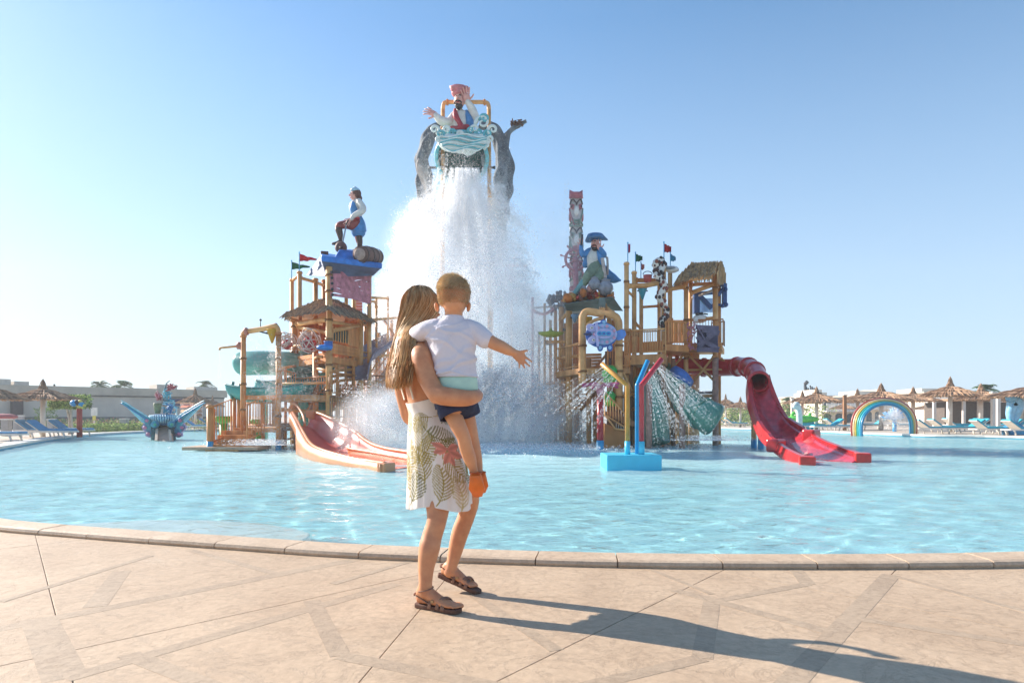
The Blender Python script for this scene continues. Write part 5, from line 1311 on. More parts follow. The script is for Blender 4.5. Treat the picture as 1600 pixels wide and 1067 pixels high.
CP = thing('captain_statue', 'seated captain statue with blue hat and coat, one hand raised to his face', 'statue', P(925, 458, 26))
YC = 26.0
statue_head(CP, P(930, 381, YC - .1), .19, (-.5, -1, 0), M_fskin, M_fhair, True)
b = MB(); c = P(930, 374, YC - .06); b.ball(c + V((0, .03, .06)), (.24, .24, .17), seg=16, rings=10); rows = []
for q in range(25):
    t = 2 * PI * q / 24; r2 = .40 + .08 * math.cos(3 * t); rows.append([c + V((math.cos(t) * .22, math.sin(t) * .22, -.02)), c + V((math.cos(t) * r2, math.sin(t) * r2, -.03 + .10 * math.sin(1.5 * t) ** 2)), c + V((math.cos(t) * .27, math.sin(t) * .27, .18))])
b.grid(rows); b.build('hat', M_fhat, CP, solid=.03)
px_limb(CP, 'shirt', [(928, 416, YC), (927, 402, YC - .05), (928, 390, YC)], [(.26, .22), (.25, .2), (.14, .12)], M_fshirt)
px_limb(CP, 'coat_side', [(942, 420, YC), (938, 404, YC - .12), (934, 390, YC - .02)], [(.12, .2), (.13, .2), (.1, .12)], M_fcoat); px_limb(CP, 'coat_side', [(915, 414, YC + .1), (917, 400, YC + .05), (922, 390, YC)], [(.12, .16), (.1, .15), (.08, .1)], M_fcoat)
px_limb(CP, 'sleeve', [(936, 392, YC), (943, 398, YC - .15), (938, 389, YC - .25)], [.12, .13, .09], M_fcoat); statue_hand(CP, P(937, 388, YC - .28), (-.3, 0, 1), (-1, 0, -.2), M_fskin, 1.1)
px_limb(CP, 'sleeve', [(920, 392, YC), (911, 398, YC - .1), (908, 388, YC - .15), (908, 383, YC - .15)], [.11, .11, .08, .06], M_fcoat); statue_hand(CP, P(908, 382, YC - .15), (0, 0, 1), (1, 0, 0), M_fskin, .8)
b = MB(); b.tube([P(908, 384, YC - .2), P(910, 366, YC - .2)], .035, seg=8); b.build('spyglass', M_dark, CP)
px_limb(CP, 'trouser_leg', [(932, 412, YC), (926, 424, YC - .2), (918, 434, YC - .35), (913, 442, YC - .38)], [.22, .24, .2, .14], M_fgreen); px_limb(CP, 'trouser_leg', [(936, 414, YC + .05), (938, 428, YC - .2), (930, 440, YC - .45)], [.2, .22, .18], M_fgreen)
px_limb(CP, 'stocking', [(912, 440, YC - .38), (904, 450, YC - .4), (898, 458, YC - .4)], [.12, .1, .09], mat('stocking_teal', '6FA3A4', .5)); px_limb(CP, 'stocking', [(928, 440, YC - .45), (921, 452, YC - .5)], [.14, .12], M_fskin)
px_limb(CP, 'shoe', [(912, 450, YC - .45), (911, 458, YC - .5), (913, 463, YC - .55)], [.10, .12, .08], mat('grey_stone_paint', '8E9298', .5, var=.15))
px_limb(CP, 'coat_tail', [(942, 418, YC + .1), (950, 430, YC + .15), (960, 436, YC + .2), (969, 438, YC + .2)], [(.14, .1), (.2, .14), (.17, .1), (.04, .04)], M_fcoat)
px_limb(CP, 'chair_arm', [(940, 400, YC - .1), (949, 403, YC), (949, 428, YC)], [.045, .045, .045], M_wisp, n=2)
b = MB(); b.bar(P(941, 403, YC - .3), P(946, 434, YC - .4), .12, .05); b.build('chair_rail', M_wisp, CP)
M_pot = mat('silver_grey_pot', '9A9DA6', .3, var=.15, scale=5, coat=.3)
for i, (x, y, r2) in enumerate(((929, 444, .24), (946, 450, .30))):
    t = thing('cooking_pot', ('rounded grey pot at the captain knee, the left of two', 'larger grey pot beside the captain, the right of two')[i], 'pot', P(x, y + 8, YC - .55), 'grey pots beside the captain')
    c = P(x, y, YC - .55); b = MB(); b.lathe(c, [(.001, -r2), (r2 * .7, -r2 * .8), (r2, -.1 * r2), (r2 * .9, r2 * .4), (r2 * .55, r2 * .75), (r2 * .5, r2 * .8), (r2 * .62, r2 * .95), (r2 * .6, r2)], seg=20); b.build('belly', M_pot, t); b = MB(); b.lathe(c, [(r2 * .63, r2 * .9), (.2 * r2, r2 * 1.15), (.001, r2 * 1.3)], seg=16); b.build('lid', M_pot, t)
    for q in range(6): b = MB(); b.tube([c + V((r2 * 1.0 * math.cos(a), r2 * 1.0 * math.sin(a), z)) for a, z in [(q * PI / 3 + .2, -.05), (q * PI / 3 + .5, .0)]], .02, seg=5); b.build('rivet_band', M_pot, t)
WH = thing('ship_wheel', 'pink ship steering wheel mounted in front of the totem pole', 'ship wheel', P(899, 470, 26.4))
M_pw = mat('dusty_pink_paint', 'C9909A', .45, var=.14, scale=5); c = P(899, 406, 26.5); RW = .40
nrm = V((.25, -1, .05)).normalized(); uu = nrm.cross(V((0, 0, 1))).normalized(); ww = uu.cross(nrm)
b = MB(); b.tube([c + uu * (RW * math.cos(q)) + ww * (RW * math.sin(q)) for q in [2 * PI * z / 32 for z in range(33)]], .055, seg=10, caps=False); b.build('rim', M_pw, WH)
b = MB(); b.lathe(c, [(.001, -.06), (.1, -.06), (.1, .06), (.001, .07)], seg=14, axis=nrm); b.build('hub', M_pw, WH)
for k in range(8):
    q = k * PI / 4 + .25; d = uu * math.cos(q) + ww * math.sin(q); b = MB(); b.tube([c, c + d * RW, c + d * (RW + .12), c + d * (RW + .2), c + d * (RW + .24)], [.025, .028, .02, .045, .02], seg=8); b.build('spoke', M_pw, WH)
b = MB(); b.tube([c + V((0, .05, 0)), P(900, 440, 26.5), P(901, 466, 26.5)], [.11, .1, .15], seg=12); b.build('pedestal', M_pw, WH)
TR = thing('treasure_heap', 'heap of red and gold treasure on the dark ship roof', 'treasure', P(925, 468, 26))
rnd = random.Random(17); tm = [mat('treasure_red', 'C0392B', .5, var=.2), mat('treasure_gold', 'D2A046', .4, var=.2), mat('treasure_orange', 'D0762F', .5, var=.2), mat('treasure_brown', '7D5240', .6)]
for k in range(110):
    x = rnd.uniform(884, 958); h = 6 + 6 * math.sin((x - 884) / 74 * PI) ; y = 470 - (x - 884) / 74 * 5 - rnd.random() * h; b = MB(); r2 = rnd.uniform(.08, .17)
    b.ball(P(x, y, 26 + rnd.uniform(-.7, .8)), (r2 * rnd.uniform(.7, 1.6), r2, r2 * rnd.uniform(.4, 1)), seg=8, rings=5, rot=Matrix.Rotation(rnd.uniform(0, 3), 3, 'Y')); b.build('treasure_piece', tm[int(rnd.random() * 3.4)], TR)

# ============================================================ right play tower
RT_ = thing('play_tower', 'right play tower with ship roof, wooden balconies and thatched lookout', 'play tower', V((5.2, 24, 0)))
M_hull = mat('dark_green_hull', '64746F', .6, var=.25, scale=3, bump=.5, bscale=7, stretch=(.2, 1, 1))
up4 = [P(882, 474, 24.9), P(958, 464, 24.3), P(952, 463, 27.2), P(884, 470, 27.4)]; lo4 = [P(885, 487, 25.3), P(933, 482, 24.4), P(974, 487, 25.6), P(890, 488, 27)]
b = MB(); b.add([P(881, 475, 24.8), P(958, 464, 24.0), P(974, 486, 25.2), P(947, 483, 25.6), P(886, 487, 25.4), P(886, 470, 27.4), P(955, 462, 27.0), P(966, 480, 27.0), P(890, 484, 27.2)],
      [(0, 1, 6, 5), (1, 2, 7, 6), (0, 4, 3, 1), (1, 3, 2), (4, 8, 7, 2, 3), (0, 5, 8, 4), (5, 6, 7, 8)]); b.build('ship_roof', M_hull, RT_, bevel=.02)
b = MB(); b.lathe(P(941, 470, 24.0), [(.10, -.35), (.13, 0), (.11, .1)], seg=12); b.build('roof_strut', M_hull, RT_); pipe(RT_, [(941, 473, 24.0), (941, 490, 24.0)], .11, M_pipe, 'roof_prop', col=False)
pipe(RT_, [(943, 476, 24.2), (952, 485, 24.0), (958, 490, 23.8)], .07, M_pipe)
# hut arch pipes near the fish
b = MB(); b.tube(smooth_path([P(910, 600, 23.6), P(910, 510, 23.6), P(911, 494, 23.6), P(918, 487, 23.6), P(940, 490, 23.4), P(958, 493, 23.2), (P(965, 500, 23.2)), P(967, 520, 23.2), P(967, 640, 23.2)], 6), .13, seg=14); b.build('arch_pipe', M_pipe, RT_)
pipe(RT_, [(914, 510, 23.6), (930, 500, 23.4), (946, 497, 23.3)], .06, M_pipe, sm=4)
for x, yt, Y, r, m in ((889, 486, 25.4, .12, M_pipe), (884, 505, 26.4, .07, M_wood), (877, 480, 26.6, .10, M_pipe), (868, 486, 26.9, .07, M_wood), (851, 474, 27.0, .05, M_pipe), (832, 464, 27.3, .05, M_pinkp), (952, 490, 25.4, .09, M_pipe), (901, 492, 26.8, .1, M_wood), (958, 500, 26.6, .09, M_wood_o),
                       (979, 411, 24.2, .085, M_pipe), (991, 425, 25.0, .085, M_pipe), (1002, 455, 25.8, .075, M_pipe), (1030, 440, 26.0, .07, M_pipe), (1037, 410, 24.8, .09, M_pipe), (1047, 418, 25.4, .085, M_pipe),
                       (1072, 432, 25.2, .085, M_pipe), (1079, 440, 26.2, .075, M_pipe), (1118, 424, 25.0, .10, M_pipe), (1123, 430, 26.0, .09, M_pipe2)):
    post(RT_, x, yt, Y, r, m, cap=(x > 960))
b = MB(); b.tube([V((P(1083, 0, 26.4).x, 26.4, BOT)), P(1083, 548, 26.4)], .24, seg=18); b.build('column', mat('beige_column', 'DDB58C', .5, var=.06), RT_)
pipe(RT_, [(832, 481, 27.3), (851, 480, 27.0), (870, 478, 26.8)], .04, M_wisp); pipe(RT_, [(834, 486, 27.3), (850, 491, 27), (866, 482, 26.9)], .06, M_pinkp, sm=3); pipe(RT_, [(876, 500, 26.4), (888, 489, 25.4)], .07)
pipe(RT_, [(853, 534, 27.0), (886, 534, 25.6)], .06, M_wood); pipe(RT_, [(851, 538, 27), (868, 538, 26.9)], .03, M_wisp); pipe(RT_, [(880, 514, 26.6), (889, 515, 25.4)], .03, M_dark)
# grey net barrel behind
b = MB(); rnd = random.Random(6)
for k in range(40):
    x = rnd.uniform(859, 884); y = rnd.uniform(455, 484); b.tube([P(x, y, 27 + rnd.uniform(-.3, .3)), P(x + rnd.uniform(-6, 6), y + rnd.uniform(2, 12), 27)], rnd.uniform(.03, .08), seg=5)
b.build('net_bundle', M_wisp if False else mat('grey_net', '8C8588', .8, var=.3), RT_, kind='stuff')
# floors and balconies
def zy(y, Y): return P(0, y, Y).z
z1 = zy(578, 24.5)
deck(RT_, [pz(868, 25.6, z1), pz(905, 23.6, z1), pz(985, 23.4, z1), pz(985, 26.4, z1), pz(872, 27, z1)], .2, M_wood)
z1b = zy(555, 24.0)
deck(RT_, [pz(976, 24.0, z1b), pz(1040, 23.4, z1b), pz(1046, 26, z1b), pz(984, 26.6, z1b)], .34, M_wood)
z2 = zy(541, 25.0)
deck(RT_, [pz(1040, 24.2, z2), pz(1076, 24.6, z2), pz(1078, 26.8, z2), pz(1040, 26.8, z2)], .24, M_wood_o)
deck(RT_, [pz(1070, 24.9, z2 + .05), pz(1128, 24.6, z2 + .05), pz(1132, 26.6, z2 + .05), pz(1074, 26.8, z2 + .05)], .2, M_wood_o)
railing(RT_, pz(976, 24.0, z1b), pz(1040, 23.4, z1b), .86, 16, M_pipe); railing(RT_, pz(1004, 26.2, z1b + .3), pz(1030, 26.0, z1b + .3), .8, 8, M_pipe)
railing(RT_, pz(1040, 24.2, z2), pz(1072, 24.5, z2), .8, 7, M_wood_o, slats=True); railing(RT_, pz(1076, 25.0, z2), pz(1130, 24.7, z2), .95, 12, M_pipe2); railing(RT_, pz(1112, 26.4, z2 + .1), pz(1132, 26.0, z2 + .1), .95, 4, M_wood_d)
railing(RT_, pz(978, 24.0, z1b), pz(985, 25.8, z1b), .9, 6, M_wood_o, slats=True)
planks(RT_, pz(1003, 24.1, 0), pz(1036, 23.7, 0), zy(534, 24) , zy(551, 24), 10, M_wood_o)
planks(RT_, pz(1052, 26.4, 0), pz(1078, 26.4, 0), zy(500, 26.4), zy(536, 26.4), 9, mat('yellow_slat', 'E0A24E', .6, var=.1)); planks(RT_, pz(1041, 25.8, 0), pz(1052, 25.6, 0), zy(498, 25.8), zy(538, 25.8), 4, M_wood_o)
planks(RT_, pz(895, 26.4, 0), pz(910, 26.2, 0), zy(506, 26.4), zy(568, 26.4), 6, mat('rust_board', 'B9663F', .6, var=.15)); planks(RT_, pz(912, 25.6, 0), pz(940, 25.4, 0), zy(552, 25.5), zy(590, 25.5), 8, M_wood_o, vertical=False); planks(RT_, pz(945, 25.2, 0), pz(985, 25.0, 0), zy(548, 25), zy(578, 25), 10, M_wood_d)
railing(RT_, pz(870, 25.4, z1), pz(905, 23.7, z1), .85, 12, M_wood); railing(RT_, pz(950, 23.4, z1), pz(984, 23.4, z1), .9, 9, M_wood_o)
for k in range(6): beam(RT_, (985 + k * 9, 560, 23.9), (985 + k * 9, 566, 26.0), .07, .1, M_wood_d, 'joist')
for x, Y in ((985, 24.2), (1010, 23.9), (1036, 23.6), (1044, 25.8), (1052, 24.6)): post(RT_, x, 560, Y, .085, M_wood_d, cap=False)
# beams of the tall frames
pipe(RT_, [(980, 447, 24.2), (1010, 446, 24.4), (1036, 441, 24.8)], .09); pipe(RT_, [(993, 438, 25), (1034, 438, 25.2)], .08, M_pipe2); pipe(RT_, [(980, 455, 24.2), (990, 463, 25.0)], .05); pipe(RT_, [(992, 505, 25), (1002, 513, 25.8)], .06)
pipe(RT_, [(1040, 453, 24.9), (1070, 448, 25.2)], .08); pipe(RT_, [(1079, 458, 25.4), (1116, 444, 25.0)], .08); pipe(RT_, [(1080, 445, 26.2), (1116, 443, 26)], .07); pipe(RT_, [(1082, 466, 26), (1118, 452, 25.4)], .05, M_wisp)
pipe(RT_, [(960, 516, 23.4), (985, 516, 24)], .05, M_wood); pipe(RT_, [(975, 521, 24.0), (1000, 523, 24.1)], .06, M_wood)
# lower bracing
pipe(RT_, [(1073, 578, 25.2), (1118, 577, 25.0), (1170, 578, 24.6)], .04, M_pipe); pipe(RT_, [(1073, 614, 25.2), (1120, 613, 25.0)], .055, M_wisp); pipe(RT_, [(1070, 620, 25.2), (1120, 618, 25.0)], .06, M_pipe)
for a, b_ in (((1074, 553, 25.1), (1118, 597, 24.9)), ((1116, 556, 24.9), (1076, 606, 25.1)), ((1074, 547, 25), (1120, 545, 25)), ((1050, 575, 25.8), (1072, 550, 25.2)), ((1126, 560, 25), (1150, 577, 24.8)), ((1010, 600, 24.2), (1040, 575, 24)), ((968, 570, 23.2), (992, 620, 24))): pipe(RT_, [a, b_], .045, M_pipe, 'brace')
# small thatched canopy
ev = [P(1062, 436, 24.6), P(1118, 428, 24.2), P(1130, 432, 26.6), P(1076, 440, 27.0)]; rg = [P(1086, 411, 25.4), P(1122, 410, 25.2), P(1124, 411, 25.6), P(1088, 412, 25.8)]
pitch_thatch(RT_, ev, rg, 'thatched_canopy', [M_thatch2, M_thatch], M_wood_o, layers=5, dens=24, seed=9)
# ship cross panel
M_gx = mat('mauve_grey_board', '6E6478', .65, var=.2, scale=4, bump=.5, bscale=18)
XP = thing('crossed_board_panel', 'mauve grey panel of crossed boards hung on the right balcony', 'panel', P(1105, 545, 24.4))
b = MB(); b.prism([P(1090, 512, 24.45), P(1122, 513, 24.4), P(1122, 546, 24.4), P(1090, 545, 24.45)], (0, .05, 0)); b.build('backing', mat('panel_painted_shade', '57506A', .7, var=.2, scale=6), XP)  # darker backing colour stands in for the shade between the boards
for a, c in (((1087, 511), (1123, 513)), ((1089, 546), (1123, 547)), ((1089, 510), (1100, 530)), ((1123, 516), (1091, 540)), ((1089, 526), (1123, 546)), ((1097, 516), (1122, 517)), ((1092, 544), (1104, 530)), ((1104, 524), (1123, 520))):
    b = MB(); b.bar(P(*a, 24.33), P(*c, 24.3), .05, .16, up=None); b.build('board', M_gx, XP)
NT = thing('rope_net', 'pale pink knotted rope net beside the crossed board panel', 'net', P(1083, 545, 24.6)); rnd = random.Random(9); b = MB()
for k in range(60):
    x, y = rnd.uniform(1074, 1089), rnd.uniform(505, 545); b.tube([P(x, y, 24.6), P(x + rnd.uniform(-4, 4), y + rnd.uniform(-5, 5), 24.55)], .02, seg=5)
b.build('strands', M_pinkp, NT, kind='stuff')
# blue climbing frame
BF = thing('climbing_bracket', 'dark blue steel bracket frame under the thatched canopy', 'frame', P(1090, 480, 25.5)); M_db = mat('navy_steel', '2C4F86', .45, var=.12)
for a, c, w2 in (((1088, 458), (1088, 490), .22), ((1084, 460), (1114, 457), .14), ((1092, 461), (1112, 482), .16), ((1108, 482), (1118, 474), .12), ((1126, 446), (1134, 446), .1), ((1132, 443), (1132, 480), .16), ((1120, 476), (1134, 477), .08), ((1122, 462), (1132, 448), .12)):
    b = MB(); b.bar(P(*a, 25.9), P(*c, 25.9), w2, w2); b.build('strut', M_db, BF, bevel=.01)
for x, y in ((1130, 445), (1134, 452), (1135, 476), (1129, 478)): b = MB(); b.ball(P(x, y, 25.75), .08, seg=8, rings=6); b.build('bolt', M_db, BF)
b = MB(); rows = [[P(lerp(1090, 1116, u), lerp(466, 488, v), 26.2 + .1 * math.sin(u * 8)) for u in [q / 8 for q in range(9)]] for v in [q / 6 for q in range(7)]]; b.grid(rows); b.build('shade_net', mat('pale_blue_net', 'A9C2E6', .8, trans=.5), BF)
# spotted serpent
SP = thing('spotted_serpent', 'white serpent with brown and black spots winding down a right tower post', 'sculpture', P(1036, 520, 24.5))
M_sp = mat('serpent_white', 'E4DCD0', .4, var=.05); spath = smooth_path([P(1026, 421, 24.6), P(1026, 412, 24.6), P(1031, 408, 24.6), P(1035, 414, 24.6), P(1031, 424, 24.5), P(1027, 430, 24.4), P(1034, 437, 24.3), P(1038, 448, 24.3), P(1033, 458, 24.3), (P(1030, 466, 24.3)), P(1036, 474, 24.4), P(1042, 484, 24.5), P(1040, 494, 24.4), P(1034, 502, 24.3), P(1034, 510, 24.3), P(1037, 516, 24.4)], 5)
rr = [lerp(.15, .06, (i / len(spath)) ** 1.3) * (1 if i > 4 else .7 + .08 * i) for i in range(len(spath))]
b = MB(); b.tube(spath, rr, seg=14); b.build('body', M_sp, SP)
rnd = random.Random(13)
for i in range(3, len(spath) - 3):
    for k in range(2):
        p, T, a, bb = frames(spath[i - 1:i + 2])[1]; q = rnd.uniform(0, 2 * PI); d = a * math.cos(q) + bb * math.sin(q)
        b = MB(); s2 = rnd.uniform(.03, .075); b.ball(p + d * rr[i] * .93, (s2, s2, s2 * 1.2), seg=8, rings=5); b.build('spot', (mat('spot_brown', '4B2E28', .5), mat('spot_black', '24211F', .5), mat('spot_rust', '8A4634', .5))[int(rnd.random() * 3)], SP)
b = MB(); b.ball(P(1025, 423, 24.5), (.13, .2, .1), seg=12, rings=8); b.build('head', mat('spot_brown', '4B2E28', .5), SP)
# bird, bucket, cone buckets, flags
SB = thing('seagull_figure', 'white seagull figure with dark beak perched on the right tower post', 'sculpture', P(1048, 424, 25)); b = MB(); b.ball(P(1050, 421, 25), (.26, .16, .13), seg=14, rings=8); b.tube([P(1044, 420, 25), P(1040, 416, 25)], [.1, .07], seg=8); b.build('body', M_white, SB); b = MB(); b.tube([P(1054, 421, 25), P(1061, 423, 25)], [.05, .01], seg=6); b.build('beak', M_dark, SB); b = MB(); b.ball(P(1048, 419, 24.9), (.2, .1, .06), seg=10, rings=6); b.build('wing', mat('gull_grey', '8A8F92', .5), SB)
RB = thing('red_bucket', 'small red bucket standing on the cross pipe of the right tower', 'bucket', P(1012, 441, 25)); b = MB(); b.lathe(P(1012, 441, 25), [(.001, 0), (.13, 0), (.165, .26), (.15, .26), (.12, .04), (.001, .04)], seg=16); b.build('pail', mat('coral_pail', 'D6625E', .45), RB); b = MB(); b.tube([P(1012, 429, 25) + V((.17 * math.cos(q), 0, .12 * math.sin(q))) for q in [PI * z / 10 for z in range(11)]], .015, seg=5); b.build('handle', M_dark, RB)
cone_bucket(1004, 450, 468, 24.6, .17, mat('teal_cone', '3FA3B8', .4), 'teal cone bucket under the cross pipe of the right tower'); cone_bucket(898, 492, 504, 25.0, .15, mat('grey_blue_cone', '7C9DB5', .4), 'grey blue cone bucket under the dark ship roof'); cone_bucket(919, 496, 512, 24.2, .16, mat('yellow_cone', 'C99A22', .45), 'yellow cone bucket left of the fish sign')
CH = thing('cow_head_figure', 'black and white cow head figure looking over the right balcony rail', 'sculpture', P(1094, 505, 25.2)); b = MB(); b.ball(P(1094, 498, 25.2), (.28, .22, .16), seg=14, rings=8); b.ball(P(1087, 500, 25.0), (.12, .12, .12)); b.build('head', M_white, CH)
for x, y in ((1090, 491), (1096, 490)): b = MB(); b.ball(P(x, y, 25.1), (.09, .09, .06), seg=8, rings=5); b.build('ear', M_dark, CH)
b = MB(); b.tube([P(1100, 490, 25.1), P(1106, 491, 25.1)], .03, seg=6); b.build('horn', M_dark, CH)
flag(981, 381, 411, 24.2, (985, 382, .9), 14, M_fp, 'narrow pink pennant, leftmost flag on the right tower')
flag(993, 396, 425, 25.0, (1004, 401, .5), 13, M_fg, 'green pennant on the right tower beside the pink one')
flag(1001.5, 411, 438, 25.4, (1007, 414, .6), 11, M_fo, 'small coral orange pennant low on the right tower')
flag(1037.5, 380, 410, 24.8, (1049, 386, .6), 14, M_fr, 'crimson pennant on the tallest right tower post')
flag(1047.5, 396, 418, 25.4, (1056, 402, .5), 12, M_fb, 'pale blue pennant on the right tower beside the crimson one')
# fish sign
FS = thing('fish_sign', 'blue turtle shaped fish sign with diamond pattern on the right tower arch', 'sign', P(943, 545, 22.9))
M_f1 = mat('sign_blue', '2E62B0', .4, coat=.3, var=.06); M_f2 = mat('sign_light_blue', '8FC0E2', .4, coat=.3, var=.06); M_f3 = mat('sign_pink', 'D99CB6', .4, coat=.3, var=.06); M_f4 = mat('sign_cyan', '35A9D8', .4, coat=.3, var=.05); M_f5 = mat('sign_lilac', 'B9B6DE', .4, var=.05)
def disc(par, name, x, y, rx, ry, Y, m, th=.05, n=28, rot=0, sh=None):
    pts = []
    for k in range(n):
        t = 2 * PI * k / n; q = sh(t) if sh else 1; u, v = rx * math.cos(t) * q, ry * math.sin(t) * q
        pts.append(P(x + u * math.cos(rot) - v * math.sin(rot), y + u * math.sin(rot) + v * math.cos(rot), Y))
    b = MB(); b.prism(pts, (0, th, 0)); return b.build(name, m, par, bevel=.006)
ttl = R(12)
disc(FS, 'board', 940, 523, 25, 20, 22.9, M_f1, .08); disc(FS, 'shell', 944, 522, 20.5, 16.5, 22.84, M_f2, .05); disc(FS, 'shell_centre', 944, 521, 15, 8, 22.72, M_f5, .04)
disc(FS, 'tail', 969, 523, 8, 10, 22.95, mat('tail_blue', '5B8FD6', .4), .05, n=10, sh=lambda t: 1 + .25 * math.cos(2 * t + .6)); disc(FS, 'fin', 943, 503.5, 5, 4.5, 22.93, M_f1); disc(FS, 'fin_spot', 944, 503, 3, 2.2, 22.85, M_f2, .03)
disc(FS, 'fin', 938, 543, 4.6, 6, 22.93, M_f1); disc(FS, 'fin', 953, 543, 4.6, 6, 22.93, M_f1); disc(FS, 'fin_spot', 938, 543, 2.6, 3, 22.85, M_f2, .03); disc(FS, 'fin_spot', 953, 543, 2.6, 3, 22.85, M_f2, .03)
disc(FS, 'jaw', 924, 512, 8, 6, 22.78, M_f5, .06, rot=.5); disc(FS, 'jaw', 926, 531, 8, 6, 22.78, M_f5, .06, rot=-.5); disc(FS, 'mouth', 919, 522, 7, 2, 22.74, mat('mouth_navy', '2B2F5A', .5), .04)
for x, y in ((925, 512), (928, 531)): disc(FS, 'eye', x, y, 2.4, 2.4, 22.70, M_white, .05, n=14); disc(FS, 'pupil', x, y, 1.1, 1.1, 22.67, M_dark, .03, n=10)
for k in range(14):
    t = 2 * PI * k / 14; x, y = 945 + 16.5 * math.cos(t), 522 + 12.6 * math.sin(t)
    b = MB(); b.prism([P(x - 3.2, y, 22.80), P(x, y - 3.2, 22.80), P(x + 3.2, y, 22.80), P(x, y + 3.2, 22.80)], (0, .03, 0)); b.build('diamond', M_f3 if k % 2 else M_f5, FS)
for k in range(3): disc(FS, 'ring', 937 + k * 7, 521, 4.2, 3.6, 22.66, M_f4, .05, n=16); disc(FS, 'ring_centre', 937 + k * 7, 521, 2.2, 1.9, 22.64, M_f1, .03, n=14)
b = MB(); b.bar(P(932, 503, 22.68), P(934, 541, 22.68), .08, .03); b.build('stripe', M_f5, FS)
b = MB(); b.tube([P(943, 510, 23.0), P(944, 498, 23.1), P(946, 491, 23.3)], .03, seg=6); b.build('hanger', M_dark, FS)
# lime scoop boat
t = thing('lime_scoop', 'lime green boat shaped scoop on the far left of the right tower', 'water scoop', P(862, 528, 26)); b = MB(); b.ball(P(861, 519, 26), (.50, .25, .2), seg=18, rings=8, fn=lambda d: .35 if d.z > .2 else 1); b.build('scoop', mat('lime_paint', 'A6B03C', .45, var=.1), t); b = MB(); b.tube([P(880, 516, 26), P(888, 515, 25.6)], .03, seg=6); b.build('arm', M_dark, t)
# stair box and stairs below the right tower
SX = thing('stair_block', 'brown stair block with railing beneath the right tower', 'stairs', pz(965, 23.2, 0))
b = MB(); zt2 = zy(661, 23.0); b.prism([pz(943, 22.6, BOT), pz(985, 22.8, BOT), pz(985, 22.8, zt2 - .25), pz(962, 22.7, zt2 - .15), pz(945, 22.6, zt2)], (0, 1.4, 0)); b.build('side_board', mat('caramel_board', 'B5793F', .55, var=.1, scale=2), SX)
for k in range(6): b = MB(); b.box(pz(950 + k * 7, 23.4, lerp(zt2 + .0, zt2 - .4, k / 5) + .35), (.5, 1.2, .08)); b.build('stair_step', M_wood_d, SX)
slope_rail(SX, 945, 22.6, 612, 648, 984, 22.7, 655, 672, 9, M_wisp if False else M_pipe); pipe(SX, [(945, 648, 22.5), (962, 670, 22.5), (984, 672, 22.6)], .03, M_pipe, 'hand_rail', col=False)
planks(SX, pz(948, 24.4, 0), pz(1000, 24.4, 0), zy(612, 24.4), zy(670, 24.4), 14, M_wood_d)
# anemone pole
AN = thing('anemone_pole', 'red pole with pink and green sea anemone arms beside the mist', 'water toy', pz(938, 22.0, 0))
b = MB(); b.tube([pz(938, 22, .02), P(938, 618, 22)], .105, seg=14); b.build('pole', M_redp, AN); b = MB(); b.tube([pz(938, 22, BOT), pz(938, 22, .22)], .12, seg=14); b.build('pole_foot', M_blue, AN)
b = MB(); b.tube([P(938, 618, 22), P(938, 604, 22)], [.10, .16], seg=14); b.build('collar', M_pinkp, AN)
for k in range(8): q = k * PI / 4 + .3; b = MB(); c = P(938, 606, 22); b.tube(smooth_path([c, c + V((.3 * math.cos(q), .3 * math.sin(q), .12)), c + V((.62 * math.cos(q), .62 * math.sin(q), .02 + .1 * (k % 2)))], 4), .045, seg=8); b.build('arm', mat('magenta_arm', 'C24A78', .5), AN)
for x, y, r2 in ((953, 583, .27), (953, 620, .2)):
    t = thing('anemone_ball', ('upper' if y < 600 else 'lower') + ' bright green spiky ball hanging beneath the right tower', 'decoration', P(x, y + 10, 23.2), 'green spiky balls'); b = MB(); b.ball(P(x, y, 23.2), r2, seg=16, rings=10, fn=lambda d: 1 + .12 * math.sin(d.x * 20) * math.sin(d.z * 17)); b.build('ball', mat('vivid_green', '3FB04A', .45, var=.2), t)
    for k in range(10): q = 2 * PI * k / 10; b = MB(); a = P(x, y, 23.2) + V((r2 * .6 * math.cos(q), r2 * .6 * math.sin(q), -r2 * .5)); b.tube([a, a + V((.05 * math.cos(q), .05 * math.sin(q), -.22))], [.05, .02], seg=6); b.build('tentacle', mat('spring_green', '7BD04A', .45), t)
b = MB(); b.tube([P(953, 573, 23.2), P(953, 560, 23.4)], .03, seg=6); b.build('hanger', M_dark, RT_)

# ============================================================ red tube slide
RS = thing('tube_slide', 'red tube slide dropping from the right tower into an open trough', 'slide', V((8.4, 20, 0)))
tp_ = smooth_path([P(1030, 574, 26.6), P(1060, 572, 26.2), P(1100, 574, 25.6), P(1140, 574, 25.0), P(1160, 572, 24.4), P(1172, 575, 23.6), P(1180, 582, 22.8), P(1186, 597, 21.8)], 8)
fr_ = frames(tp_, (0, 0, 1)); rows = []
for i, (p, T, a, bb) in enumerate(fr_): r2 = .30; rows.append([p + a * (r2 * math.cos(q)) + bb * (r2 * math.sin(q)) for q in [2 * PI * z / 24 for z in range(24)]])
b = MB(); b.grid(rows, closed=True); b.build('tube', M_redp, RS, solid=.03)
for i in (16, 28, 38, 47, 55):
    p, T, a, bb = fr_[i]; b = MB(); b.lathe(p, [(.30, -.05), (.36, -.05), (.36, .05), (.30, .05)], seg=24, axis=T); b.build('tube_flange', M_redp, RS)
Lp = [(1174, 588, 22.3), (1174, 600, 21.9), (1176, 622, 21.4), (1181, 640, 21.0), (1188, 660, 20.3), (1198, 676, 19.4), (1214, 690, 18.2), (1232, 703, 17.0), (1252, 713, 16.0), (1268, 718, 15.3)]
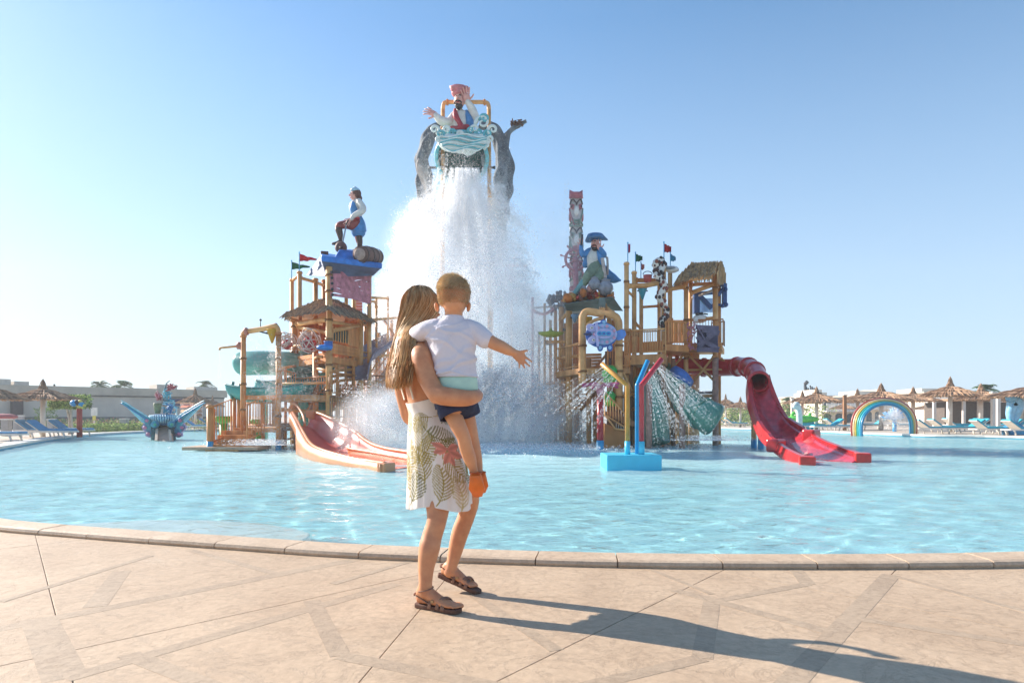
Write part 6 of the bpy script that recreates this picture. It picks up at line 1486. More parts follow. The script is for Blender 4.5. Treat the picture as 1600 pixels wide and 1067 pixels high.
Rp = [(1197, 588, 22.3), (1200, 600, 21.9), (1209, 622, 21.6), (1218, 640, 21.4), (1229, 656, 20.9), (1246, 668, 20.1), (1262, 677, 19.2), (1284, 690, 18.0), (1314, 702, 16.8), (1344, 713, 15.8)]
Lq = smooth_path([P(*p) for p in Lp], 7); Rq = smooth_path([P(*p) for p in Rp], 7); rows = []
for i, (l, r) in enumerate(zip(Lq, Rq)):
    t = i / (len(Lq) - 1); d = (r - l); wd = d.length; dep = lerp(.42, .24, t); row = []
    for q in range(13):
        u = q / 12; z = -dep * (math.sin(u * PI)) ** .6
        pnt = lerp(l, r, u) + V((0, 0, z)); pnt.z = max(pnt.z, WZ - .02); row.append(pnt)
    rows.append(row)
b = MB(); b.grid(rows); b.build('trough', mat('red_wet_bed', 'C53844', .22, var=.22, scale=3, coat=.5, bump=.1, bscale=10), RS, solid=.03)
for e, sg in ((0, -1), (-1, 1)):
    b = MB(); rr2 = []
    for i, row in enumerate(rows):
        p = row[e]; d = (row[-1] - row[0]).normalized() * sg; t = i / len(rows); hgt = .12 + (.12 if .45 < t < .60 else 0)
        rr2.append([p - V((0, 0, .02)), p + V((0, 0, hgt * .4)), p + d * .12 + V((0, 0, hgt * .4)), p + d * (.16 + .1 * t) - V((0, 0, .30 * (1 - .4 * t)))])
    b.grid(rr2, smooth=False); b.build('side_wall', M_redp, RS, solid=.02)
for i, e in ((43, 0), (43, -1)):
    row = rows[i]; d = (row[-1] - row[0]).normalized() * (1 if e else -1); b = MB(); b.box(row[e] + d * .12 + V((0, 0, -.05)), (.34, .5, .34), rz=-.8); b.build('splash_guard', M_redp, RS, bevel=.05)
for e, sg in ((0, -1), (-1, 1)):
    row = rows[-1]; d = (row[-1] - row[0]).normalized() * sg; b = MB(); b.box(row[e] + d * .10 + V((.0, .05, -.04)), (.34, .42, .24), rz=-.35); b.build('end_block', mat('bright_red_block', 'D8332B', .3, coat=.3), RS, bevel=.03)
post(RS, 1178, 640, 22.8, .085, M_pipe, True, cap=False, name='support_post'); post(RS, 1189, 640, 22.4, .085, M_wood_d, True, cap=False, name='support_post')
# green closed slide, lower right
GS = thing('green_tube_slide', 'sea green closed slide curling down beneath the right tower', 'slide', V((6.5, 23, 0)))
M_sg = mat('sea_green_shell', '6DB39A', .3, var=.14, scale=2, coat=.4, trans=.2)
gp = smooth_path([P(1035, 575, 25.6), P(1050, 595, 24.6), P(1068, 622, 23.6), P(1088, 640, 22.8), P(1108, 652, 22.4), P(1122, 660, 22.3)], 7); rows = []
for i, (p, T, a, bb) in enumerate(frames(gp)): t = i / (len(gp) - 1); r2 = lerp(.32, .62, t ** 1.2) * (1 if t < .85 else math.sqrt(max(.02, 1 - ((t - .85) / .16) ** 2))); rows.append([p + a * (r2 * math.cos(q)) + bb * (r2 * math.sin(q)) for q in [2 * PI * z / 24 for z in range(24)]])
b = MB(); b.grid(rows, closed=True); b.build('tube', M_sg, GS)
for i in (8, 16, 24): p, T, a, bb = frames(gp)[i]; r2 = lerp(.32, .62, (i / len(gp)) ** 1.2); b = MB(); b.lathe(p, [(r2, -.05), (r2 + .06, -.05), (r2 + .06, .05), (r2, .05)], seg=24, axis=T); b.build('tube_flange', M_sg, GS)
b = MB(); b.tube([P(1010, 590, 24), P(1020, 640, 23.6), P(1024, 690, 23.2)], [.45, .5, .5], seg=16); b.build('lower_tube', M_sg, GS)
t = thing('blue_float_barrel', 'blue barrel shaped float behind the water jets', 'barrel', P(1064, 610, 24)); b = MB(); b.lathe(P(1064, 590, 24.2), [(.001, -.45), (.22, -.42), (.28, -.1), (.28, .1), (.22, .42), (.001, .45)], seg=18, axis=(.4, -.5, -.5)); b.build('barrel_body', mat('periwinkle', '4F7FC8', .4, var=.15), t)
for x, Y in ((1014, 22.6), (1066, 22.8), (1001, 23.4), (1118, 24.8)): b = MB(); b.tube([pz(x, Y, BOT), P(x, 600 if x < 1100 else 560, Y)], .11, seg=12); b.build('column', mat('rosy_column', 'B98F7C', .6, var=.15), RT_)

# ============================================================ water cannons on the cyan box
WC = thing('water_cannon_stand', 'cyan box in the pool carrying an ochre, a blue and a red bent spray pipe', 'water toy', pz(993, 13.8, 0))
zb0 = WZ - .2; zt0 = P(0, 711, 13.6).z
b = MB(); cx0, cx1 = P(946, 0, 13.6).x, P(1032, 0, 13.6).x
b.box(((cx0 + cx1) / 2 + .03, 14.1, (zt0 + BOT) / 2), (cx1 - cx0, 1.0, zt0 - BOT)); b.build('box', M_cyan, WC, bevel=.015)
def cannon(pts, r, m, foot=True):
    q = [P(*p) for p in pts]; c = MB(); path = [V((q[0].x, q[0].y, zt0 - .02))] + q[1:]
    sm = [path[0], lerp(path[0], path[1], .97)] + smooth_path([lerp(path[0], path[1], .97), path[1], lerp(path[1], path[2], .06)], 4)[1:] + [path[2]]
    c.tube(sm, r, seg=16); o = c.build('spray_pipe', m, WC)
    if foot: c = MB(); c.tube([V((q[0].x, q[0].y, zt0 - .02)), V((q[0].x, q[0].y, zt0 + .27))], r * 1.14, seg=16); c.build('pipe_foot', M_cyan, o)
    return o
M_och = mat('ochre_gloss', 'CB8F38', .35, var=.06, coat=.2); M_bg = mat('blue_gloss', '1F95CE', .3, var=.05, coat=.3); M_rg = mat('red_cannon', 'CC3138', .3, var=.06, coat=.3)
cannon([(980.5, 710, 13.9), (980.5, 602, 13.9), (940, 568, 14.1)], .05, M_och); cannon([(996, 711, 14.1), (996, 602, 14.1), (1012, 564, 14.4)], .05, M_bg, False); cannon([(1002.5, 712, 13.8), (1002.5, 602, 13.8), (1034, 561, 14.0)], .054, M_rg)

# ============================================================ more pipework and stairs inside the two towers
rnd = random.Random(44)
def stair_flight(par, x0, y0, Y0, x1, y1, Y1, n, wdt, m=M_wood):
    a, c = P(x0, y0, Y0), P(x1, y1, Y1)
    for k in range(n):
        q = MB(); q.box(lerp(a, c, (k + .5) / n), (wdt * .35, wdt, .06), rz=.3); q.build('stair_step', m, par)
    for s in (-1, 1):
        q = MB(); o_ = V((.1, s * wdt / 2, 0)); q.bar(a + o_, c + o_, .05, .2); q.build('stringer', M_wood_d, par); q = MB(); q.tube([a + o_ + V((0, 0, .8)), c + o_ + V((0, 0, .8))], .03, seg=6); q.build('hand_rail', M_pipe, par)
stair_flight(LT, 470, 690, 24.4, 520, 620, 25.6, 9, .8); stair_flight(LT, 560, 640, 25.8, 610, 570, 27.2, 9, .8); stair_flight(RT_, 900, 640, 25.6, 950, 578, 26.4, 9, .8, M_wood_o)
for x0, y0, Y0, x1, y1, Y1, r in ((437, 600, 22.6, 515, 598, 22.9, .05), (440, 640, 22.8, 515, 644, 22.9, .06), (462, 600, 24.6, 530, 596, 26, .05), (517, 640, 22.9, 565, 632, 25, .06), (565, 600, 25, 640, 590, 27.4, .06), (566, 560, 25.4, 630, 552, 27.6, .05), (577, 500, 25, 625, 496, 28, .05),
                                  (437, 575, 22.2, 462, 572, 24.4, .045), (493, 575, 23.4, 514, 580, 22.7, .05), (528, 600, 24.6, 560, 670, 25, .04), (560, 600, 25, 530, 672, 24.6, .04), (600, 500, 27.5, 640, 560, 28, .05)):
    pipe(LT, [(x0, y0, Y0), (x1, y1, Y1)], r, M_pipe if rnd.random() < .6 else M_pipe2)
for x, yt, Y, r in ((446, 575, 23.6, .05), (472, 600, 25.6, .06), (506, 598, 25.0, .06), (538, 600, 26.0, .07), (576, 540, 26.4, .08), (592, 520, 27, .07), (612, 500, 27.8, .07), (632, 540, 28, .07)): post(LT, x, yt, Y, r, M_pipe2 if rnd.random() < .5 else M_wood, cap=False)
railing(LT, pz(440, 22.2, zm), pz(462, 24.0, zm), .8, 6, M_pipe2); railing(LT, pz(566, 25.6, zm + .9), pz(620, 27.4, zm + .9), .8, 12, M_pipe)
planks(LT, pz(470, 25.4, 0), pz(500, 25.6, 0), P(480, 640, 25.4).z, P(480, 672, 25.4).z, 9, M_wood_d); planks(LT, pz(530, 25.6, 0), pz(556, 25.8, 0), P(540, 600, 25.6).z, P(540, 640, 25.6).z, 8, M_wood)
for x0, y0, Y0, x1, y1, Y1, r in ((868, 560, 26.9, 905, 556, 24.6, .06), (851, 600, 27, 890, 596, 25.4, .05), (870, 640, 26.6, 910, 636, 24.2, .06), (912, 600, 24, 966, 596, 23.4, .07), (968, 620, 23.4, 1010, 612, 24.2, .06), (985, 640, 24.2, 1036, 634, 24, .06), (1010, 590, 24, 1050, 640, 24.8, .045),
                                  (1052, 600, 25, 1074, 596, 25.2, .05), (892, 540, 25.2, 908, 536, 24, .05), (1002, 480, 25.8, 1030, 478, 26, .05), (1038, 500, 24.8, 1048, 498, 25.4, .05), (1073, 500, 25.2, 1118, 496, 25, .05), (1079, 640, 26, 1120, 642, 25.2, .05), (1074, 660, 25.2, 1120, 616, 25, .04)):
    pipe(RT_, [(x0, y0, Y0), (x1, y1, Y1)], r, M_pipe if rnd.random() < .6 else M_pipe2)
for x, yt, Y, r, m in ((920, 560, 24.8, .09, M_wood), (930, 575, 26, .08, M_pipe2), (998, 570, 25.4, .09, M_wood_o), (1022, 575, 25.8, .08, M_pipe2), (1058, 545, 26.2, .08, M_pipe), (860, 500, 27.2, .06, M_pipe), (842, 520, 27.4, .05, M_wood)): post(RT_, x, yt, Y, r, m, cap=False)
railing(RT_, pz(1046, 25.6, z1b + .2), pz(1074, 26.2, z1b + .2), .8, 7, M_pipe); planks(RT_, pz(985, 26.2, 0), pz(1004, 26.4, 0), zy(515, 26.2), zy(550, 26.2), 5, M_wood_o)
# red and rust paint accents: knots, caps and clamp rings on the pipes
M_clamp = mat('clamp_ring', '8F6238', .4, metal=.3)
for par, x, Y, ys, r in ((LT, 514, 22.6, (430, 455, 500, 530, 570, 610, 650), .11), (LT, 460, 24.6, (510, 550, 600, 650), .12), (GA, 380, 21.8, (560, 600, 640), .085), (GA, 435, 21.6, (560, 600, 650), .085), (RT_, 979, 24.2, (440, 480, 520, 560, 620), .085), (RT_, 1037, 24.8, (470, 510, 540), .09), (RT_, 1118, 25.0, (450, 500, 560, 610, 650), .1), (RT_, 1072, 25.2, (450, 500, 560, 620), .085), (RT_, 910, 23.6, (540, 580), .13), (RT_, 967, 23.2, (540, 580, 620), .13), (FR, 692, 28.6, (200, 262), .085), (FR, 765, 28.6, (200, 262), .085)):
    for y in ys: q = MB(); q.lathe(P(x, y, Y) , [(r, -.035), (r * 1.22, -.035), (r * 1.22, .035), (r, .035)], seg=14); q.build('clamp_ring', M_clamp, par)
# ============================================================ parasols
M_pole = mat('parasol_pole', 'DCD2C8', .6, var=.06)
M_rag = mat('parasol_thatch_dark', '8F705A', .95, var=.3, scale=12)
M_rag2 = mat('parasol_thatch', 'BC9676', .95, var=.25, scale=8, bump=.6, bscale=40); M_rag3 = mat('parasol_thatch_pale', 'CBA585', .95, var=.2, scale=8)
PGROUP = 'thatched parasols around the pool'
def make_parasol(label, seed):
    rnd = random.Random(seed); t = thing('parasol', label, 'parasol', (0, 0, 0), PGROUP)
    b = MB(); b.tube([(0, 0, -.02), (0, 0, 2.3)], .07, seg=12); b.build('pole', M_pole, t)
    b = MB(); b.lathe((0, 0, 0), [(.98, 1.86), (1.0, 1.84), (.72, 2.0), (.4, 2.14), (.12, 2.28), (.09, 2.42), (.03, 2.7), (.012, 2.86), (.001, 2.88)], seg=20); b.lathe((0, 0, 0), [(.97, 1.83), (.5, 2.0), (.06, 2.12)], seg=20)
    cn = b.build('canopy', [M_rag2, M_rag3, M_rag], t); b = MB()
    for tier, (r0_, z0, r1_, z1, n) in enumerate(((.66, 2.03, 1.06, 1.80, 150), (.36, 2.18, .80, 1.98, 110), (.12, 2.32, .52, 2.12, 70), (.06, 2.52, .16, 2.26, 40), (.02, 2.8, .1, 2.46, 30))):
        for k in range(n):
            a = 2 * PI * (k + rnd.random()) / n; j = rnd.uniform(.9, 1.05); w2 = 2.6 * r1_ / n * rnd.uniform(.6, 1.2)
            d = V((math.cos(a), math.sin(a), 0)); s2 = V((-math.sin(a), math.cos(a), 0)); p0 = d * r0_ + V((0, 0, z0 + .03)); p1 = d * r1_ * j + V((0, 0, z1 + rnd.uniform(-.04, .03))) + s2 * rnd.uniform(-.04, .04)
            b.add([p0 - s2 * w2, p0 + s2 * w2, p1 + s2 * w2 * .7, p1 - s2 * w2 * .7, (p0 + p1) / 2 + V((0, 0, .05))], [(0, 1, 4), (1, 2, 4), (2, 3, 4), (3, 0, 4)], rnd.choice((0, 0, 1, 2)))
    b.build('thatch_layer', [M_rag2, M_rag3, M_rag], cn, kind='stuff')
    return t
pars = [(67, 50, 624, 592, 33, 'large thatched parasol over the blue loungers by the left building'), (-8, 46, 621, 594, 30, 'thatched parasol cut off by the left edge of the photo'),
        (305, 27, 628, 607, 50, 'thatched parasol behind the butterfly slide'), (332, 18, 634, 618, 62, 'small far thatched parasol just behind the left railing post'),
        (1134, 17, 634, 614, 64, 'far thatched parasol seen just right of the right tower leg'), (1157, 22, 636, 620, 60, 'thatched parasol left of the red slide trough'), (1181, 20, 638, 627, 72, 'small thatched parasol hidden behind the red slide trough'),
        (1276, 37, 627, 604, 50, 'thatched parasol nearest the rainbow arch on its left'), (1254, 28, 631, 609, 62, 'thatched parasol with a short spike behind the green float'), (1377, 48, 624, 599, 48, 'wide thatched parasol directly behind the rainbow arch'),
        (1340, 32, 629, 606, 64, 'thatched parasol peeking out left of the rainbow arch top'), (1427, 40, 627, 604, 57, 'thatched parasol peeking out right of the rainbow arch top'), (1485, 43, 619, 588, 43, 'tallest thatched parasol, over the turquoise loungers right of the rainbow'),
        (1533, 44, 623, 600, 52, 'thatched parasol with a palm crown behind it'), (1614, 66, 616, 592, 36, 'largest thatched parasol cut off by the right edge of the photo'), (1236, 22, 637, 628, 78, 'tiny far thatched parasol right of the red slide top'),
        (1452, 28, 637, 629, 82, 'far low thatched parasol between rainbow arch and tallest parasol'), (1515, 32, 635, 627, 76, 'far low thatched parasol in front of the dark hotel doorway'), (1572, 32, 633, 623, 62, 'low thatched parasol behind the dolphin statue'), (1318, 20, 636, 628, 84, 'far low thatched parasol in front of the balcony house'),
        (1100, 16, 636, 626, 74, 'far thatched parasol seen under the right tower bracing')]
proto = [make_parasol('x', 1), make_parasol('x', 2)]; first = [True, True]
kidmap = {}
for q in COL.objects:
    if q.parent is not None: kidmap.setdefault(q.parent.name, []).append(q)
for i, (x, hw, ye, ys, Y, lab) in enumerate(pars):
    k = i % 2; o = proto[k] if first[k] else copy_tree(proto[k], None, kidmap); first[k] = False
    s = hw * Y / F; ze = EYE - (ye - HZ) * Y / F; zs = EYE - (ys - HZ) * Y / F
    o.location = (P(x, 0, Y).x, Y, 0); o.scale = (s, s, (ze + zs) / (1.84 + 2.86)); o.rotation_euler.z = i * 1.3; o['label'] = lab

# loungers
def make_lounger(mt, grp):
    t = thing('sun_lounger', 'x', 'sun lounger', (0, 0, 0), grp); Mw = mat('lounger_plastic', 'E6DFD4', .5, var=.05)
    b = MB()
    for s in (-1, 1): b.bar((-.95, s * .32, .30), (.95, s * .32, .30), .05, .08)
    for x in (-.95, -.3, .3, .95): b.bar((x, -.32, .30), (x, .32, .30), .05, .06)
    b.build('frame', Mw, t, bevel=.008)
    for x in (-.7, -.62, .62, .7):
        pass
    for x in (-.68, .68):
        for s in (-1, 1): b = MB(); b.tube([(x - .06, s * .3, .29), (x, s * .3, .14), (x + .03, s * .3, 0)], [.05, .035, .045], seg=8); b.build('leg', Mw, t)
    b = MB(); b.box((.28, 0, .37), (1.3, .6, .08)); b.build('mattress', mt, t, bevel=.025)
    b = MB(); b.bar((-.36, 0, .38), (-.95, 0, .80), .62, .09, up=(0, 0, 1)); b.build('backrest', mt, t, bevel=.025)
    b = MB(); b.bar((-.38, .0, .32), (-.97, 0, .74), .66, .03, up=(0, 0, 1)); b.build('backrest_frame', Mw, t)
    return t
M_lb = mat('blue_mattress', '5595BE', .8, var=.1, scale=4); M_lt = mat('turquoise_mattress', '35A8BE', .8, var=.1, scale=4)
GL = 'blue loungers by the left building'; GR = 'turquoise loungers on the far right deck'
lo = [(82, 30.6, .05, 0, 'blue lounger with raised back nearest the left parasol pole'), (62, 32.2, .0, 0, 'blue lounger just behind the nearest one under the left parasol'), (-4, 26, .05, 0, 'lounger cut off at the left edge of the photo'), (112, 33.5, 0, 0, 'blue lounger reaching towards the clipped tree'),
      (312, 46, .2, 0, 'blue lounger behind the butterfly slide on its right'), (334, 50, .3, 0, 'blue lounger half hidden by the left railing post')]
lr = [(1247, 46, 0, 'turquoise lounger in front of the green float'), (1292, 44, PI, 'turquoise lounger with high back left of the rainbow arch'), (1312, 45, 0, 'turquoise lounger directly left of the rainbow arch foot'), (1268, 50, 0, 'turquoise lounger behind the front pair left of the rainbow'),
      (1458, 38, 0, 'turquoise lounger nearest the right rainbow foot'), (1478, 41, 0, 'turquoise lounger left of the tallest parasol pole'), (1508, 38.5, PI, 'turquoise lounger with high back right of the tallest parasol pole'), (1548, 36, 0, 'pale empty lounger left of the dolphin statue'),
      (1566, 39, PI, 'turquoise lounger in front of the dolphin statue'), (1600, 34.5, 0, 'turquoise lounger cut off by the right edge'), (1520, 46, PI, 'turquoise lounger in the second row right of the tallest pole'), (1495, 52, 0, 'turquoise lounger in the third row behind the tallest pole'),
      (1410, 50, 0, 'turquoise lounger seen through the rainbow arch on its right'), (1362, 50, PI, 'turquoise lounger seen through the rainbow arch on its left'), (1150, 60, 0, 'dark blue lounger left of the red slide post'), (1135, 66, 0, 'dark blue lounger farther left of the red slide post'), (1225, 52, PI, 'pale lounger just right of the red slide trough'), (1545, 48, 0, 'turquoise lounger in the second row before the dolphin'), (1586, 50, PI, 'turquoise lounger in the second row behind the dolphin')]
pb_ = make_lounger(M_lb, GL); pt_ = make_lounger(M_lt, GR); kidmap = {}
for q in COL.objects:
    if q.parent is not None: kidmap.setdefault(q.parent.name, []).append(q)
for i, (x, Y, rz, _, lab) in enumerate(lo):
    o = pb_ if i == 0 else copy_tree(pb_, None, kidmap); o.location = pz(x, Y, 0); o.rotation_euler.z = rz; o['label'] = lab
for i, (x, Y, rz, lab) in enumerate(lr):
    o = pt_ if i == 0 else copy_tree(pt_, None, kidmap); o.location = pz(x, Y, 0); o.rotation_euler.z = rz + .12 * math.sin(i * 3.1); o['label'] = lab

# ============================================================ left building
LB = thing('long_building', 'long low grey building with flat roof behind the left pool edge', 'building', pz(150, 58, 0))
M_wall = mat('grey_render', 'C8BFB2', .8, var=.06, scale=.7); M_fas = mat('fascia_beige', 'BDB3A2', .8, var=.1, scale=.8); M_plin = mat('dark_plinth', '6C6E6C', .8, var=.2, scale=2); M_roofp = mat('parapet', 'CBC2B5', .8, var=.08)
A = pz(-120, 50, 0); B = pz(350, 66, 0); d = (B - A).normalized(); nn = V((-d.y, d.x, 0))
def wallseg(par, name, A, B, z0, z1, th, m, off=0, bevel=0): b = MB(); b.prism([A + nn * off + V((0, 0, z0)), B + nn * off + V((0, 0, z0)), B + nn * off + V((0, 0, z1)), A + nn * off + V((0, 0, z1))], nn * th); return b.build(name, m, par, bevel=bevel)
wl = wallseg(LB, 'wall', A, B, 0, 3.0, 8, M_wall); wallseg(LB, 'fascia', A, B + d * .2, 2.75, 3.42, 8.4, M_fas, off=-.25); wallseg(LB, 'plinth', A, B, 0, .9, .12, M_plin, off=-.14)
wallseg(LB, 'fascia_shade_strip', A, B, 2.62, 2.74, .1, M_plin, off=-.12)  # dark strip stands in for the shade under the fascia
for u0, u1, h in ((.19, .245, .5), (.255, .30, .35), (.74, .82, .45), (.89, .99, .35)): wallseg(LB, 'roof_box', lerp(A, B, u0), lerp(A, B, u1), 3.42, 3.42 + h, 2, M_roofp, off=1.0)
wallseg(LB, 'roof_vent', lerp(A, B, .37), lerp(A, B, .375), 3.42, 3.6, .2, M_dark, off=.3)
wallseg(LB, 'dark_pillar', lerp(A, B, .235), lerp(A, B, .27), 0, 2.7, .4, mat('charcoal_pillar', '4A4548', .7), off=-.5)
# sign with raised letters
sg0, sg1 = lerp(A, B, .745), lerp(A, B, .90)
SG = wallseg(None, 'building_sign', sg0, sg1, 1.9, 2.55, .1, mat('navy_sign', '2C2F5E', .6), off=-.24); tag(SG, 'navy sign with white letters on the grey building behind the butterfly slide', 'sign')
def text3d(par, s, loc, size, rz, m, name='lettering'):
    cu = bpy.data.curves.new(name, 'FONT'); cu.body = s; cu.size = size; cu.extrude = .02; cu.align_x = 'LEFT'
    o = bpy.data.objects.new(name, cu); COL.objects.link(o); o.rotation_euler = (R(90), 0, rz); 
    o.location = V(loc) - (wloc(par) if par else V((0, 0, 0))); o.parent = par; cu.materials.append(m)
    dg = bpy.context.evaluated_depsgraph_get(); dg.update(); me = bpy.data.meshes.new_from_object(o.evaluated_get(dg)); q = bpy.data.objects.new(name, me); COL.objects.link(q); q.parent = par; q.location = o.location; q.rotation_euler = o.rotation_euler; bpy.data.objects.remove(o); return q
rz = math.atan2(d.y, d.x)
text3d(SG, 'SU', lerp(sg0, sg1, .06) - nn * .27 + V((0, 0, 2.0)), .62, rz, M_white); text3d(SG, 'ICE', lerp(sg0, sg1, .72) - nn * .27 + V((0, 0, 2.0)), .62, rz, M_white)
t = thing('striped_kiosk', 'kiosk with coral and cream awnings beneath the navy sign', 'kiosk', pz(296, 58, 0))
for k, (y0, y1, hx) in enumerate(((626, 631, 'D8A07C'), (633, 637, 'C97F66'), (640, 644, 'D7B489'), (646, 650, 'B98A6A'))): b = MB(); b.prism([P(281, y1, 58), P(316, y1, 58), P(314, y0, 59), P(283, y0, 59)], (0, .1, 0)); b.build('awning', mat('awning_' + ('coral', 'red', 'cream', 'tan')[k], hx, .8), t)
for x in (284, 299, 314): b = MB(); b.box(pz(x, 59.4, 1.1), (.2, .2, 2.2)); b.build('post', M_pole, t)
# palms
M_palm = mat('palm_green', '4E6B3E', .7, var=.25, scale=6, trans=.2); M_ptr = mat('palm_trunk', '7C6650', .9, var=.2, scale=10)
def palm(x, yt, Y, r, lab, seed=1):
    rnd = random.Random(seed); top = P(x, yt, Y); t = thing('palm_tree', lab, 'palm tree', pz(x, Y, 0), 'palm trees behind the buildings')
    b = MB(); b.tube([pz(x, Y, 0), top - V((0, 0, r * .1))], [.28, .2], seg=10); b.build('trunk', M_ptr, t)
    b = MB()
    for k in range(26):
        a = rnd.uniform(0, 2 * PI); el = rnd.uniform(-.35, 1.3); L2 = r * rnd.uniform(.8, 1.15); dh = V((math.cos(a) * math.cos(el), math.sin(a) * math.cos(el), math.sin(el)))
        pts = [top + dh * L2 * u + V((0, 0, -L2 * .65 * u * u)) for u in [q / 9 for q in range(10)]]
        for i in range(1, 9):
            p = pts[i]; tg = (pts[i + 1] - pts[i - 1]).normalized(); s2 = tg.cross(V((0, 0, 1))).normalized(); ll = L2 * .28 * math.sin(PI * (i + 1) / 11)
            for sg in (-1, 1):
                for jj in (0, .5):
                    p2 = lerp(p, pts[i + 1], jj); e = p2 + (s2 * sg + tg * .6 - V((0, 0, .35))) * ll; b.add([p2 - tg * .03 * r, p2 + tg * .03 * r, e], [(0, 1, 2)])
    b.build('crown', M_palm, t)
palm(155, 603, 74, 1.5, 'left one of two palm crowns rising above the grey building', 1); palm(191, 604, 74, 1.7, 'right one of two palm crowns rising above the grey building', 2)
palm(1540, 609, 70, 1.7, 'bushy palm crown behind the parasols at the right', 3); palm(1232, 628, 90, 1.8, 'small far palm right of the red slide', 4); palm(319, 601, 80, 1.4, 'faint far palm above the roof left of the tower', 5)
# foliage
M_leafd = mat('hedge_dark', '67824A', .8, var=.35, scale=3, trans=.2); M_leafl = mat('hedge_light', 'A9BC6C', .8, var=.3, scale=3, trans=.25); M_fl = mat('flower_coral', 'D99A8E', .8, var=.3); M_trunkw = mat('white_trunk', 'BFB5AA', .8, var=.15)
def leafmass(name, mats_, par, boxes, n, size, seed, kind=None, shell=True):
    rnd = random.Random(seed); b = MB(); tot = sum((bx[1][0] * bx[1][1] * bx[1][2]) ** .67 for bx in boxes)
    for c, h in boxes:
        cnt = int(n * (h[0] * h[1] * h[2]) ** .67 / tot)
        for k in range(cnt):
            p = V((rnd.uniform(-1, 1), rnd.uniform(-1, 1), rnd.uniform(-1, 1)))
            if shell: ax = rnd.randrange(3); p[ax] = math.copysign(rnd.uniform(.8, 1.04), p[ax])
            q = V(c) + V((p.x * h[0], p.y * h[1], p.z * h[2])); a = V((rnd.uniform(-1, 1), rnd.uniform(-1, 1), rnd.uniform(-1, 1))).normalized(); u = a.orthogonal().normalized(); s2 = size * rnd.uniform(.6, 1.3)
            b.add([q, q + a * s2 + u * s2 * .35, q + a * s2 * 1.8, q + a * s2 - u * s2 * .35], [(0, 1, 2, 3)], rnd.randrange(len(mats_)))
    o = b.build(name, mats_, par); 
    if kind: o['kind'] = kind
    return o
TP = thing('clipped_tree', 'box clipped tree with twisting pale trunks beside the red parrot post', 'tree', pz(110, 36, 0))
leafmass('crown', [M_leafd, M_leafl], TP, [(P(103, 629, 36), (.55, .6, .28)), (P(122, 627, 36), (.42, .5, .30)), (P(90, 631, 36), (.2, .4, .18))], 3600, .07, 3)
for dx in (0, 3): b = MB(); b.tube(smooth_path([pz(108 + dx * 2, 36, 0), P(108 + dx, 655, 36), P(104 + dx * 2.5, 636, 36)], 4), .06, seg=8); b.build('trunk', M_trunkw, TP)
PP = thing('parrot_post', 'red round post topped with a blue and yellow figure beside the clipped tree', 'post', pz(124, 32, 0))
b = MB(); b.tube([pz(124, 32, 0), P(124, 638, 32)], .12, seg=14); b.build('post_body', mat('brick_red_paint', 'BC4A38', .5), PP)
for x, y, s2, m in ((116, 630, .2, M_bg), (120, 629, .17, M_dark), (127, 632, .15, M_blue), (125, 636, .14, mat('bright_yellow', 'E2CF5C', .5)), (119, 633, .09, mat('bright_yellow', 'E2CF5C', .5)), (131, 633, .09, mat('bright_yellow', 'E2CF5C', .5)), (125, 627, .10, mat('bright_yellow', 'E2CF5C', .5))): b = MB(); b.ball(P(x, y, 32), (s2, s2 * .8, s2 * .8), seg=12, rings=8); b.build('figure_part', m, PP)
HG = leafmass('low_hedge', [M_leafl, M_leafd], None, [(pz(x, 42 + (x - 125) * .045, .22), (.9, .5, .22)) for x in range(128, 232, 14)], 5200, .07, 5); tag(HG, 'low clipped light green hedge strip along the left pool deck', 'hedge'); HG['kind'] = 'stuff'
GB = leafmass('flower_shrubs', [M_leafd, M_leafl, M_fl, M_leafd], None, [(pz(x, 50 + 4 * math.sin(x), .3), (1.0, .6, .38 + .1 * math.sin(x * 2))) for x in list(range(-10, 30, 12)) + list(range(78, 240, 11)) + list(range(290, 345, 12))], 6500, .08, 6, shell=False); tag(GB, 'flowering shrub border in front of the grey building', 'shrubs'); GB['kind'] = 'stuff'
t = one('round_bush', MB(), M_leafd, '', '') if False else None
RBs = leafmass('round_bush', [M_leafd], None, [(pz(72, 48, .9), (.5, .5, .6))], 700, .08, 8); tag(RBs, 'dark round bush behind the left parasol pole', 'bush')
for i, (x, y0, y1, Y, w2) in enumerate(((194, 655, 672, 46, .30), (80, 656, 668, 44, .26), (32, 650, 668, 45, .22), (26, 650, 668, 45, .22), (10, 656, 674, 34, .24))):
    b = MB(); h = P(0, y0, Y).z; b.box(pz(x, Y, h / 2), (w2 * 1.6, w2 * 1.2, h)); t = thing('waste_bin', ['grey litter bin between the parrot post and the butterfly slide', 'grey litter bin right of the left parasol pole', 'grey box bin right beside the dark pillar', 'grey box bin left beside the dark pillar', 'white drum bin near the left edge'][i], 'bin', pz(x, Y, 0), 'bins along the left deck'); b.build('bin_body', mat('bin_grey', 'ABA8A6', .6, var=.1), t, bevel=.03)
    b = MB(); b.box(pz(x, Y, h + .03), (w2 * 1.75, w2 * 1.35, .06)); b.build('bin_lid', M_white, t, bevel=.01)
t = thing('notice_board', 'white notice board on a post in front of the grey building wall', 'sign', pz(147, 46, 0)); b = MB(); b.box(P(147, 643, 46), (.42, .04, .55)); b.build('board_panel', M_white, t); b = MB(); b.box(P(147, 653, 45.9), (.2, .05, .3)); b.build('yellow_plate', mat('bright_yellow', 'E2CF5C', .5), t); b = MB(); b.tube([pz(147, 46.05, 0), P(147, 640, 46.05)], .05, seg=8); b.build('sign_post', M_white, t)
t = one('red_cushion', MB().ball(pz(3, 40, .95), (.9, .5, .18), seg=16, rings=8), mat('faded_red_cloth', 'A85A60', .8), 'faded red canopy top at the left edge', 'canopy')
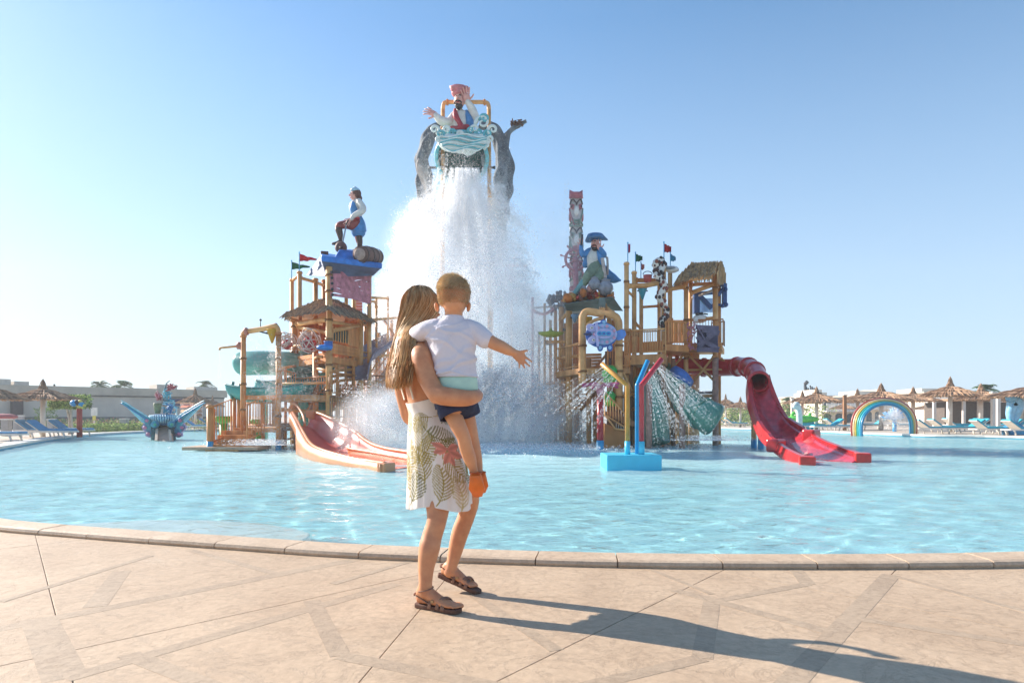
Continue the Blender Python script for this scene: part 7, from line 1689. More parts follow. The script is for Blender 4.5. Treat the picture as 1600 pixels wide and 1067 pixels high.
# ============================================================ butterfly slide
BS = thing('butterfly_slide', 'small butterfly shaped slide with coral sculptures standing in the pool', 'slide', pz(258, 30, 0)); YB2 = 30
b = MB(); b.prism([P(246, 664, 31), P(264, 664, 31), P(266.5, 691, 29), P(243.5, 691, 29)], (0, .3, -.05)); b.build('chute', mat('sand_chute', 'C4A68E', .5, var=.12), BS, bevel=.02)
for x0, x1_ in ((246, 243.5), (264, 266.5)): b = MB(); b.bar(P(x0, 662, 31), P(x1_, 690, 28.9), .10, .12); b.build('chute_rail', mat('cream_rail', 'D8C6B0', .5), BS)
M_w1 = mat('butterfly_blue', '3D86BE', .4, var=.15, scale=6, coat=.3); M_w2 = mat('butterfly_teal', '3FA4A8', .4, var=.25, scale=5, coat=.3, col2='2D6FA0'); M_w3 = mat('butterfly_lilac', 'B79BC4', .4, var=.15); M_w4 = mat('butterfly_ice', 'A9DCE8', .35, var=.15, coat=.3)
for sg in (-1, 1):
    cxx = 255; b = MB(); X = lambda v: cxx + sg * v
    pts = smooth_path([P(X(16), 662, 30.5), P(X(28), 652, 30.2), P(X(42), 643, 30), P(X(56), 634, 29.8), P(X(65), 629, 29.6)], 5); rad = [lerp(.11, .03, i / (len(pts) - 1)) for i in range(len(pts))]
    b.tube(pts, rad, seg=10); b.build('wing_spar', M_w2, BS); b = MB(); b.tube([p + V((0, -.06, .10)) for p in pts], [r * .5 for r in rad], seg=8); b.build('wing_edge', M_w4, BS); b = MB(); b.tube([p + V((0, -.12, -.02)) for p in pts], [r * .35 for r in rad], seg=8); b.build('wing_line', M_w1, BS)
    b = MB(); b.prism([P(X(14), 664, 30.5), P(X(30), 648, 30.2), P(X(48), 637, 29.9), P(X(64), 628.5, 29.65), P(X(56), 638, 29.8), P(X(46), 648, 30.0), P(X(34), 660, 30.2)], (0, .07, 0)); b.build('upper_wing', M_w4, BS, bevel=.02)
    low = [(14, 662), (20, 655), (28, 652), (33, 656), (31, 662), (35, 667), (32, 672), (28, 675), (29, 681), (22, 684), (15, 680)]
    b = MB(); b.prism([P(X(a), y, 30.6 - .3 * (a / 30)) for a, y in low], (0, .18, 0)); b.build('lower_wing', M_w3, BS, bevel=.03)
    b = MB(); b.prism([P(X(lerp(22, a, .72)), lerp(667, y, .7), 30.45 - .3 * (a / 30)) for a, y in low], (0, .1, 0)); b.build('wing_patch', M_w2, BS, bevel=.02)
    for a, y in ((26, 657), (29, 668), (24, 678)): b = MB(); b.ball(P(X(a), y, 30.1), (.09, .05, .08), seg=8, rings=6); b.build('wing_spot', mat('butterfly_pink', 'C77A98', .4), BS)
    b = MB(); b.ball(P(X(13), 663, 30.2), (.19, .16, .16), seg=14, rings=10); b.build('cheek', M_w2, BS); b = MB(); b.ball(P(X(13), 663, 30.03), (.07, .04, .07)); b.build('eye', mat('eye_green', '3FAE8F', .3), BS)
    b = MB(); b.tube([P(X(12), 690, 30.6), P(X(13), 676, 30.4), P(X(13), 667, 30.3)], [.2, .16, .16], seg=10); b.build('side_leg', mat('deep_teal', '2B5B66', .5, var=.2), BS)
b = MB(); b.lathe(P(255, 661, 30.8), [(.25, -.1), (.50, .05), (.56, .22), (.52, .36), (.3, .4), (.001, .4)], seg=24); b.build('basin', M_w1, BS)
for k in range(18):
    q = PI + PI * k / 17; b = MB(); c = P(255, 661, 30.8); b.tube([c + V((.48 * math.cos(q), .48 * math.sin(q), .02)), c + V((.58 * math.cos(q), .58 * math.sin(q), .2)), c + V((.53 * math.cos(q), .53 * math.sin(q), .36))], .035, seg=6); b.build('basin_rib', M_w4, BS)
b = MB(); b.lathe(P(246, 646, 30.9), [(.1, 0), (.12, .02), (.18, .45), (.16, .47), (.001, .40)], seg=14); b.build('pail', mat('moss_pail', '7F8A62', .5, var=.2), BS)
rnd = random.Random(12)
def coral(par, c, n, r, ms, spread, name):
    for k in range(n):
        d2 = V((rnd.uniform(-1, 1), rnd.uniform(-.6, .6), rnd.uniform(-.2, 1.2))).normalized(); b = MB(); a = V(c) + V((rnd.uniform(-1, 1) * spread[0], rnd.uniform(-.15, .15), rnd.uniform(-1, 1) * spread[1])); b.tube([a, a + d2 * r * .6, a + d2 * r], [r * .22, r * .18, r * .07], seg=7); b.ball(a + d2 * r, r * .16, seg=7, rings=5); b.build(name, ms[k % len(ms)], par)
coral(BS, P(265, 642, 31), 34, .22, [M_w2, M_w4, M_w1], (.26, .38), 'coral_branch'); coral(BS, P(262, 622, 31), 20, .2, [M_w4, M_w2], (.18, .3), 'coral_branch'); coral(BS, P(248, 622, 31), 18, .2, [mat('coral_rose', 'D08A92', .5), mat('coral_red', 'B2545E', .5)], (.1, .15), 'coral_fan'); coral(BS, P(267, 607, 31), 14, .17, [mat('coral_red', 'B2545E', .5)], (.1, .1), 'coral_fan')
b = MB(); b.tube(smooth_path([P(259, 628, 31), P(258, 610, 31), P(260, 599, 31), P(265, 595, 31)], 4), [.10, .09, .08, .07, .06, .05, .04, .035, .03, .025, .02, .02, .015], seg=8); b.build('horn', mat('slate_horn', '6E8C94', .5), BS)
b = MB(); b.tube([P(256, 663, 31.2), V((P(256, 663, 31.2).x, 31.2, BOT))], .5, seg=14); b.build('pedestal', mat('deep_teal', '2B5B66', .5, var=.2), BS)
# ============================================================ rainbow arch and flower fountain
RA = thing('rainbow_arch', 'rainbow arch of coloured pipes standing in the far right pool edge', 'arch', pz(1382, 37, 0))
cols = [('B04A3C', 57, 26.5), ('E8C9A0', 54, 24.6), ('D2B24C', 51.2, 22.8), ('2FA39A', 48.4, 20.8), ('3CB6C8', 45.8, 19.0), ('1F7FA8', 43.4, 17.2)]
for k, (h, hw, up_) in enumerate(cols):
    Yk = 37 - .10 * k; pts = []; zt = EYE + up_ * Yk / F
    for i in range(33):
        a = PI * i / 32; pts.append(V((P(1382 + 3 * (k / 5) + (5 if False else 0), 0, Yk).x - math.cos(a) * (hw + 5) * Yk / F * (1 - .10 * (1 - math.sin(a)) ** 2), Yk - .4 * math.cos(a), -.3 + (zt + .3) * math.sin(a) ** .72)))
    b = MB(); b.tube(pts, .062, seg=10); b.build('arc_pipe', mat('rainbow_' + ('red', 'peach', 'yellow', 'teal', 'aqua', 'blue')[k], h, .35, coat=.3, var=.08), RA)
FF = thing('flower_fountain', 'blue petal spray fountain seen through the rainbow arch', 'fountain', pz(1398, 44, 0)); c = P(1398, 655, 44)
for k in range(22):
    a = PI * (.06 + .88 * k / 21); d2 = V((math.cos(a), rnd.uniform(-.3, .3), math.sin(a))); L2 = rnd.uniform(.55, .85); b = MB(); b.tube([c + d2 * .12, c + d2 * L2 * .6, c + d2 * L2], [.03, .10, .02], seg=8); b.build('petal', (M_bg, mat('petal_light', '7FC3E4', .35), mat('petal_blue', '4C9BD8', .35))[k % 3], FF)
b = MB(); b.tube([pz(1398, 44, BOT), c], .12, seg=10); b.ball(c, .16); b.build('stalk', M_bg, FF)
DS = thing('dolphin_statue', 'pale blue leaping dolphins statue at the right end of the pool deck', 'statue', pz(1585, 36, 0)); M_dol = mat('dolphin_blue', '8DC4E6', .35, var=.12, scale=4, coat=.4)
for dx, fl in ((0, 1), (9, -1)):
    pts = smooth_path([P(1580 + dx * .5, 662, 36), P(1579 + dx, 648, 36), P(1582 + dx, 634, 36), P(1582 + dx * .7, 625, 36), P(1576 + dx * 1.4, 621, 36), P(1573 + dx * 2.2, 623, 36)], 4); n_ = len(pts)
    b = MB(); b.tube(pts, [.06 + .22 * math.sin(PI * min(1, (i + 1) / n_ * .93)) ** .8 if i < n_ - 3 else .08 for i in range(n_)], seg=12); b.build('dolphin', M_dol, DS)
    b = MB(); p = P(1583 + dx, 636, 35.7); b.prism([p, p + V((.3 * fl, 0, .12)), p + V((.1 * fl, 0, .3))], (0, .06, 0)); b.build('fin', M_dol, DS)
b = MB(); b.lathe(pz(1584, 36, 0), [(.5, 0), (.55, .3), (.3, .62), (.001, .65)], seg=16); b.build('wave_base', mat('wave_base_blue', '2F8FC4', .4, var=.2), DS)
t = thing('green_float', 'bright green frog shaped pool toy between the loungers', 'pool toy', pz(1250, 48, 0)); b = MB(); b.ball(pz(1252, 48, .75), (1.3, .5, .28), seg=16, rings=8); b.tube(smooth_path([pz(1240, 48, .8), pz(1238, 48, 1.1), pz(1242, 48, 1.2)], 3), .12, seg=8); b.tube(smooth_path([pz(1264, 48, .8), pz(1266, 48, 1.2)], 3), .12, seg=8); b.build('toy_body', mat('lime_float', '6FD65A', .5), t); b = MB(); b.box(pz(1252, 48, .3), (1.6, .5, .6)); b.build('toy_base', M_lt, t)
t = thing('white_slide', 'pale curved elephant trunk slide beside the green toy', 'slide', pz(1247, 46, 0)); b = MB(); b.tube(smooth_path([pz(1249, 45, 0), P(1249, 650, 45), P(1247, 636, 45), P(1244, 632, 45), P(1241, 638, 45)], 5), .2, seg=10); b.build('trunk_tube', mat('ice_white', 'D5E0DC', .5), t)
t = thing('light_mast', 'tall dark floodlight mast with scaffolding far behind the red slide', 'mast', pz(1259, 110, 0)); b = MB(); b.tube([pz(1259, 110, 0), P(1258, 598, 110)], .22, seg=8); b.tube([P(1258, 600, 110), P(1262, 596, 110)], .3, seg=6); b.build('mast_pole', M_dark, t)
for k in range(6): b = MB(); b.tube([P(1257 + k * 3, 602 + 2 * (k % 3), 110), P(1260 + k * 3, 620, 110)], .12, seg=5); b.build('mast_strut', M_dark, t)
# ============================================================ hotel buildings on the right
M_h1 = mat('hotel_cream', 'E9DCC8', .85, var=.05, scale=.5); M_h2 = mat('hotel_sand', 'D3BFA2', .85, var=.06, scale=.5); M_win = mat('window_glass_dark', '4A5A62', .2, var=.2); M_hr = mat('roof_slab', 'B9B0A4', .8)
def hotel(lab, x0, x1, yt, Y, dep, m, floors, bays, bal=True, roofs=()):
    t = thing('hotel_building', lab, 'building', pz((x0 + x1) / 2, Y, 0), 'hotel blocks beyond the parasols'); X0, X1, H = P(x0, 0, Y).x, P(x1, 0, Y).x, P(0, yt, Y).z
    b = MB(); b.box(((X0 + X1) / 2, Y + dep / 2, H / 2), (X1 - X0, dep, H)); b.build('wall', m, t)
    b = MB(); b.box(((X0 + X1) / 2, Y + dep / 2, H + .12), (X1 - X0 + .5, dep + .5, .24)); b.build('roof', M_hr, t)
    for a, c, h in roofs: b = MB(); b.box((lerp(X0, X1, (a + c) / 2), Y + dep / 2, H + .24 + h / 4), ((X1 - X0) * (c - a), dep * .5, h / 2)); b.build('roof_box', m, t)
    fh_ = H / floors; bw = (X1 - X0) / bays
    for f_ in range(floors):
        for k in range(bays):
            xc = X0 + bw * (k + .5); zc_ = fh_ * f_; w2 = bw * .62; b = MB(); z0 = zc_ + .1; z1_ = zc_ + fh_ * .62
            arc = [(xc - w2 / 2, z0), (xc + w2 / 2, z0)] + [(xc + w2 / 2 * math.cos(a), z1_ + fh_ * .2 * math.sin(a)) for a in [PI * q / 8 for q in range(9)]]
            b.prism([V((x_, Y - .03, z_)) for x_, z_ in arc], (0, .1, 0)); b.build('window', M_win, t)
            if bal and f_ > 0:
                b = MB(); b.box((xc, Y - .7, zc_ + .0), (bw * .94, 1.4, .18)); b.box((xc, Y - 1.38, zc_ + .98), (bw * .94, .1, .12))
                for q in range(9): b.box((xc - bw * .44 + bw * .88 * q / 8, Y - 1.38, zc_ + .5), (.10, .08, .9))
                b.build('balcony', M_white, t)
    return t
hotel('cream balcony house with arched openings left of the rainbow arch', 1284, 1338, 624, 92, 12, M_h1, 2, 3, roofs=((.0, .45, 1.6), (.1, .3, 2.4)))
hotel('plain sand coloured block behind the two parasols at mid right', 1338, 1445, 619, 110, 14, M_h1, 2, 8, roofs=((.2, .45, 1.5), (.5, .56, 2.0)))
hotel('cream block with white window frames behind the tallest parasol', 1445, 1530, 614, 104, 14, M_h1, 3, 6, roofs=((.2, .8, 1.2),))
hotel('cream block at the far right behind the dolphin statue', 1530, 1680, 617, 100, 14, M_h2, 2, 9, roofs=((.05, .3, 1.0),))
hotel('low far block behind the balcony house', 1262, 1312, 620, 118, 12, M_h2, 2, 4, False, roofs=((.3, .8, .9),))
hotel('distant pale block left of the red slide', 1140, 1222, 640, 135, 12, M_h2, 1, 8, False)
# bar whose solid wall is painted dark as shaded openings, hedge behind
t = thing('pool_bar', 'low pool bar with a wall painted dark as shaded openings and white posts behind the right loungers', 'bar', pz(1505, 60, 0)); b = MB(); b.box(pz(1508, 62, 1.1), (5.6, 3, 2.2)); b.build('bar_wall', mat('bar_painted_shade', '6A5F58', .8), t); b = MB(); b.box(pz(1508, 61, 2.35), (6.2, 5, .18)); b.build('bar_roof', M_rag2, t)
for x in (1460, 1482, 1506, 1530, 1552): b = MB(); b.box(pz(x, 58.8, 1.15), (.22, .22, 2.3)); b.build('bar_post', M_pole, t)
HB = leafmass('distant_hedge', [M_leafd, M_leafl], None, [(pz(x, 74 + 5 * math.sin(x), .9), (2.2, 1.2, .9 + .4 * math.sin(x * 1.7))) for x in range(1100, 1275, 14)], 6000, .16, 16, shell=False); tag(HB, 'belt of dark shrubs and trees behind the far parasols', 'shrubs'); HB['kind'] = 'stuff'
for i, (x, Y) in enumerate(((1320, 47), (1552, 42), (1560, 45), (1238, 56))):
    t = thing('garden_post', ['dark wooden post left of the rainbow arch foot', 'white pergola post left of the dolphin statue', 'second white pergola post nearer the dolphin statue', 'thin pale post behind the right of the red slide'][i], 'post', pz(x, Y, 0), 'free standing posts on the far deck'); b = MB(); b.box(pz(x, Y, 1.2), (.2, .2, 2.4)); b.build('shaft', M_wood_d if i == 0 else M_pole, t, bevel=.01); b = MB(); b.box(pz(x, Y, 2.43), (.3, .3, .07)); b.build('post_cap', M_pole, t)
# ============================================================ falling water
def droplet_mat(name, a=.0, tr=.45):
    m = bpy.data.materials.new(name); m.use_nodes = True; n = m.node_tree.nodes; L = m.node_tree.links; n.remove(n['Principled BSDF'])
    d = n.new('ShaderNodeBsdfDiffuse'); d.inputs[0].default_value = (.975, .98, .99, 1); t = n.new('ShaderNodeBsdfTranslucent'); t.inputs[0].default_value = (.975, .98, .99, 1)
    x = n.new('ShaderNodeMixShader'); x.inputs[0].default_value = tr; L.new(d.outputs[0], x.inputs[1]); L.new(t.outputs[0], x.inputs[2])
    g = n.new('ShaderNodeBsdfGlossy'); g.inputs['Roughness'].default_value = .15; y = n.new('ShaderNodeMixShader'); y.inputs[0].default_value = .12; L.new(x.outputs[0], y.inputs[1]); L.new(g.outputs[0], y.inputs[2])
    T = n.new('ShaderNodeBsdfTransparent'); z = n.new('ShaderNodeMixShader'); z.inputs[0].default_value = a; L.new(y.outputs[0], z.inputs[1]); L.new(T.outputs[0], z.inputs[2]); L.new(z.outputs[0], n['Material Output'].inputs[0]); return m
def points(name, co, rad, m, label, cat):
    me = bpy.data.meshes.new(name); me.vertices.add(len(co)); me.vertices.foreach_set('co', np.asarray(co, dtype=np.float32).ravel())
    at = me.attributes.new('rad', 'FLOAT', 'POINT'); at.data.foreach_set('value', np.asarray(rad, dtype=np.float32)); me.materials.append(m)
    o = bpy.data.objects.new(name, me); COL.objects.link(o)
    g = bpy.data.node_groups.new(name, 'GeometryNodeTree'); g.interface.new_socket('Geometry', in_out='INPUT', socket_type='NodeSocketGeometry'); g.interface.new_socket('Geometry', in_out='OUTPUT', socket_type='NodeSocketGeometry')
    i = g.nodes.new('NodeGroupInput'); ou = g.nodes.new('NodeGroupOutput'); mp = g.nodes.new('GeometryNodeMeshToPoints'); na = g.nodes.new('GeometryNodeInputNamedAttribute'); na.data_type = 'FLOAT'; na.inputs['Name'].default_value = 'rad'
    sm = g.nodes.new('GeometryNodeSetMaterial'); sm.inputs['Material'].default_value = m
    g.links.new(i.outputs[0], mp.inputs['Mesh']); g.links.new(na.outputs['Attribute'], mp.inputs['Radius']); g.links.new(mp.outputs[0], sm.inputs['Geometry']); g.links.new(sm.outputs[0], ou.inputs[0])
    md = o.modifiers.new('drops', 'NODES'); md.node_group = g; tag(o, label, cat, kind='stuff'); return o
RG = np.random.default_rng(5)
def pxw(x, y, Y): return np.stack([(x - CX) * Y / F, Y, EYE - (y - HZ) * Y / F], 1)
# plume outline in photograph pixels: y, left, right, density
prof = np.array([(258, 700, 752, .5), (275, 694, 758, .8), (300, 668, 776, 1.), (325, 648, 792, 1.2), (350, 640, 802, 1.3), (380, 632, 808, 1.4), (410, 618, 812, 1.5), (440, 604, 816, 1.5), (480, 596, 824, 1.5), (520, 588, 838, 1.5), (560, 576, 860, 1.0), (600, 566, 880, .8), (640, 556, 900, .8), (670, 548, 915, .9), (692, 545, 925, .9)])
def plume(n, spread, ncl, rmin, rmax, core=1.0):
    y = RG.choice(np.linspace(258, 694, 437), size=ncl, p=(lambda w_: w_ / w_.sum())(np.interp(np.linspace(258, 694, 437), prof[:, 0], prof[:, 3] * (prof[:, 2] - prof[:, 1]))))
    l = np.interp(y, prof[:, 0], prof[:, 1]); r = np.interp(y, prof[:, 0], prof[:, 2]); u = RG.beta(1.6, 1.6, ncl)
    x = l + (r - l) * u; half = (r - l) / 2 / F * 28
    Y = 28.2 + RG.normal(0, 1, ncl) * np.clip(half * .45, .3, 1.6)
    Y = np.where(y > 560, Y - RG.random(ncl) * 2.5, Y)
    c = pxw(x, y, Y); k = RG.integers(0, ncl, n); sc = (RG.random(ncl) ** 2 * 1.2 + .25)[k][:, None] * spread
    p = c[k] + RG.normal(0, 1, (n, 3)) * sc * np.array([.8, .8, 1.1]) * 1.0
    # streaks: some clusters are pulled outwards and down
    dirx = ((x - (l + r) / 2) / (r - l))[k]; tt = RG.random(n) ** 1.5
    p[:, 0] += dirx * tt * .5; p[:, 2] -= tt * .35
    rad = rmin + (rmax - rmin) * RG.random(n) ** 4
    ok = p[:, 2] > WZ; return p[ok], rad[ok]
DM = droplet_mat('white_water', .7, .5); DJ = droplet_mat('jet_water', .6, .5)
p1, r1 = plume(105000, .50, 1100, .007, .026)
p2, r2 = plume(60000, .22, 500, .009, .034)
# splash crown thrown up around the base
n = 90000; ncl = 420; cx2 = RG.uniform(545, 925, ncl); hh = (55 + 90 * RG.random(ncl) ** 1.4) * (1 - .35 * np.abs((cx2 - 735) / 190) ** 2); k = RG.integers(0, ncl, n); tt = RG.random(n) ** 1.3; lean = ((cx2 - 735) / 190)[k]
yy = 694 - hh[k] * tt; xx = cx2[k] + lean * tt * 26 + RG.normal(0, 5, n) * (.5 + tt); Y = (26.2 + RG.random(ncl) * 3.5)[k] + RG.normal(0, .25, n); p3 = pxw(xx, yy, Y); r3 = .008 + .03 * RG.random(n) ** 4
# loose outer spray and drops over bucket and trunks
n = 26000; a = RG.uniform(0, 2 * PI, n); rr_ = RG.gamma(2.0, .5, n); y = RG.uniform(240, 640, n); l = np.interp(y, prof[:, 0], prof[:, 1]); r = np.interp(y, prof[:, 0], prof[:, 2]); side = RG.random(n) < .5
x = np.where(side, l - RG.exponential(9, n), r + RG.exponential(10, n)); p4 = pxw(x, y, 28 + RG.normal(0, .8, n)); r4 = .006 + .012 * RG.random(n) ** 3
n = 8000; x = np.where(RG.random(n) < .5, RG.normal(672, 11, n), RG.normal(782, 10, n)); y = 325 - np.abs(RG.normal(0, 48, n)); p5 = pxw(x, y, 28.0 + RG.normal(0, .4, n)); r5 = .006 + .012 * RG.random(n) ** 3
n = 3500; x = RG.normal(724, 17, n); y = 292 - 58 * RG.random(n) ** 1.8; p6 = pxw(x, y, 27.0 + RG.normal(0, .3, n)); r6 = .006 + .015 * RG.random(n) ** 3
pl, rl = [], []
for k in range(130):
    x0 = RG.normal(724, 15); x1 = 724 + (x0 - 724) * RG.uniform(1.5, 3.4); y1 = RG.uniform(330, 470); m_ = int(RG.integers(250, 700)); t = RG.random(m_) ** .8; Y0 = 27.3 + RG.normal(0, .4)
    q = pxw(lerp(x0, x1, t ** 1.4), 262 + (y1 - 262) * t, np.full(m_, Y0)) + RG.normal(0, 1, (m_, 3)) * (.015 + .09 * t)[:, None]; pl.append(q); rl.append(.008 + .022 * RG.random(m_) ** 2)
for k in range(150):
    y0 = RG.uniform(290, 640); l = np.interp(y0, prof[:, 0], prof[:, 1]); r = np.interp(y0, prof[:, 0], prof[:, 2]); sg = -1 if RG.random() < .5 else 1
    x0 = (l if sg < 0 else r) - sg * RG.uniform(0, 26); nn_ = RG.integers(120, 420); t = RG.random(nn_) ** .8; ln = RG.uniform(10, 38); up = RG.uniform(-6, 26)
    xx = x0 + sg * ln * t; yy = y0 - up * t + 26 * t * t; Yd = 27.6 + RG.normal(0, .7); w_ = RG.uniform(.02, .09)
    pl.append(pxw(xx, yy, np.full(nn_, Yd)) + RG.normal(0, 1, (nn_, 3)) * (w_ * (1 + t))[:, None]); rl.append(.007 + .026 * RG.random(nn_) ** 3)
p7, r7 = np.concatenate(pl), np.concatenate(rl)
# tongues of solid white water bursting up and outwards round the foot
tl, tr_ = [], []
for k in range(230):
    x0 = RG.normal(735, 85); 
    if not 548 < x0 < 925: continue
    side = (x0 - 735) / 190; y0 = RG.uniform(600, 694); Y0 = 25.2 + RG.random() * 3.2; ln = RG.uniform(20, 75) * (1.1 - .5 * abs(side)); m_ = int(RG.integers(180, 620)); t = RG.random(m_) ** .75
    dxp = side * RG.uniform(20, 70) + RG.normal(0, 12); xx = x0 + dxp * t; yy = y0 - ln * t + .35 * ln * t * t * RG.uniform(0, 1.5); w_ = RG.uniform(.02, .07)
    q = pxw(xx, yy, np.full(m_, Y0)) + RG.normal(0, 1, (m_, 3)) * (w_ * (.6 + 2.6 * t))[:, None]; q[:, 2] = np.maximum(q[:, 2], WZ); tl.append(q); tr_.append(.008 + (.012 + .03 * (1 - t)) * RG.random(m_) ** 2.5)
points('splash_tongues', np.concatenate(tl), np.concatenate(tr_), droplet_mat('solid_white_water', .35, .55), 'tongues of white water bursting round the foot of the plume', 'splash')
points('bucket_splash', np.concatenate([p7, p1, p2, p3, p4, p5, p6]), np.concatenate([r7, r1, r2, r3, r4, r5, r6]), DM, 'white plume of water crashing down from the tipping bucket', 'splash')
# fan jets from the cannons and trickles
def jet(src, dst, n, ns, w0, w1, sag, rmin=.003, rmax=.011, spread=.25):
    s_, d_ = np.array(src), np.array(dst); out = []
    ang = RG.normal(0, 1, (ns, 3)) * spread; k = RG.integers(0, ns, n); t = RG.random(n) ** .8
    p = s_ + (d_ - s_) * t[:, None] + ang[k] * (t ** 1.1)[:, None] * w1 + RG.normal(0, 1, (n, 3)) * (w0 + .05 * t[:, None])
    p[:, 2] += sag * t * (1 - t) * 4; return p, rmin + (rmax - rmin) * RG.random(n) ** 3
def strand_jet(src, dst, nst, per, fan, sag, rmin=.0025, rmax=.006, breakup=.6):
    s_, d_ = np.array(src), np.array(dst); P_, R_ = [], []
    for k in range(nst):
        e = d_ + RG.normal(0, 1, 3) * fan; t = np.sort(RG.random(per) ** .9); t = t * RG.uniform(.75, 1.0)
        p = s_ + (e - s_) * t[:, None]; p[:, 2] += sag * 4 * t * (1 - t)
        p += RG.normal(0, 1, p.shape) * (.003 + .03 * t ** 2)[:, None] * breakup; clump = np.sin(t * RG.uniform(60, 160) + k) > -.4 + .5 * t
        P_.append(p[clump]); R_.append((rmin + (rmax - rmin) * RG.random(per) ** 2 * (.5 + t))[clump])
    return np.concatenate(P_), np.concatenate(R_)
J = []
for k in range(7):
    u = k / 6; J.append(strand_jet(P(lerp(943, 965, u), lerp(573, 591, u), 14.05), P(lerp(852, 905, u), lerp(628, 668, u) + 12 * RG.random(), 15.6), 5, 420, .22, RG.uniform(-.02, .08)))
for k in range(8):
    u = k / 7; J.append(strand_jet(P(lerp(1031, 1009, u), lerp(568, 590, u), 14.2), P(lerp(1116, 1045, u), lerp(662, 700, u), 16.6), 6, 420, .28, RG.uniform(.0, .1)))
for k in range(4): J.append(strand_jet(P(1020 + k * 3, 566 + k * 3, 14.5), P(1100 - k * 8, 632 + k * 12, 17), 5, 380, .2, .03))
J.append(jet(P(960, 585, 14.2), P(880, 650, 16), 1500, 14, .03, 1.3, .1, .002, .006)); J.append(jet(P(1018, 585, 14.4), P(1075, 690, 17), 2600, 16, .03, 1.7, .1, .002, .006))
points('cannon_jets', np.concatenate([q[0] for q in J]), np.concatenate([q[1] for q in J]), DJ, 'fans of water spraying from the bent pipes of the cannon stand', 'water jets')
J = [jet(P(425, 536, 21.6), P(426, 694, 21.6), 4000, 8, .06, .5, 0, .004, .014), jet(P(436, 530, 21.4), P(440, 690, 21.2), 3500, 8, .10, .9, 0, .004, .014), jet(P(343, 548, 21.7), P(343, 600, 21.7), 500, 3, .012, .03, 0, .003, .008), jet(P(398, 578, 21.4), P(420, 610, 21.2), 700, 2, .008, .03, .02, .004, .009),
     jet(P(400, 520, 21.5), P(405, 690, 21.3), 3500, 12, .2, 1.2, 0, .004, .012), jet(P(470, 545, 22), P(480, 680, 21.5), 4000, 12, .3, 1.4, 0, .004, .012), jet(P(900, 350, 27), P(868, 560, 27), 2500, 12, .3, 1.2, .3, .004, .014), jet(P(886, 284, 27), P(880, 340, 27), 600, 4, .05, .3, 0, .004, .014),
     jet(P(1400, 640, 43.5), P(1380, 665, 43), 3000, 14, .15, 1.6, .1, .008, .02), jet(P(1398, 642, 43.5), P(1418, 668, 43), 3000, 14, .15, 1.6, .1, .008, .02)]
n = 5000; J.append((pxw(RG.normal(405, 22, n), 695 - 9 * RG.random(n) ** 2.5 * 1.0, 21.0 + RG.normal(0, .5, n)), .005 + .018 * RG.random(n) ** 3)); n = 4500; J.append((pxw(RG.normal(1110, 30, n), 688 - 8 * RG.random(n) ** 2, 21.5 + RG.normal(0, .8, n)), .004 + .012 * RG.random(n) ** 3))
points('trickling_water', np.concatenate([q[0] for q in J]), np.concatenate([q[1] for q in J]), DJ, 'thin trickles and drops falling from the gate pipe, towers and fountain', 'water drops')
# spray blown over the orange slide
n = 16000; k = RG.integers(0, 90, n); cx3, cy3 = RG.uniform(535, 640, 90), RG.uniform(600, 705, 90); Yq = 18.5 + RG.random(90) * 3
points('slide_spray', pxw(cx3[k] + RG.normal(0, 7, n), np.minimum(cy3[k] + RG.normal(0, 8, n), 712), Yq[k] + RG.normal(0, .3, n)), .004 + .015 * RG.random(n) ** 4, DM, 'white spray scattering over the orange slide', 'spray')
# foam on the water
n = 60000; x = RG.normal(735, 120, n); Y = 25.5 + RG.normal(0, 2.2, n); p = np.stack([(x - CX) * Y / F, Y, WZ + RG.random(n) ** 4 * .12], 1)
points('foam', p, .012 + .03 * RG.random(n) ** 3, DM, 'foam floating on the pool under the plume', 'foam')
# mist
def mist_mat():
    m = bpy.data.materials.new('mist'); m.use_nodes = True; n = m.node_tree.nodes; L = m.node_tree.links; n.remove(n['Principled BSDF'])
    v = n.new('ShaderNodeVolumePrincipled'); v.inputs['Color'].default_value = (.995, .995, 1, 1); v.inputs['Anisotropy'].default_value = .3
    tc = n.new('ShaderNodeTexCoord'); ln = n.new('ShaderNodeVectorMath'); ln.operation = 'LENGTH'; L.new(tc.outputs['Object'], ln.inputs[0])
    nz = n.new('ShaderNodeTexNoise'); nz.inputs['Scale'].default_value = .55; nz.inputs['Detail'].default_value = 4; g = n.new('ShaderNodeNewGeometry'); L.new(g.outputs['Position'], nz.inputs['Vector'])
    f = n.new('ShaderNodeMapRange'); f.inputs['From Min'].default_value = 1.0; f.inputs['From Max'].default_value = .25; f.inputs['To Min'].default_value = 0; f.inputs['To Max'].default_value = 1; f.interpolation_type = 'SMOOTHSTEP'; L.new(ln.outputs['Value'], f.inputs['Value'])
    h = n.new('ShaderNodeMapRange'); h.inputs['From Min'].default_value = .32; h.inputs['From Max'].default_value = .62; L.new(nz.outputs['Fac'], h.inputs['Value'])
    mu = n.new('ShaderNodeMath'); mu.operation = 'MULTIPLY'; L.new(f.outputs[0], mu.inputs[0]); L.new(h.outputs[0], mu.inputs[1])
    at = n.new('ShaderNodeObjectInfo'); m2 = n.new('ShaderNodeMath'); m2.operation = 'MULTIPLY'; L.new(mu.outputs[0], m2.inputs[0]); sepc = n.new('ShaderNodeSeparateColor'); L.new(at.outputs['Color'], sepc.inputs[0]); m3 = n.new('ShaderNodeMath'); m3.operation = 'MULTIPLY'; m3.inputs[1].default_value = 5.0; L.new(sepc.outputs[0], m3.inputs[0]); L.new(m3.outputs[0], m2.inputs[1])
    L.new(m2.outputs[0], v.inputs['Density']); L.new(v.outputs[0], n['Material Output'].inputs['Volume']); return m
MM = mist_mat()
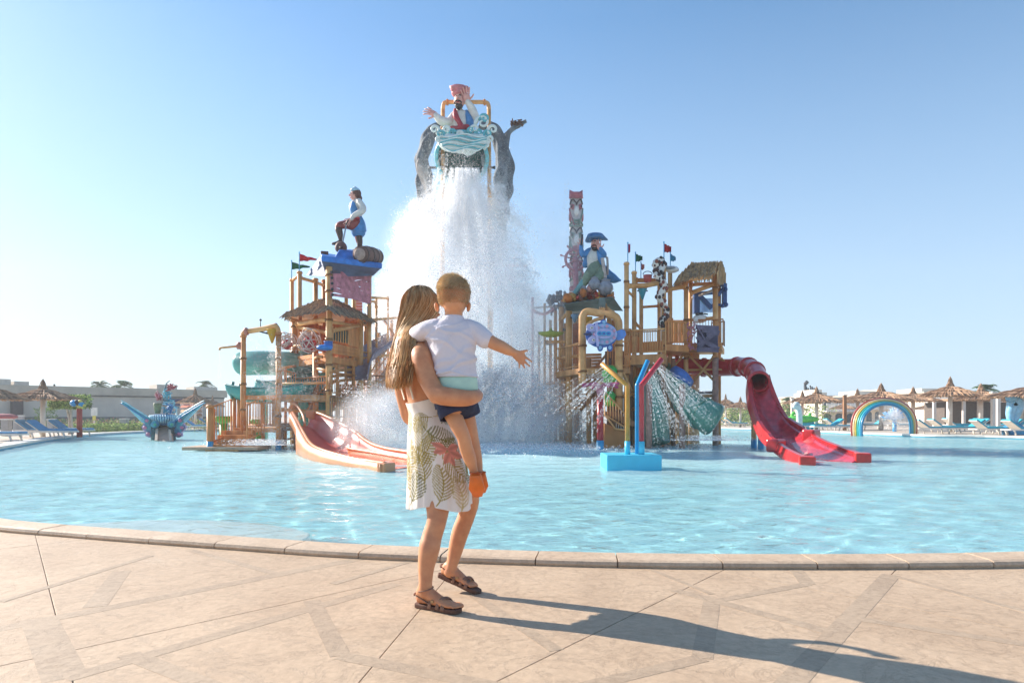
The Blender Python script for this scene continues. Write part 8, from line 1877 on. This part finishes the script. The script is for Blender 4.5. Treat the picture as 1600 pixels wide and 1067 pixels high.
def mist(c, size, dens, label):
    b = MB(); b.ball((0, 0, 0), 1.0, seg=24, rings=14); o = b.build('mist', MM); o.location = c; o.scale = size; o.color = (dens / 5, 0, 0, 1); tag(o, label, 'mist', kind='stuff')
mist(P(722, 440, 28.4), (2.5, 1.7, 5.1), 2.1, 'bright mist inside the upper plume')
mist(P(712, 560, 28.0), (3.3, 1.9, 3.6), 1.4, 'dense white mist in the middle of the plume')
mist(P(650, 410, 28.3), (1.7, 1.3, 2.9), 1.6, 'puff of spray on the left shoulder of the plume')
mist(P(784, 440, 27.4), (1.8, 1.2, 3.4), 2.2, 'puff of spray on the right shoulder of the plume')
mist(P(738, 668, 24.9), (4.9, 1.3, 1.5), 1.5, 'bright haze of spray in front of the splash tongues')
mist(P(735, 655, 27.0), (5.4, 2.2, 2.0), 1.3, 'low mist billowing round the foot of the plume')
mist(P(850, 640, 26.6), (2.3, 1.6, 2.2), 1.0, 'mist rolling out to the right of the plume foot')
mist(P(596, 668, 19.4), (1.7, 1.1, 1.3), 2.6, 'white mist hanging directly over the orange slide')
mist(P(590, 640, 26.6), (2.0, 1.6, 2.4), 1.0, 'mist rolling over the orange slide on the left')
mist(P(628, 490, 28.0), (1.5, 1.2, 2.6), 1.4, 'puff of spray low on the left of the plume behind the hair')
mist(P(808, 545, 26.8), (2.2, 1.2, 3.2), 1.9, 'puff of spray behind the toddler hand')
mist(P(858, 450, 26.3), (2.7, 1.4, 5.0), .34, 'thin veil of spray drifting right of the plume')

# hazy air before the far things, added also to lift the shadows
b = MB(); b.box((0, 60, 16), (420, 190, 36.5)); hz_o = b.build('haze', (lambda m: m)(bpy.data.materials.new('haze_air'))); tag(hz_o, 'thin bright summer haze over the whole pool', None, kind='stuff')
hm = hz_o.data.materials[0]; hm.use_nodes = True; nn2 = hm.node_tree.nodes; nn2.remove(nn2['Principled BSDF']); vv2 = nn2.new('ShaderNodeVolumePrincipled'); vv2.inputs['Color'].default_value = (.97, .98, 1, 1); vv2.inputs['Density'].default_value = .0009; vv2.inputs['Anisotropy'].default_value = .3
hm.node_tree.links.new(vv2.outputs[0], nn2['Material Output'].inputs['Volume'])
